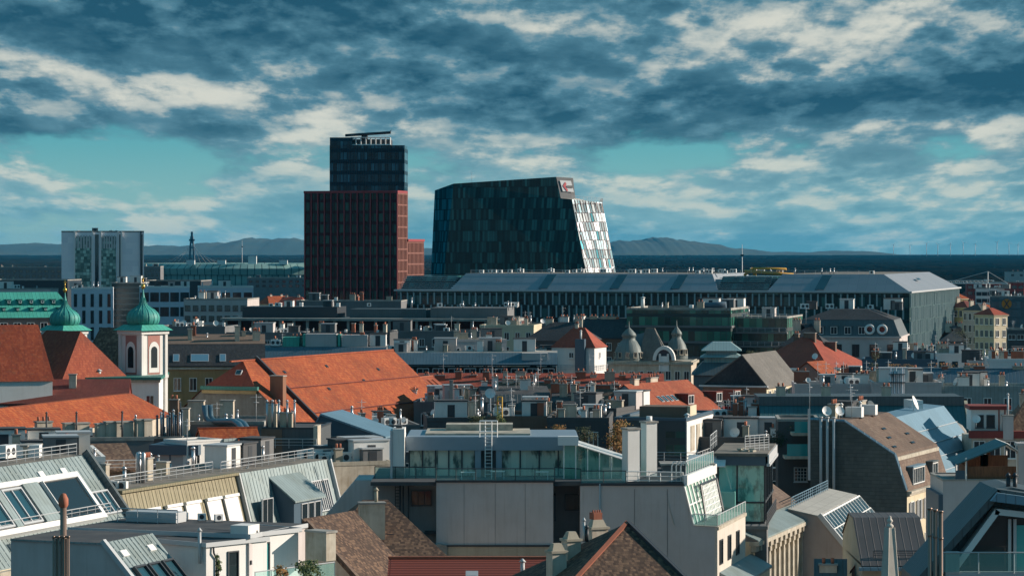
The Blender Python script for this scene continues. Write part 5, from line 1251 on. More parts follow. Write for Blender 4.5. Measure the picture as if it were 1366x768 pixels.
b = Bd('blind_window_house', 'olive seam metal attic with a row of white roof windows blinds', 'house', 180, 263.4, 69, W=23.1, L=10, ze=27.5, wall=M_dirtyw)
b.prof([(0, 0), (1.6, 6), (10, 6.1)], M_olive, .05, M_dirtyw, M_gravel, ribs=.7)
M_blind = mat('white_blind', (.80, .76, .74), .7)
def blind(bd, seg, u, v, w, l):
    o = bd.put('skylight', skylight_mesh(w, l, M_alu, M_blind), bd.slopeM(seg, u, v, .06))
    m = MB(); m.box(-w/2-.06, w/2+.06, l-.02, l+.25, -.05, .28); bd.part('blind_box', m, [M_wmetal], bd.slopeM(seg, u, v, .06), o)
for px in (235, 260, 288, 311): blind(b, 0, u_at(b, px, .6), .6, 2.9, 3.6)
for px in (177, 201): blind(b, 0, u_at(b, px, 1.0), 2.4, 2.6, 1.8)
m = MB(); m.box(-.1, b.W+.1, 1.2, 1.9, b.ze+6.0, b.ze+6.25); b.part('roof_edge', m, [M_olive])
for dx in (0, .5): m = MB(); m.tube([(dx, 0, 0), (dx, 0, 2.9), (dx, 0, 3.1)], [.2, .2, .12], 12); b.part('flue_pipe', m, [M_steel], b.M.inverted() @ T(*P(184, 648, 274)))
for px in (152, 163): b.put('air_conditioner', ac_mesh(0), b.M.inverted() @ T(*P(px, 655, 268)) @ RZ(-20))
b.put('railing', rail_mesh([(2, 4, b.ze+6.2), (b.W, 4, b.ze+6.2)], 1.0, 1.5)); b.clutter(5, 6, y0=5, y1=9, z=b.ze+6.15, kinds='vvc')
b = Bd('dormer_house', 'pale zinc seam attic with a large gabled dormer and slatted glazing', 'house', 335, 284.9, 69, W=21, L=10, ze=27.5, wall=M_dirtyw)
b.prof([(0, 0), (1.6, 6), (10, 6.1)], M_zinc, .05, M_dirtyw, M_gravel, ribs=.7)
m = MB(); m.box(-.12, .12, -.1, 6.3, -.1, .3); b.part('verge', m, [M_alu], b.slopeM(0, b.W, 0)); m = MB(); m.box(-.1, .1, -.1, 6.3, -.1, .25); b.part('verge', m, [M_alu], b.slopeM(0, 0.1, 0))
near_window(b, b.slopeM(0, 3.4, 1.2, .06) @ RX(R(0)) @ Matrix.Rotation(R(-90), 4, 'X') @ T(0, 0, 0) @ Matrix.Rotation(R(90), 4, 'X') @ Matrix.Rotation(R(90), 4, 'X') @ T(0, -.1, 0) @ Matrix.Rotation(R(180), 4, 'X') @ Matrix.Rotation(R(180), 4, 'Z') if 0 else T(3.4, -.05, b.ze+.9), 2.2, 2.6, M_alu, M_glass, 2)
m = MB(); m.box(2.2, 4.6, -.1, 1.0, b.ze+.6, b.ze+.8); b.part('sill', m, [M_alu])
u0, u1 = 7.0, 13.6
m = MB(); m.box(u0, u1, -1.2, 2.2, b.ze+.2, b.ze+3.0); o = b.part('dormer', m, [M_bmetal]); m = MB()
m.extr([(-1.5, 2.9), (1.9, 5.6), (1.9, 5.75), (-1.5, 3.08)], u0-.3, u1+.3); b.part('dormer_roof', m, [M_zinc], T(0, 0, b.ze), o); m = MB(); m.face([(u0-.02, -1.2, 3.0), (u0-.02, 1.7, 5.4), (u0-.02, 1.7, 3.0)][::-1]); b.part('dormer_cheek', m, [M_bmetal], T(0, 0, b.ze), o); m = MB(); m.face([(u1+.02, -1.2, 3.0), (u1+.02, 1.7, 5.4), (u1+.02, 1.7, 3.0)]); b.part('dormer_cheek', m, [M_bmetal], T(0, 0, b.ze), o)
for k in range(3): near_window(b, T(u0+2.3+k*1.55, -1.2, b.ze+.7), 1.2, 1.9, M_alu, M_glass, 1)
frame_on(b, 0, 15.2, 19.3, 1.2, 4.4, 'slatted_glazing', M_alu, M_glasst if 0 else M_glassb, .12, .25, 9)
m = MB(); m.box(-.1, b.W+.1, -.5, .02, b.ze-.3, b.ze-.03); b.part('gutter', m, [M_alu]); b.wins('f', 6, b.ze-3.2, 1.2, 2.0)
b.put('railing', rail_mesh([(0, 3.2, b.ze+6.2), (b.W, 3.2, b.ze+6.2)], 1.0, 1.5, M_alu)); b.clutter(6, 16, y0=5, y1=9, z=b.ze+6.15, kinds='vhd')

# ------------------------------------------------------------ white house bottom left
b = Bd('white_roof_house', 'bright white stepped house with dark flat roof in the bottom left', 'house', 205, 212, -40, xb=275, L=6, ye=720, wall=M_white)
def cap(bd, mtl=M_tar, e=M_alu):
    m = MB(); m.box(-.12, bd.W+.12, -.12, bd.L+.12, bd.ze, bd.ze+.12); bd.part('roof', m, [mtl]); m = MB()
    m.box(-.2, bd.W+.2, -.2, -.121, bd.ze-.15, bd.ze+.16); m.box(bd.W+.121, bd.W+.2, -.12, bd.L+.1, bd.ze-.15, bd.ze+.16); bd.part('roof_edge', m, [e])
cap(b)
near_window(b, b.face('r', 2.6, b.ze-3.3), .9, 2.6, M_dmetal, M_glass, 1, name='door'); m = MB(); m.tube([(b.W+.1, .6, b.ze-.1), (b.W+.15, .6, b.ze-.6), (b.W+.1, .9, b.ze-1), (b.W+.1, .9, 10)], .07, 8); b.part('downpipe', m, [M_dmetal])
m = MB(); m.box(0, .12, -.2, -.003, 0, .3); b.part('wall_lamp', m, [M_dmetal], b.face('r', 4.2, b.ze-1.7))
s2 = Bd(None, None, None, 344, 213, 52, xb=398, L=5, ye=712, root=b, wall=M_white); cap(s2)
near_window(s2, s2.face('f', .7, s2.ze-3.2), .8, 2.5, M_dmetal, M_glasst, 1, name='door')
m = MB(); m.tube([(-.25, -.15, s2.ze+.3), (-.25, -.15, 10)], .06, 6); s2.part('downpipe', m, [M_dmetal])
s3 = Bd(None, None, None, 95, 217, -22, W=14.4, L=9, ze=34.75, root=b, wall=M_grayw); cap(s3)
m = MB(); m.box(13.0, 14.4, -.15, 1.6, 34.87, 35.5); s3.part('parapet', m, [M_white])
s4 = Bd(None, None, None, 217, 200.5, 70, W=7.3, L=11.5, ze=30.1, root=b, wall=M_grayw)
s4.prof([(0, 0), (4.5, 5), (11.5, 5.05)], M_zinc, .1, M_grayw, M_tar, name='slanted_roof', ribs=.6)
for k in range(3): 
    frame_on(s4, 0, 1.0+k*2.1, 2.7+k*2.1, .6, 4.4, 'skylight', M_dmetal, M_glassb, .14, .28, 1)
for u_ in (1.6, 5.6): s4.put('roof_hatch', skylight_mesh(.9, .5, M_wmetal, M_wmetal), s4.slopeM(0, u_, 5.4))
m = MB(); m.box(-.15, .25, -.2, 6.9, -.05, .25); s4.part('verge', m, [M_alu], s4.slopeM(0, -.1, 0))
m = MB(); m.box(0, 4.2, 0, 1.6, 0, .75); s3.part('plant_base', m, [M_alu], T(1.4, 5.5, 34.9)); 
for k in range(3): s3.put('air_conditioner', ac_mesh(0), T(5.0+k*1.5, 8.0-.2*k, 34.9) @ RZ(10+20*k) @ Matrix.Scale(.62, 4))
s3.put('railing', rail_mesh([(1, 5.0, 34.9), (6, 5.0, 34.9)], 1.0, 1.3)); b.put('flue_pipe', vent_mesh(2.2, .12, M_alu), T(b.W-.4, -.25, b.ze-1.3))
b.chim(b.W+1.0, 10.5, b.ze-1, 2.0, 1.0, 1.2, 0, M_stone)
m = MB(); m.box(-3, 5.5, -2.6, -.2, 27.6, 27.8); s2.part('terrace_floor', m, [M_conc]); s2.put('railing', rail_mesh([(-3, -2.5, 31.4), (5.4, -2.5, 31.4)], 1.1, 1.6, M_alu, True)); m = MB(); m.box(-3, 5.5, -2.6, -.2, 0, 31.35); s2.part('terrace_block', m, [M_white])

def shrub(name, label, cat, px, py, D, r_, h_, leaf, n=420, seed=1, trunk=True, col=False, zb=None):
    z0 = Z(py, D) if zb is None else zb; M_ = T(X(px, D), D, z0); root = thing(name, label, cat, M_)
    rr = random.Random(seed); m = MB()
    m.tube([(0, 0, 0), (.03, 0, h_*.45), (0, .04, h_*.8)], [.07, .05, .02], 6)
    for k in range(6):
        a = rr.uniform(0, 6.28); m.tube([(0, 0, h_*(.2+.08*k)), (math.cos(a)*r_*.6, math.sin(a)*r_*.6, h_*(.4+.08*k))], [.03, .012], 4)
    o = link('trunk', m.mesh('trunk', [M_bark]), M_, root)
    m = MB(); cl = [(rr.gauss(0, .42)*r_, rr.gauss(0, .42)*r_, h_*rr.uniform(.3 if not col else .05, .95), rr.uniform(.25, .5)*r_) for _ in range(14)]
    for _ in range(n):
        cx, cy, cz, cr = rr.choice(cl); p = Vector((cx+rr.gauss(0, cr*.6), cy+rr.gauss(0, cr*.6), min(h_*1.05, max(.05, cz+rr.gauss(0, cr*.6)))))
        a = Vector((rr.gauss(0, 1), rr.gauss(0, 1), rr.gauss(0, 1))).normalized(); q = a.orthogonal().normalized(); s_ = rr.uniform(.05, .10)*(1+r_*.25)
        m.face([p-a*s_, p+q*s_*.6, p+a*s_, p-q*s_*.6])
    link('crown', m.mesh('crown', [leaf]), M_, root); return root
def pot(px, py, D, r_, h_, label, mtl=M_terra):
    M_ = T(X(px, D), D, Z(py, D)-h_); m = MB(); m.lathe([(0, 0), (r_*.75, 0), (r_, h_), (r_*.85, h_), (r_*.8, h_*.85), (0, h_*.85)], seg=14); o = link('flower_pot', m.mesh('flower_pot', [mtl]), M_); tag(o, label, 'flower pot')
ZT = 31.36
shrub('olive_tree', 'round green potted tree on the terrace of the bright white house', 'tree', 412, 0, 207, .8, 1.7, M_leaf, 900, 3, zb=ZT+.35)
M_ = T(X(412, 207), 207, ZT); m = MB(); m.lathe([(0, 0), (.3, 0), (.42, .5), (.34, .5), (.3, .42), (0, .42)], seg=14); tag(link('flower_pot', m.mesh('flower_pot', [M_terra]), M_), 'terracotta pot holding the round green tree on the white terrace', 'flower pot')
shrub('orange_shrub', 'small round orange shrub on the terrace of the bright white house', 'shrub', 374, 0, 205, .55, 1.9, M_leafo, 900, 4, zb=ZT)
shrub('climbing_plant', 'narrow climbing plant up the sunlit wall beside the door of the bright white house', 'climbing plant', 291, 0, 207.4, .3, 2.9, M_leaf, 800, 6, col=True, zb=31.1)
b = Bd('terrace_base_house', 'pale house body under the terrace of the bright white house', 'house', 352, 202, 0, xb=425, L=8, ze=ZT-.25, wall=M_white); b.flat(M_conc, 0)

# near flues bottom left
b = Bd('flue_bundle', 'near bundle of seven slim steel flues with a red capped brown flue at bottom left', 'flues', 70, 180, 0, W=1, L=1, ze=1)
for k in range(7): m = MB(); m.tube([(.06+.15*k, .1*(k % 2), 0), (.06+.15*k, .1*(k % 2), Z(717+(k % 2), 180))], .07, 8); m.tube([(.06+.15*k, .1*(k % 2), Z(717, 180)), (.06+.15*k, .1*(k % 2), Z(714, 180))], .095, 8); b.part('flue_pipe', m, [mat('brown_steel', (.32, .22, .17), .4, .5)])
m = MB(); m.tube([(.58, .5, 0), (.58, .5, Z(675, 180))], .2, 12); o = b.part('brown_flue', m, [MATS['brown_steel']]); m = MB(); m.lathe([(.22, 0), (.3, .15), (.3, .5), (.15, .8), (0, .85)], .58, .5, 12); b.part('red_cap', m, [M_terra], T(0, 0, Z(677, 180)), o)
def room_glass(nm='room_glass', ca=(.08, .15, .14), cb=(.64, .72, .60), al=.80):  # pale noise painted into the pane colour stands in for bright reflections
    m = clearglass(nm, (.16, .25, .23), al); t = NT(m.node_tree); b = t.N['Principled BSDF']; uv, ob = coords(t); x, y, z = t.sep(ob)
    pane = t.m('FLOOR', t.m('DIVIDE', x, 1.25)); r = t.white(t.com(pane, 3.0, 1.0)); n1 = t.noise(t.com(t.m('ADD', t.m('MULTIPLY', x, .8), t.m('MULTIPLY', r, 9)), t.m('MULTIPLY', z, .35), 0.0), 1.3, 4, .6)
    c = t.mix(t.ramp(n1, .36, .54), ca, cb); c = t.mix(t.m('GREATER_THAN', r, .72), c, tuple(k*1.15 for k in cb)); t.L.new(c, b.inputs['Base Color']); return m
# ------------------------------------------------------------ glass penthouse block in the centre foreground
Dp = 250.0
b = Bd('penthouse_block', 'pale grey block crowned by a long glazed penthouse with terrace', 'building', 582, Dp, 0, xb=738, L=14, ye=643, wall=M_grayw)
zw = b.ze
m = MB(); m.box(-.0, b.W+.05, -.15, -.003, 0, Z(727, Dp)); b.part('lower_wall', m, [M_beige])
slab(b, 'side_wall', [(432, 800), (432, 690), (474, 640), (520, 640), (590, 641), (590, 800)], 254.0, 6, M_grayw)
m = MB(); m.box(b.W, b.W+4, 3.5, 12, 0, zw-.1); b.part('recess_wall', m, [M_mgray])
slab(b, 'side_wall', [(774, 820), (774, 647), (911.5, 647), (925, 700), (957, 702), (957, 820)], Dp, 8, M_grayw)
m = MB(); m.box(-.1, b.W+.1, -.12, .3, zw, zw+.18); b.part('coping', m, [M_dmetal]); slab(b, 'coping', [(774, 647.5), (774, 644), (912, 644), (913, 647.5)], Dp-.1, .5, M_dmetal)
slab(b, 'recess_face', [(497, 800), (497, 641), (582, 641), (582, 800)], 253.6, .3, mat('recess_plaster', (.30, .30, .30), .9, fn=f_plaster(.4)))
near_window(b, b.M.inverted() @ T(*P(562, 673, 253.5)), 1.6, 1.15, M_dmetal, M_glass, 3); near_window(b, b.M.inverted() @ T(*P(765, 679, 253.4)), 1.3, 1.2, M_dmetal, M_glass, 2)
near_window(b, b.M.inverted() @ T(*P(740.5, 692, 252)) @ RZ(-90), 1.6, 2.0, M_dmetal, M_glass, 2)
for px in (534, 538, 545): m = MB(); inv = b.M.inverted(); m.tube([inv @ P(px, 641, 253.2), inv @ P(px, 700, 253.2), inv @ P(px+8, 706, 253.2), inv @ P(px+8, 760, 253.2)], .06, 6); b.part('downpipe', m, [M_dmetal])
m = MB(); 
for k in range(14): p = b.M.inverted() @ P(533, 645+k*4.2, 253.3); m.bar(p+Vector((-.35, 0, 0)), p+Vector((0, 0, 0)), .04)
m.bar(b.M.inverted() @ P(533, 642, 253.3), b.M.inverted() @ P(533, 702, 253.3), .05); m.bar(b.M.inverted() @ P(527.4, 642, 253.3), b.M.inverted() @ P(527.4, 702, 253.3), .05); b.part('wall_ladder', m, [M_dmetal])
slab(b, 'wall_ledge', [(575, 760), (575, 727), (585, 725), (596, 727), (596, 760)], 249.4, 1.2, M_conc); slab(b, 'ledge_top', [(566, 712), (566, 709), (592, 709), (592, 712)], 252.4, 1.2, M_dmetal)
for x_ in (2.3, 4.9, 7.4): m = MB(); m.box(x_, x_+.03, -.012, -.003, Z(726, Dp), zw-.1); b.part('wall_joint', m, [M_mgray])
m = MB(); m.box(0, b.W, -.22, -.151, Z(728.5, Dp), Z(726, Dp)); b.part('flashing', m, [M_dmetal])
for px in (846, 890): slab(b, 'wall_joint', [(px, 800), (px, 652), (px+.7, 652), (px+.7, 800)], Dp-.02, .015, M_mgray)
m = MB(); m.tube([(0, 0, zw-.1), (0, 0, 12)], .055, 8); [m.box(-.09, .09, -.05, .09, z_, z_+.06) for z_ in (zw-2, zw-5, zw-8)]; b.part('downpipe', m, [M_alu], b.M.inverted() @ T(*P(800, 0, Dp-.1).to_2d(), 0) if 0 else T(b.M.inverted().translation.x*0+(X(800, Dp)-b.X0), -.1, 0))
# terrace deck and penthouse
tz = zw+.0
m = MB(); inv = b.M.inverted(); a0 = inv @ P(497, 641, 254); 
m.prism([(a0.x, .31), (inv @ P(911, 0, Dp)).to_2d()[:] if 0 else ((inv @ P(911, 640, Dp)).x, .31), ((inv @ P(911, 640, Dp)).x+2, 17), (a0.x, 17)], tz-.3, tz+.02); b.part('terrace_deck', m, [M_tar])
xa, xb_, xc, xd = [(inv @ P(q, 600, 256)).x for q in (546, 640, 664, 770)]
zt, zf = Z(583, 256), Z(600, 256)
M_fas = mat('fascia_blue', (.27, .34, .40), .5, .2, fn=f_plaster(.15)); M_room = room_glass(); M_inner = mat('interior', (.62, .62, .52), .9, fn=f_noise((.45, .42, .30), .5))
m = MB(); m.box(xa-.3, xd+.1, 5.6, 16, zf, zt); m.box(xa-.2, xd, 5.7, 16, zt, zt+.06); b.part('fascia', m, [M_fas, M_gravel])
m = MB(); m.box(xa+1.3, xd-4, 8, 15.2, zt+.06, zt+.22); m.box(xa+3, xd-5.5, 12, 14.8, zt+.22, zt+.75); b.part('roof_deck', m, [mat('pale_gravel', (.48, .44, .36), .95, fn=f_noise((.3, .27, .22), .8)), M_tar])
m = MB(); m.box(xa-.2, xd, 12.5, 16, tz, zf); b.part('back_wall', m, [M_inner])
for i, (x0, x1, n) in enumerate(((xa, xb_-.4, 5), (xc+.3, xd, 4))):
    g = MB(); g.face([(x0, 6.05, tz), (x1, 6.05, tz), (x1, 6.05, zf), (x0, 6.05, zf)]); b.part('glazing', g, [M_room])
    m = MB()
    for k in range(n+1): q = x0+(x1-x0)*k/n; m.box(q-.06, q+.06, 5.95, 6.15, tz, zf)
    m.box(x0, x1, 5.96, 6.14, tz, tz+.12); b.part('window_frame', m, [M_dmetal])
rr = random.Random(12)
for k in range(9):   # curtains and furniture seen through the glass
    x = xa+.5+k*1.5; 
    if xb_-.8 < x < xc+.4: continue
    m = MB(); w = rr.uniform(.3, .8)
    for j in range(6): m.box(x+w*j/6, x+w*(j+.7)/6, 6.4+.06*(j % 2), 6.46+.06*(j % 2), tz, zf-.1)
    b.part('curtain', m, [[M_white, M_ochre, M_pink, M_grayw][k % 4]])
for x in (xb_-.15, xc+.1): m = MB(); m.box(x-.25, x+.25, 5.7, 7, tz, zf); b.part('pier', m, [M_fas])
m = MB(); m.box(xb_+.1, xc-.15, 7, 7.2, tz, zf); b.part('recess_panel', m, [M_mgray])
# ladder with hoops
m = MB(); lx, ly = xb_+.75, 5.3; lt = Z(562, 255)
for dx in (-.28, .28): m.bar((lx+dx, ly, tz), (lx+dx, ly, lt), .06)
k = tz
while k < lt: m.bar((lx-.28, ly, k), (lx+.28, ly, k), .035); k += .3
for dx in (-.75, .75): m.bar((lx+dx, ly+.4, zt-.2), (lx+dx, ly+.4, lt), .05); m.bar((lx+dx, ly+1.2, zt-.2), (lx+dx, ly+1.2, lt), .05)
for z_ in (zt+.5, lt): m.bar((lx-.75, ly+.4, z_), (lx+.75, ly+.4, z_), .05); m.bar((lx-.75, ly+1.2, z_), (lx+.75, ly+1.2, z_), .05)
b.part('ladder', m, [M_wmetal])
m = MB(); m.box(xa-1.35, xa-.35, 4.2, 7.4, tz-1, Z(572, 254)); b.part('chimney_block', m, [M_white]); m = MB(); m.box(xa-1.55, xa-1.36, 4.1, 7.5, tz-1, Z(574, 254)); b.part('metal_trim', m, [M_alu])
m = MB(); m.box(xa-1.1, xa-.6, 5, 6, Z(572, 254)+.003, Z(568, 254)); b.part('chimney_cap', m, [M_tar])
# glass balustrades
for p, q in (((582, 643), (740, 643)), ((775, 646), (835, 646))):
    b.put('glass_balustrade', rail_mesh([inv @ P(p[0], p[1], Dp+.2), inv @ P(q[0], q[1], Dp+.2)], 1.15, 1.5, M_dmetal, True))
b.put('glass_balustrade', rail_mesh([inv @ P(500, 640, 254.2), inv @ P(582, 641, 254.2)], 1.15, 1.5, M_dmetal, True)); b.put('glass_balustrade', rail_mesh([inv @ P(740, 641, 253.6), inv @ P(775, 643, 253.6)], 1.15, 1.2, M_dmetal, True))
for (x, y0) in ((2, 2.0), (4.5, 3.0), (8.2, 2.4)):
    m = MB(); m.box(x, x+1.2, y0, y0+.7, tz+.65, tz+.7)
    for sx in (.05, 1.1): m.box(x+sx, x+sx+.05, y0+.05, y0+.6, tz+.02, tz+.65)
    b.part('terrace_table', m, [M_wmetal])
# conservatory
c0, c1 = (inv @ P(752, 600, 254)).x, (inv @ P(831, 600, 254)).x; zl, zr = Z(588, 254), Z(613, 254)
M_rib = M_wmetal; M_cg = room_glass('green_room_glass', (.06, .26, .20), (.32, .60, .50), .6)
m = MB(); m.face([(c0, 3.6, tz), (c1, 3.6, tz), (c1, 3.6, zr), (c0, 3.6, zl)]); m.face([(c1, 3.6, tz), (c1, 9, tz), (c1, 9, zr), (c1, 3.6, zr)]); m.face([(c0, 3.3, zl+.05), (c1+.15, 3.3, zr), (c1+.15, 9, zr), (c0, 9, zl+.05)])
o = b.part('conservatory', m, [M_cg]); m = MB()
for k in range(6): y = 3.3+k*1.15; m.bar((c0, y, zl+.08), (c1+.2, y, zr+.03), .12)
for k in range(6): t_ = k/5; x = c0+(c1-c0)*t_; z_ = zl+(zr-zl)*t_; m.bar((x, 3.3, z_+.06), (x, 9, z_+.06), .08); m.bar((x, 3.58, tz), (x, 3.58, z_), .07)
m.bar((c1, 3.55, tz), (c1, 3.55, zr), .16); m.bar((c1, 3.3, zr), (c1, 9, zr), .18); m.box(c0-.5, c0+1.2, 3.0, 4.0, zl-.3, zl+.45); b.part('frame', m, [M_rib], None, o)
m = MB(); m.box(c0+.2, c0+3.4, 8.4, 9, tz, zr-.3); b.part('back_wall', m, [mat('green_inner', (.16, .40, .32), .8)]); 
# two tall white chimneys, railings, bent pipes
for px0, px1, py, dd in ((832, 852, 573, 250.8), (857, 875, 564, 256)):
    p0, p1 = inv @ P(px0, py, dd), inv @ P(px1, py, dd); w_ = p1.x-p0.x; m = MB(); m.box(-w_*.45, w_*.45, -.5, .5, tz-.2, p0.z); m.box(-w_*.45-.1, w_*.45+.1, -.6, .6, p0.z, p0.z+.15, 1); b.part('chimney', m, [M_white, M_conc], T((p0.x+p1.x)/2, p0.y+.6, 0) @ RZ(27))
m = MB(); m.tube([(0, 0, 0), (0, 0, .5)], .25, 8); b.part('chimney_pot', m, [M_wmetal], inv @ T(*P(866, 564, 256.6)) @ T(0, 0, .1))
b.put('railing', rail_mesh([inv @ P(836, 646, 250.4), inv @ P(911, 647, 250.4)], 1.1, .9, M_wmetal))
for k in range(3): p = inv @ P(896+k*6, 646, 251); m = MB(); m.tube([p, p+Vector((0, 0, 1.5)), p+Vector((.15, 0, 1.9)), p+Vector((.5, 0, 1.9)), p+Vector((.62, 0, 1.6))], .05, 6); b.part('ladder_hoop', m, [M_wmetal])
# right side: slanted glazing, ledge and sunlit facade running back (direction su)
su = Vector((.242, .970, 0))
T1, B1 = P(912, 648, 250), P(925, 700, 249.9); E1 = P(957, 702, 249.9)
def qd(name, pts, mtl, parent=None): m = MB(); m.face([inv @ Vector(p) for p in pts]); return b.part(name, m, [mtl], None, parent)
def bars(name, pairs, w, mtl, parent=None):
    m = MB()
    for p, q in pairs: m.bar(inv @ Vector(p), inv @ Vector(q), w)
    return b.part(name, m, [mtl], None, parent)
LW = 14.0; up = Vector((0, 0, 1))
m = MB(); e = [T1+up*.9, T1+up*.05, T1+su*LW+up*.05, T1+su*LW+up*.9]; off = Vector((.25, -.05, 0))
bx = [inv @ (p) for p in e]; bx2 = [inv @ (p+off*1.2) for p in e]; m.face(bx2); m.face([bx[0], bx2[0], bx2[3], bx[3]]); m.face([bx[1], bx[0], bx2[0], bx2[1]]); m.face([bx[2], bx[3], bx2[3], bx2[2]]); m.face([bx[1], bx2[1], bx2[2], bx[2]]); b.part('white_fascia', m, [M_wmetal])
o = qd('slanted_glazing', [B1, B1+su*LW, T1+su*LW, T1], M_cg)
qd('inner_wall', [p+Vector((-1.6, 0, 0)) for p in (B1, B1+su*LW, T1+su*LW, T1)], M_inner)
nO = Vector((.05, -.02, .02)); bars('frame', [(B1.lerp(T1, 0)+su*LW*k/9+nO, T1+su*LW*k/9+nO) for k in range(10)]+[(B1.lerp(T1, .5)+nO, B1.lerp(T1, .5)+su*LW+nO)], .12, M_wmetal, o)
bars('frame', [(B1+su*3.2+Vector((.5, 0, .1)), T1+su*4.0+Vector((.7, 0, -.2))), (B1+su*11.5+Vector((.5, 0, .1)), T1+su*11.5+Vector((.7, 0, -.2))), (T1+su*4.0+Vector((.7, 0, -.2)), T1+su*11.5+Vector((.7, 0, -.2)))], .16, M_dmetal, o)
M_lat = M_wmetal; bars('lattice', [(B1+su*(3.4+k*.62)+Vector((.45, 0, .15)), T1+su*(4.1+k*.60)+Vector((.62, 0, -.3))) for k in range(13)]+[(B1.lerp(T1, f_)+su*3.6+Vector((.5, 0, 0)), B1.lerp(T1, f_)+su*11.3+Vector((.5, 0, 0))) for f_ in (.2, .35, .5, .65, .8)], .07, M_lat, o)
# ledge floor and glass rail
qd('ledge', [E1, E1+su*LW, B1+su*LW, B1], M_conc)
b.put('glass_balustrade', rail_mesh([inv @ E1, inv @ (E1+su*LW)], .95, 1.3, M_alu, True)); b.put('glass_balustrade', rail_mesh([inv @ B1, inv @ E1], .95, 1.0, M_alu, True))
s = Bd(None, None, None, 957, 249.95, 76, W=LW, L=7, ye=702, root=b, wall=mat('sunlit_plaster', (.62, .57, .50), .9, fn=f_plaster(.3)), wname='street_facade')
for u_ in (1.6, 5.6, 9.8): near_window(s, s.face('f', u_, s.ze-3.2), 1.3, 1.9, M_dmetal, M_glass, 2)
m = MB(); m.extr([(0, 0), (-1.9, -1.0), (-1.9, -1.2), (0, -.25)], 1.0, LW+3); s.part('zinc_canopy', m, [M_zinc], T(0, -.01, s.ze-3.9)); m = MB(); m.box(0, LW, -.12, -.003, s.ze-.3, s.ze-.02); s.part('cornice', m, [M_stone])
m = MB(); m.box(0, LW+3, -1.7, -.003, 0, s.ze-5.15); s.part('lower_facade', m, [M_cream])
# terrace rail at the right end above the fascia
b.put('glass_balustrade', rail_mesh([inv @ (T1+up*.9+su*1), inv @ (T1+up*.9+su*LW)], 1.1, 1.0, M_alu, True))
m = MB(); m.box(0, 4.4, 0, 3, 0, .9); b.part('plant_box', m, [M_mgray], inv @ T(*P(884, 634, 262))); m = MB(); m.box(-.2, 4.6, -.2, 3.2, .9, 1.05); b.part('plant_box_lid', m, [M_conc], inv @ T(*P(884, 634, 262)))

# dark glass roof pavilion
b = Bd('glass_pavilion', 'dark framed glass roof pavilion with turquoise panels right of the white chimneys', 'roof pavilion', 958, 270, -8, xb=1020, L=14, ye=620, root=None)
z0 = Z(700, 266); M_pg = room_glass('teal_room_glass', (.04, .24, .22), (.26, .68, .60), .88)
m = MB(); m.box(-.1, b.W+.1, -.2, b.L, b.ze, b.ze+.85); b.part('fascia', m, [M_bmetal]); m = MB(); m.box(-.4, b.W+.3, -.4, b.L, b.ze+.85, b.ze+1.1); b.part('roof', m, [M_gravel])
m = MB(); m.box(b.W+.3, b.W+.42, -.4, b.L, b.ze+.2, b.ze+1.0); m.box(b.W+.2, b.W+.5, -.4, b.L, b.ze-.05, b.ze+.2); b.part('roof_edge', m, [M_alu])
m = MB(); m.face([(0, .1, z0), (b.W, .1, z0), (b.W, .1, b.ze), (0, .1, b.ze)]); b.part('front_glazing', m, [M_pg]); m = MB(); m.face([(b.W, .1, z0), (b.W, b.L, z0), (b.W, b.L, b.ze), (b.W, .1, b.ze)]); b.part('side_glazing', m, [M_glass])
m = MB(); [m.box(x-.07, x+.07, 0, .2, z0, b.ze) for x in (0, 1.7, b.W)]; [m.box(b.W-.05, b.W+.08, y-.06, y+.06, z0, b.ze) for y in (2, 5, 8, 11)]; m.box(b.W-.05, b.W+.08, 0, b.L, b.ze-3.4, b.ze-3.2); m.box(0, b.W, 0, .2, b.ze-3.4, b.ze-3.25); b.part('frame', m, [M_dmetal])
m = MB(); m.box(-.1, 0, .2, b.L, z0, b.ze); m.box(.3, b.W-.3, 6, 6.2, z0, b.ze); b.part('inner_wall', m, [mat('teal_inner', (.05, .42, .38), .7, fn=f_noise((.3, .4, .32), .4))])
m = MB(); m.box(0, b.W, .2, b.L, 0, z0-.05); b.part('base_wall', m, [M_dgray])
m = MB(); m.box(.0, 1.5, -1.6, -1.45, Z(676, 268), Z(656, 268)); m.box(1.5, 1.62, -1.6, .05, Z(676, 268), Z(656, 268)); b.part('privacy_screen', m, [mat('turquoise_panel', (.22, .56, .50), .3)])
b.put('railing', rail_mesh([(b.W+.3, -2, z0-.2), (b.W+.3, b.L, z0-.2)], 1.1, .8, M_dmetal, bars=3)); m = MB(); m.box(-.2, b.W+.4, -2.2, .2, z0-.5, z0-.2); m.box(-.2, b.W+.3, -2, .19, 0, z0-.5, 0); b.part('balcony', m, [M_mgray])
m = MB(); m.extr([(0, 0), (-1.4, -.9), (-1.4, -1.0), (0, -.12)], -1.8, 1.6); b.part('awning', m, [M_wmetal], T(-.9, .4, b.ze+.9)); b.put('railing', rail_mesh([(b.W*.55, 2, b.ze+1.1), (b.W+.1, 5, b.ze+1.1)], 1.4, .7, M_alu, bars=5))
rr = random.Random(3)
for k in range(7): m = MB(); m.box(0, .5, 0, .4, 0, .16); b.part('rubble_slab', m, [M_stone], T(b.W*.6+rr.uniform(-.8, .8), 1.6+rr.uniform(-1, 1), b.ze+1.1+.15*(k % 2)) @ RZ(rr.uniform(0, 90)))
b.put('railing', rail_mesh([(-1, 4, b.ze+1.0), (-1, 12, b.ze+1.0)], 1.4, 2, M_alu))

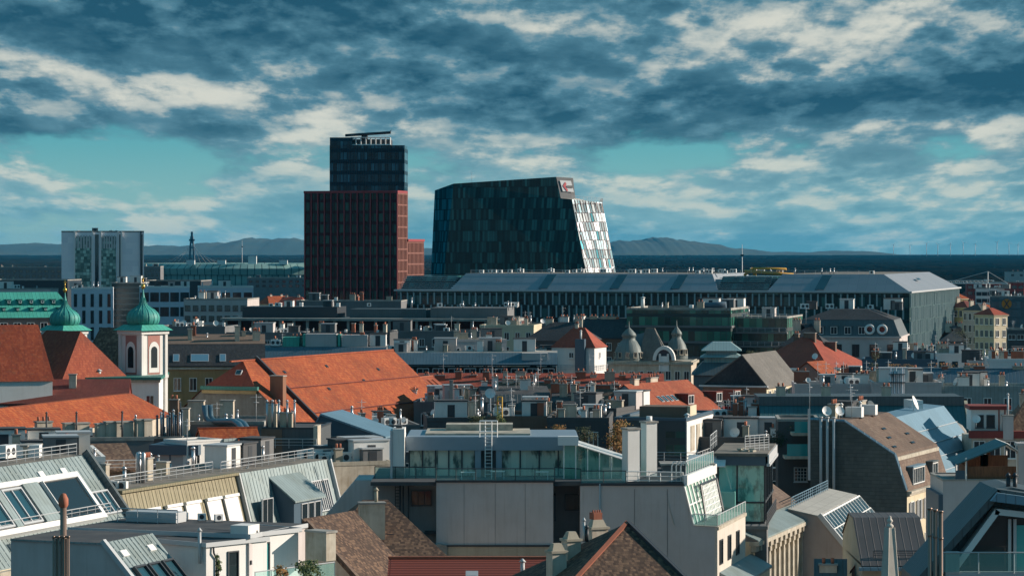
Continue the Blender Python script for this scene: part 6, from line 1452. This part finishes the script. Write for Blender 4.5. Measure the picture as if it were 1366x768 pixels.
# ornate sunlit facade
b = Bd('ornate_house', 'sunlit cream ornate facade with pilasters and arched windows', 'house', 1002, 266, 73, W=27.5, L=11, ye=722, wall=M_cream)
m = MB(); m.box(-.3, b.W+.3, -.8, .1, b.ze-.35, b.ze); m.box(-.2, b.W+.2, -.5, -.003, b.ze-.9, b.ze-.36); b.part('cornice', m, [M_stone])
def arch_win(w=1.0, h=2.6):
    m = MB(); m.box(-w/2-.14, -w/2, -.12, .03, -.1, h); m.box(w/2, w/2+.14, -.12, .03, -.1, h); m.box(-w/2-.2, w/2+.2, -.2, .02, -.25, -.1)
    o = [((w/2+.14)*math.cos(R(a)), h+(w/2+.14)*math.sin(R(a))) for a in range(0, 181, 20)]; i_ = [((w/2)*math.cos(R(a)), h+(w/2)*math.sin(R(a))) for a in range(0, 181, 20)]
    for (p, q), (c, d_) in zip(zip(o, o[1:]), zip(i_, i_[1:])): m.face([(p[0], -.12, p[1]), (q[0], -.12, q[1]), (d_[0], -.12, d_[1]), (c[0], -.12, c[1])][::-1])
    m.face([(-w/2, -.015, 0), (w/2, -.015, 0), (w/2, -.015, h), *[(x, -.015, z) for x, z in i_[1:-1]], (-w/2, -.015, h)], 1); m.box(-.04, .04, -.05, .0, 0, h+w/2-.05)
    return m.mesh('arched_window', [M_stone, M_glass])
am = arch_win(); pm = MB(); pm.box(-.28, .28, -.35, -.003, 0, 4.9); pm.box(-.38, .38, -.45, -.003, 4.9, 5.3); pm.box(-.38, .38, -.45, -.003, -.4, 0); pm = pm.mesh('pilaster', [M_stone])
for k in range(13):
    u_ = 1.2+k*2.1; b.put('arched_window', am, b.face('f', u_, b.ze-4.9)); b.put('pilaster', pm, b.face('f', u_+1.05, b.ze-6.3))
    m = MB(); m.box(-.2, .2, -.7, -.51, 0, .45)
    b.put('bracket', cached('brk', lambda: m.mesh('bracket', [M_stone])), b.face('f', u_, b.ze-.85))
b.prof([(-.7, .0), (1.6, 1.0), (1.7, 1.05), (6.5, 4.4), (11, 2.0)], M_zinc, .1, M_mgray, None, name='roof'); b.wins('f', 13, b.ze-9.5, .9, 2.0, u0=1.2, u1=26.4)
m = MB(); m.box(12, b.W+.1, 0, 5.85, .12, .2); b.part('tiled_roof', m, [M_brown2], b.slopeM(2, 0, 0)); b.put('railing', rail_mesh([(13, 1.7, b.ze+1.2), (13.1, 6.3, b.ze+4.4)], .4, 1.5, M_alu)); m = MB(); m.box(0, 12, 1.8, 11, b.ze+1, b.ze+2.0); b.part('attic_block', m, [M_dgray])

# house with long slanted glass roof
b = Bd('glass_roof_house', 'pale gabled house with slanted ribbed glass roof beside the dark slate wall', 'house', 1137, 285, 75, W=25, L=6.2, ze=25.6, wall=mat('warm_grey_plaster', (.38, .33, .31), .9, fn=f_plaster(.35)))
b.prof([(0, 0), (3.3, 3.9), (6.2, 4.5)], M_conc, .1, MATS['warm_grey_plaster'], mat('slab_roof', (.42, .41, .37), .9, fn=f_panes(1.0, 1.0, (.36, .35, .32), 0, (.30, .29, .26), .06, 1)))
frame_on(b, 0, .4, b.W-.3, .1, 5.0, 'glass_roof', M_wmetal, M_glassb, .16, .22, 14); frame_on(b, 0, .4, b.W-.3, 1.6, 3.3, 'glass_roof', M_wmetal, M_glassb, .10, .32, 14)
m = MB(); m.box(-.2, .15, -.2, 5.2, -.1, .35); b.part('verge', m, [M_alu], b.slopeM(0, 0, 0)); m = MB(); m.box(0, b.W, -.7, 0, b.ze-.3, b.ze); b.part('cornice', m, [M_stone]); b.put('railing', rail_mesh([(1, 6, b.ze+4.5), (b.W-2, 6, b.ze+4.5)], 1.1, 1.2, M_bluel, bars=3)); b.wins('f', 7, b.ze-3.5, 1.1, 1.8, 2, -3.6); b.wins('l', 2, b.ze-3.5, 1.0, 1.4)
b = Bd('pink_house', 'little pink gabled house piece at the bottom below the pale gabled house', 'house', 1136, 243, -12, xb=1158, L=5, ye=762, wall=M_pink); b.gabley(.9, M_dred, oh=.15, wall=M_pink); b.wins('f', 2, b.ze-1.6, .4, .8)

# slate-walled house with three flues
b = Bd('slate_walled_house', 'tall house with dark slate side wall, brown roof and cream sunlit front', 'house', 1210, 318, 68, W=18, L=10.6, ye=655, wall=M_cream)
b.prof([(0, 0), (1.27, 3.76), (6.8, 7.2), (10.6, 7.3)], M_brown2, .12, None, M_brown2)
m = MB(); m.face([(-.12, 0, 0), (-.12, 0, b.ze), (-.12, 1.27, b.ze+3.76), (-.12, 6.8, b.ze+7.2), (-.12, 10.6, b.ze+7.3), (-.12, 10.6, 0)][::-1]); b.part('slate_wall', m, [M_cslate])
inv = b.M.inverted(); m = MB()
for (p, q) in (((0, 0), (1.27, 3.76)), ((1.27, 3.76), (6.8, 7.2)), ((6.8, 7.2), (10.6, 7.3))): m.bar((-.1, p[0], b.ze+p[1]+.12), (-.1, q[0], b.ze+q[1]+.12), .22)
b.part('verge', m, [M_bluel]); m = MB(); m.box(0, b.W, -.5, .05, b.ze-.25, b.ze); m.box(0, b.W, -.3, -.003, b.ze-.5, b.ze-.26); b.part('cornice', m, [M_stone])
m = MB(); m.box(0, b.W, 1.0, 1.3, b.ze+3.2, b.ze+3.6); b.part('mansard_rim', m, [M_stone])
for k in range(5): near_window(b, b.face('f', 2+k*3.1, b.ze-3.4), 1.1, 2.1, M_wmetal, M_glass, 2)
for k in range(5):
    for sd in (-.95, .95): m = MB(); m.box(-.28, .28, -.1, -.004, 0, 2.1); b.part('shutter', m, [M_mgray], b.face('f', 2+k*3.1+sd, b.ze-3.4))
b.wins('f', 5, b.ze-7.2, 1.1, 2.1, u0=2, u1=14.4)
b.dormer(0, 5.2, .3, 5.0, 1.9, M_zincd, M_bluel, kind='shed', nx=5); b.dormer(0, 12.4, .3, 2.4, 1.9, M_zincd, M_zincd, kind='shed', nx=2)
for k in range(3): m = MB(); m.tube([(-.45, 7.9+k*.72, b.ze-2.5), (-.45, 7.9+k*.72, b.ze+7.6)], .16, 8); m.tube([(-.45, 7.9+k*.72, b.ze+7.6), (-.45, 7.9+k*.72, b.ze+7.75)], .24, 8); b.part('flue_pipe', m, [M_alu])
m = MB(); m.box(-1.0, -.13, 7.4, 9.9, 0, b.ze-2.5); b.part('flue_base', m, [M_brownw])
r = random.Random(2)
for k in range(5): b.put('skylight', skylight_mesh(1.3, .3, M_dmetal, M_glass), b.slopeM(1, 3+k*2.6, 1+(k % 3)*1.5))
for x, y, k in ((2, 8, 'd'), (3.4, 7, 't'), (5, 8.6, 'v'), (6, 7.4, 'a'), (7.6, 8.4, 'd'), (9, 7.6, 'v'), (10, 9, 't'), (11, 7.2, 'a'), (12.4, 8.5, 'c'), (4.2, 9.2, 'c'), (8, 8.9, 'h'), (13.6, 9.2, 'v'), (1.2, 9.2, 'd'), (14.6, 8, 'd')):
    zz = b.ze+7.3
    if k == 'd': b.put('satellite_dish', dish_mesh(.55), T(x, y, zz) @ RZ(-60+8*x))
    elif k == 't': b.put('antenna', antenna_mesh(3.5), T(x, y, zz) @ RZ(20*x))
    elif k == 'v': b.put('vent_pipe', vent_mesh(1.4, .16, M_wmetal), T(x, y, zz))
    elif k == 'a': b.put('air_conditioner', ac_mesh(1), T(x, y, zz) @ RZ(90))
    elif k == 'c': b.chim(x, y, zz, 1.8, .8, 1.5, 3, M_beige)
    else: b.put('roof_hut', hut_mesh(2.2, 2, 1.6, M_dgray, M_tar), T(x, y, zz))
# pale blue roof
b = Bd('blue_roof_house', 'house with wide pale blue metal roof sloping behind the slate walled one', 'house', 1258, 338, 70, W=29, L=13, ze=28.1, wall=M_grayw)
b.prof([(0, 0), (6.0, 7.6), (8.5, 7.8), (13, 4)], M_bluel, .15, M_mgray)
for v in (1.8, 3.6, 5.4, 7.2): m = MB(); m.box(0, b.W, v, v+.07, 0, .12); b.part('snow_guard', m, [M_alu], b.slopeM(0, 0, 0))
m = MB(); m.box(0, 3.2, 0, 1.4, 0, 1.1); b.part('air_duct_box', m, [M_wmetal], T(20, 6.6, b.ze+7.7) @ RZ(30)); b.put('satellite_dish', dish_mesh(.9), T(16, 6.9, b.ze+7.7)); 
# grey white wall, roof terrace tent
b = Bd('terrace_wall_house', 'pale grey blank wall carrying a wooden roof terrace at the right', 'house', 1258, 262, 0, xb=1400, L=8, ye=641, wall=mat('light_grey_plaster', (.50, .50, .51), .9, fn=f_plaster(.25))); b.flat(M_conc, .15, M_conc)
inv = b.M.inverted(); xs0, xs1 = u_at(b, 1290), u_at(b, 1357); m = MB(); m.box(xs0, xs1, .3, .4, b.ze+.1, b.ze+1.25); m.box(xs0, xs0+.1, .4, 5, b.ze+.1, b.ze+1.25); o = b.part('wooden_screen', m, [M_wood])
m = MB(); m.box(xs0+2.2, xs0+2.5, 3, 3.3, b.ze+.1, b.ze+2.6); m.box(xs0, xs1, 5, 5.1, b.ze+.1, b.ze+1.9); b.part('terrace_post', m, [M_wood])
m = MB(); c = (inv @ P(1335, 588, 265)); l0, l1 = u_at(b, 1275), u_at(b, 1363); za, zb_ = Z(617, 263), Z(604, 263)
m.face([(l0, -.3, za), (c.x, -.3, c.z), (c.x, 6, c.z), (l0, 6, za)][::-1]); m.face([(c.x, -.3, c.z), (l1, -.3, zb_), (l1, 6, zb_), (c.x, 6, c.z)][::-1]); m.face([(l0, -.3, za-.12), (c.x, -.3, c.z-.12), (c.x, -.3, c.z), (l0, -.3, za)]); m.face([(c.x, -.3, c.z-.12), (l1, -.3, zb_-.12), (l1, -.3, zb_), (c.x, -.3, c.z)])
b.part('canopy_roof', m, [M_teal]); m = MB()
for x, z_ in ((l0+.9, za+.5), (l1-.4, zb_)): m.bar((x, 0, b.ze), (x, 0, z_), .12); m.bar((x, 5.8, b.ze), (x, 5.8, z_), .12)
b.part('canopy_frame', m, [M_wmetal])
for k in range(7): t_ = k/6; m = MB(); m.bar((c.x, -.3+6.3*t_, c.z+.03), (l1, -.3+6.3*t_, zb_+.03), .07); b.part('rafter', m, [M_wmetal]); m = MB(); m.box(xs0+1.4, xs0+2.0, 1, 1.5, b.ze+1.0, b.ze+2.2); b.part('orange_blind', m, [mat('orange_cloth', (.60, .24, .06), .8)])
m = MB(); m.box(-.4, 0, 0, 8, 0, b.ze-1.2); m.box(u_at(b, 1275), xs0, .0, .25, b.ze, b.ze+.9); b.part('dark_edge', m, [M_bmetal]); m = MB(); m.box(u_at(b, 1357), u_at(b, 1357)+1.6, -.6, .6, 0, Z(594, 262)); m.box(u_at(b, 1357)-.15, u_at(b, 1357)+1.8, -.75, .75, Z(594, 262), Z(590, 262)); b.part('chimney', m, [M_grayw])
# seam roof house bottom
b = Bd('seam_roof_house', 'beige house with dark ribbed seam roof bottom right of the cream facade', 'house', 1150, 238, 0, xb=1238, L=14, ye=752, wall=M_beige); b.prof([(-.4, -.2), (5.5, 3.1), (9, 3.2), (14, 1)], mat('brown_seam', (.105, .095, .095), .6, .1, fn=f_seam(.6, .3, .2)), .1, M_beige)
m = MB(); m.box(-.3, b.W+.2, -.75, -.3, b.ze-.45, b.ze-.2); b.part('gutter', m, [M_bluel]); b.put('railing', rail_mesh([(1, .6, b.ze+.5), (b.W-.5, .6, b.ze+.5)], .5, 1.3, M_dmetal)); b.wins('f', 3, b.ze-2.6, .7, 1.2)
b = Bd('dark_gable_house', 'small dark gabled roof with zinc box below the ornate facade', 'house', 1088, 240, -6, xb=1128, L=6, ye=790, wall=M_grayw); b.gable(2.2, M_zincd, wall=M_grayw); b.chim(1, 2, b.ze+.4, 1.4, .7, 1.6, 2)

# bottom right attic with triangular loggia
Dn = 188.0
b = Bd('loggia_attic_house', 'dark seam attic with white framed triangular loggia in the bottom right corner', 'house', 1225, Dn, 0, xb=1450, L=10, ye=800)
slab(b, 'attic_body', [(1222, 900), (1222, 772), (1330, 653), (1352, 650), (1440, 668), (1440, 900)], Dn+1.6, 7, M_zincd)
inv = b.M.inverted()
def band(name, pts, w, D, th, mtl):
    m = MB()
    for p, q in zip(pts, pts[1:]):
        a, c = Vector(p), Vector(q); n = Vector((-(c-a).y, (c-a).x)).normalized()*w
        if n.y < 0: n = -n
        A = [inv @ P(*a, D), inv @ P(*c, D), inv @ P(*(c+n), D), inv @ P(*(a+n), D)]; B_ = [v+Vector((0, th, 0)) for v in A]; m.face(A); m.face(B_[::-1])
        for i in range(4): m.face([A[i], A[(i+1) % 4], B_[(i+1) % 4], B_[i]])
    return b.part(name, m, [mtl])
band('roof_verge', [(1222, 772), (1331, 652), (1440, 668)], 9, Dn, 1.58, M_zincd); band('white_frame', [(1262, 768), (1328, 678), (1440, 690)], 8, Dn+.1, 1.3, M_wmetal)
slab(b, 'loggia_glass', [(1272, 768), (1329, 686), (1440, 700), (1440, 768)], Dn+1.2, .05, M_glass)
for px in (1345, 1352): slab(b, 'post', [(px, 768), (px, 692), (px+4, 692), (px+4, 768)], Dn+.9, .2, M_alu)
slab(b, 'door_glass', [(1356, 762), (1356, 700), (1372, 700), (1372, 762)], Dn+1.0, .04, M_glasst)
slab(b, 'roof_top', [(1322, 668), (1331, 657), (1440, 672), (1440, 683)], Dn-.6, .5, M_bluel); slab(b, 'rail_base', [(1262, 768), (1440, 768), (1440, 762), (1262, 762)], Dn-.5, .3, M_alu)
slab(b, 'wall_base', [(1262, 900), (1262, 769), (1440, 769), (1440, 900)], Dn-.3, 1.6, M_grayw); b.put('glass_balustrade', rail_mesh([inv @ P(1258, 764, Dn-.6), inv @ P(1400, 764, Dn-.6)], 1.3, 2.2, M_alu, True)); slab(b, 'post', [(1262, 765), (1262, 735), (1280, 735), (1280, 765)], Dn-.55, .2, M_grayw)
for px in (1345, 1354): b.put('vent_pipe', vent_mesh(.9, .14, M_dmetal), inv @ T(*P(px, 655, Dn+3)))
# near flues and the cathedral pinnacle
b = Bd('flue_bundle', 'three tall brown flues standing close at the bottom right of the slate house', 'flues', 1238, 168, 0, W=1, L=1, ze=1)
for k in range(3): m = MB(); z1 = Z(679+2*k, 168); m.tube([(.1+.31*k, 0, 0), (.1+.31*k, 0, z1)], .115, 10); m.tube([(.1+.31*k, 0, z1), (.1+.31*k, 0, z1+.1)], .14, 10); m.tube([(.1+.31*k, 0, z1-1.5), (.1+.31*k, 0, z1-1.4)], .14, 10); b.part('flue_pipe', m, [MATS['brown_steel']])
b = Bd('stone_pinnacle', 'pale gothic stone pinnacle with knobbed finial at the bottom right centre', 'pinnacle', 1187, 120, 0, W=1, L=1, ze=1); z1 = Z(703, 120)
m = MB(); m.frustum(-.30, .30, -.30, .30, z1-3.0, 3.0, .17, .17); m.box(-.32, .32, -.32, .32, 0, z1-3.0); PS = mat('pinnacle_stone', (.60, .56, .50), .85, fn=f_plaster(.35, 3)); b.part('shaft', m, [PS], RZ(24)); m = MB(); m.lathe([(.0, 0), (.12, .02), (.16, .08), (.1, .15), (.06, .17), (.08, .22), (.13, .28), (.08, .36), (.05, .40), (.07, .44), (0, .5)], seg=8); b.part('finial', m, [MATS['pinnacle_stone']], T(0, 0, z1-.02)); 
m = MB(); [m.bar((sx*.29, sy*.29, z1-3), (sx*.13, sy*.13, z1), .05) for sx in (-1, 1) for sy in (-1, 1)]; b.part('edge_rib', m, [MATS['pinnacle_stone']], RZ(24))

# ------------------------------------------------------------ brown tiled roofs along the bottom
M_bt2 = mat('mottled_tile', (.060, .034, .024), .85, fn=f_tile((.26, .155, .095), .85, .19, .24, .55))
b = Bd('mottled_roof_house', 'mottled brown tiled hipped roof with beige chimney at the bottom centre left', 'house', 498, 222, 64, W=7.8, L=6.3, ze=29.0, wall=M_dirtyw); b.gable(5.6, M_bt2, wall=M_dirtyw, yr=6.0, oh=.2)
m = MB(); m.box(-.2, .2, -.4, 8, .05, .35); b.part('ridge_cap', m, [M_brown2], T(.1, 0, b.ze) @ RX(math.atan2(5.6, 6)))
s = Bd(None, None, None, 425, 234, 9, xb=602, L=14, ye=752, root=b, wall=M_dirtyw); s.hip(4.4, 4.2, 7, M_bt2, oh=.2); s.chim(u_at(s, 494, 4), 3.0, s.ze+2.0, 2.0, 1.1, 2.4, 0, M_dirtyw); s.put('chimney_pot', vent_mesh(.9, .14, M_beige), T(u_at(s, 500, 4), 3, s.ze+4.5)); s.put('roof_hatch', skylight_mesh(.6, .6, M_dmetal, M_glass), b.M.inverted() @ b.M @ T(0, 0, -50) if 0 else T(6, 3, s.ze+1.9))
b = Bd('red_seam_house', 'dark red ribbed metal roof strip along the bottom edge centre', 'house', 518, 216, 0, xb=760, L=9, ye=792, wall=M_brownw); b.gable(1.95, mat('red_ribbed_metal', (.26, .055, .03), .6, fn=f_panes(40, .35, (.24, .05, .03), 0, (.10, .02, .015), .08, 1, .12)), wall=M_brownw, cap=M_rust, yr=4.5)
b.put('vent_pipe', vent_mesh(.9, .16, M_alu), T(u_at(b, 697, 2), 1.6, b.ze+1.2)); b.put('roof_hatch', skylight_mesh(.9, .6, M_alu, M_alu), T(6, 1.4, b.ze+1.1) @ RX(.55))
b = Bd('gable_roof_house', 'brown tiled pyramid roof with orange ridge tiles at the bottom centre', 'house', 752, 203, 16, xb=925, L=12, ye=792, wall=M_dirtyw); h = Z(701, 208)-b.ze; b.hip(h, b.W*.70-.01, 6, M_bt2, oh=.2, ix2=b.W*.30-.01)
ap = Vector((b.W*.70, 6, b.ze+h)); m = MB(); m.bar((-.2, -.2, b.ze), ap, .28); b.part('ridge_tiles', m, [M_rust]); m = MB(); m.bar((b.W+.2, -.2, b.ze), ap, .34); b.part('ridge_tiles', m, [M_dmetal])
b = Bd('chimney_row', 'row of weathered chimneys stepping up left of the brown pyramid roof', 'chimneys', 738, 210, 0, W=4, L=2, ze=20); inv = b.M.inverted()
for x0, x1, yt, dd, np_ in ((737, 758, 738, 208, 0), (757, 777, 722, 210, 2), (790, 814, 706, 213, 0)):
    p0, p1 = inv @ P(x0, yt, dd), inv @ P(x1, yt, dd); m = MB(); m.box(p0.x, p1.x, p0.y, p0.y+1.0, 0, p0.z); m.box(p0.x-.1, p1.x+.1, p0.y-.1, p0.y+1.1, p0.z, p0.z+.16, 1)
    m.frustum(p0.x+.05, p1.x-.05, p0.y+.1, p0.y+.9, p0.z+.16, .5, .2, .2, 1); TR = T(p0.x, p0.y, 0) @ RZ(25) @ T(-p0.x, -p0.y, 0); o = b.part('chimney', m, [M_dirtyw, M_beige], TR)
    if x0 == 790: m = MB(); m.box(p0.x+.3, p1.x-.3, p0.y+.35, p0.y+1.05, p0.z+.66, p0.z+1.15); [m.tube([(p0.x+.42+.18*k, p0.y+.7, p0.z+1.1), (p0.x+.42+.18*k, p0.y+.7, p0.z+1.32)], .07, 6) for k in range(4)]; b.part('chimney_pot', m, [M_rust], TR, o)
b.put('vent_pipe', vent_mesh(1.4, .09, M_alu), inv @ T(*P(779, 722, 211))); b.put('vent_pipe', vent_mesh(.9, .12, M_dmetal), inv @ T(*P(783, 722, 211)))

# ------------------------------------------------------------ lit office cube, long teal roof, red dormer house, turquoise balconies
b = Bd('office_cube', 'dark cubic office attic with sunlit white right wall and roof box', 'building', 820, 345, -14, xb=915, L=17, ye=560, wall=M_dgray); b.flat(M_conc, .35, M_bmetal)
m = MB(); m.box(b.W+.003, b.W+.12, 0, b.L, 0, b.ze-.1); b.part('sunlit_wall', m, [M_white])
for k in range(4): m = MB(); m.box(b.W+.12, b.W+.2, 2.2+k*3.6, 4.4+k*3.6, b.ze-3.6, b.ze-.7); b.part('shutter_panel', m, [M_stone])
m = MB(); m.box(b.W*.25, b.W*.93, 4, 8, b.ze, b.ze+1.4); b.part('roof_box', m, [M_brownw]); m = MB(); m.box(b.W*.93+.003, b.W*.97, 4, 8, b.ze, b.ze+1.5); b.part('roof_box_end', m, [M_cream]); m = MB(); m.box(b.W*.72, b.W*.99, -.06, -.003, b.ze-4, b.ze-1.2); b.part('glazing', m, [M_gg]); b.put('railing', rail_mesh([(b.W*.5, -1.5, b.ze-4.6), (b.W+1.6, -1.5, b.ze-4.6), (b.W+1.6, 10, b.ze-4.6)], 1.1, 1.6, M_alu)); b.put('roof_hatch', vent_mesh(.5, .25, M_wmetal), T(b.W*.97, 2, b.ze))
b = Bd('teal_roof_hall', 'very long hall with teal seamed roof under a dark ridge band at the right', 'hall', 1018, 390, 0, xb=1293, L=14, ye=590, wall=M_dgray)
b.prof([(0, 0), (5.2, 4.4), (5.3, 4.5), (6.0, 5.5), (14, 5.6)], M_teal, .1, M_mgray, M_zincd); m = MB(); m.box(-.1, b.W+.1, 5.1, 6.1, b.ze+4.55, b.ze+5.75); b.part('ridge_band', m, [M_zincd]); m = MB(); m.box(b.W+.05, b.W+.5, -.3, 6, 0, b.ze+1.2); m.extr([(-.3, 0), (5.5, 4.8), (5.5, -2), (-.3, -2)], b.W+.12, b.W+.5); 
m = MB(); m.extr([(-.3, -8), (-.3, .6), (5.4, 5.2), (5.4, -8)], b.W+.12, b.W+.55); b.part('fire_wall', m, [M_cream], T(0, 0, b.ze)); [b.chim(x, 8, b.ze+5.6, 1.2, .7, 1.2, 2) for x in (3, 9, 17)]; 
b = Bd('red_dormer_house', 'white panelled house with dark red eaves and dormer trim at the right edge', 'house', 1296, 352, -2, xb=1420, L=10, ye=584, wall=M_dirtyw)
m = MB(); m.box(-.3, b.W, -.4, .5, b.ze, b.ze+.85); b.part('red_fascia', m, [M_redw]); m = MB(); m.box(0, 4.4, .6, 5, b.ze+.85, b.ze+3.3); o = b.part('dormer', m, [M_white]); m = MB(); m.box(-.2, 4.7, .3, 5.2, b.ze+3.3, b.ze+3.75); b.part('dormer_roof', m, [M_redw], None, o)
for u_ in (1.0, 2.3): b.put('window', win_mesh(.8, 1.3, M_dmetal, M_glass, 1), T(u_, .58, b.ze+1.3), o)
for x in (3.2, 3.9): m = MB(); m.box(x, x+.14, .5, .598, b.ze+.85, b.ze+3.3); b.part('timber_post', m, [M_redw], None, o)
m = MB(); m.frustum(4.6, b.W, .5, 10, b.ze+.85, 3.8, 2.5, 4.4, 0, .5, 4.4); b.part('tiled_roof', m, [M_brown]); b.chim(u_at(b, 1343, 1), 0, b.ze+.6, 1.2, .9, 2.0, 0, M_grayw); b.put('flue_pipe', vent_mesh(2.6, .12, M_alu), T(u_at(b, 1343, 1), 0, b.ze+2.4)); b.wins('f', 6, b.ze-2.3, 1.2, 1.9); b.put('satellite_dish', dish_mesh(.5), T(.5, -.4, b.ze+1.3))
b.chim(7.5, 5, b.ze+3.4, 2.4, .9, 1.5, 4, M_dirtyw)
b = Bd('balcony_house', 'dark block with turquoise glass balconies left of the three grey flues', 'house', 1038, 330, -3, xb=1093, L=8, ye=562, wall=M_dgray); b.flat(M_tar, .3)
for py0, py1, x0, x1 in ((562, 577, 1060, 1086), (592, 608, 1050, 1086)): slab(b, 'balcony_glass', [(x0, py1), (x0, py0), (x1, py0), (x1, py1)], 327, .06, M_glasst); slab(b, 'balcony_slab', [(x0-3, py1+4), (x0-3, py1), (x1+1, py1), (x1+1, py1+4)], 326.9, 2.8, M_dirtyw)
b.put('window', win_mesh(1.3, 1.4, M_alu, M_glass, 4, 4), b.M.inverted() @ T(*P(1068, 641, 329.5))); slab(b, 'tall_mast', [(1078, 640), (1078, 545), (1081, 545), (1081, 640)], 318, .25, M_steel); b.put('antenna', antenna_mesh(3.5), b.M.inverted() @ T(*P(1080, 548, 318.1)))
b = Bd('round_tower_roof', 'low grey faceted round roof behind the pale blue roof', 'roof building', 1272, 376, 0, W=3, L=3, ze=1); m = MB(); z1 = Z(586, 376); m.lathe([(1.8, 0), (1.8, z1), (1.6, z1+1.1), (1.1, z1+1.8), (.4, z1+2.2), (0, z1+2.25)], 0, 0, 12, 0, False); b.part('drum', m, [M_conc])
# small things on the roofs around the penthouse
shrub('conifer', 'dark green round conifer on a roof terrace behind the glass penthouse', 'tree', 637, 578, 300, 1.1, 1.6, M_leafd, 900, 11)
for i_, (px, py, D, r_, h_, lf, lb) in enumerate((
  (1197, 500, 505, 1.6, 1.7, M_leafo, 'round orange brown shrub left of the tall flue bundle'), (1168, 497, 520, .7, 3.4, M_leafd, 'slim dark conifer on the roof right of the sunlit corner house'),
  (1216, 500, 515, 1.2, 1.6, M_leafo, 'low orange brown shrub right of the tall flue bundle'), (1262, 497, 505, 2.2, 1.5, M_leafo, 'wide rusty hedge on the terrace above the dark blue roof, left one'),
  (1300, 497, 505, 2.4, 1.4, M_leafo, 'wide rusty hedge on the terrace above the dark blue roof, right one'), (1284, 470, 700, 2.2, 5.5, M_leafd, 'dark round tree at the foot of the mall side facade'),
  (1036, 604, 330, 1.0, 3.0, M_leafd, 'dark leafy climber left of the turquoise balconies'), (1020, 612, 335, .9, 2.2, M_leafd, 'dark shrub on the roof behind the glass pavilion'),
  (1003, 480, 560, 1.0, 1.6, M_leafd, 'small dark shrub beside the glass lantern roof'), (745, 586, 345, .9, 1.6, M_leafo, 'brown climbing stems behind the penthouse roof'),
  (780, 592, 330, 1.0, 1.8, M_leafd, 'dark shrub beside the conservatory roof'), (700, 590, 290, .9, .9, M_leafo, 'low rusty planting on the roof behind the penthouse'))):
    shrub('shrub' if h_ < 3 else 'small_tree', lb, 'shrub' if h_ < 3 else 'tree', px, py, D, r_, h_, lf, 500, 30+i_)
shrub('small_tree', 'slim green shrub below the yellow ladder frame', 'shrub', 667, 572, 302, .6, 1.6, M_leaf, 500, 12)
shrub('autumn_tree', 'orange brown autumn tree left of the tall white chimneys', 'tree', 822, 612, 290, 1.3, 3.6, M_leafo, 1400, 13)
b = Bd('ladder_frame', 'yellow ladder frame rising behind the round conifer', 'ladder', 664, 305, 0, W=1, L=1, ze=1); z0, z1 = Z(575, 305), Z(529, 305); m = MB()
for x in (0, .45): m.bar((x, 0, 0), (x, 0, z1), .09)
for k in range(9): m.bar((0, 0, z0+(z1-z0)*k/8), (.45, 0, z0+(z1-z0)*k/8), .07)
b.part('ladder', m, [mat('yellow_paint', (.62, .36, .04), .6)])
# ------------------------------------------------------------ distant air
m = MB(); m.box(-26000, 26000, -500, 29000, -1, 190)
hm = bpy.data.materials.new('haze_air'); hm.use_nodes = True; t = NT(hm.node_tree); t.N.clear()
o = t.n('ShaderNodeOutputMaterial'); pv = t.n('ShaderNodeVolumePrincipled'); t.L.new(pv.outputs[0], o.inputs['Volume'])
pv.inputs['Color'].default_value = (.02, .50, .95, 1); pv.inputs['Density'].default_value = 1.5e-5; pv.inputs['Anisotropy'].default_value = 0.0
hz = link('haze', m.mesh('haze', [hm]), Matrix()); tag(hz, 'thin blue air between the city and the far hills', 'haze', kind='stuff')
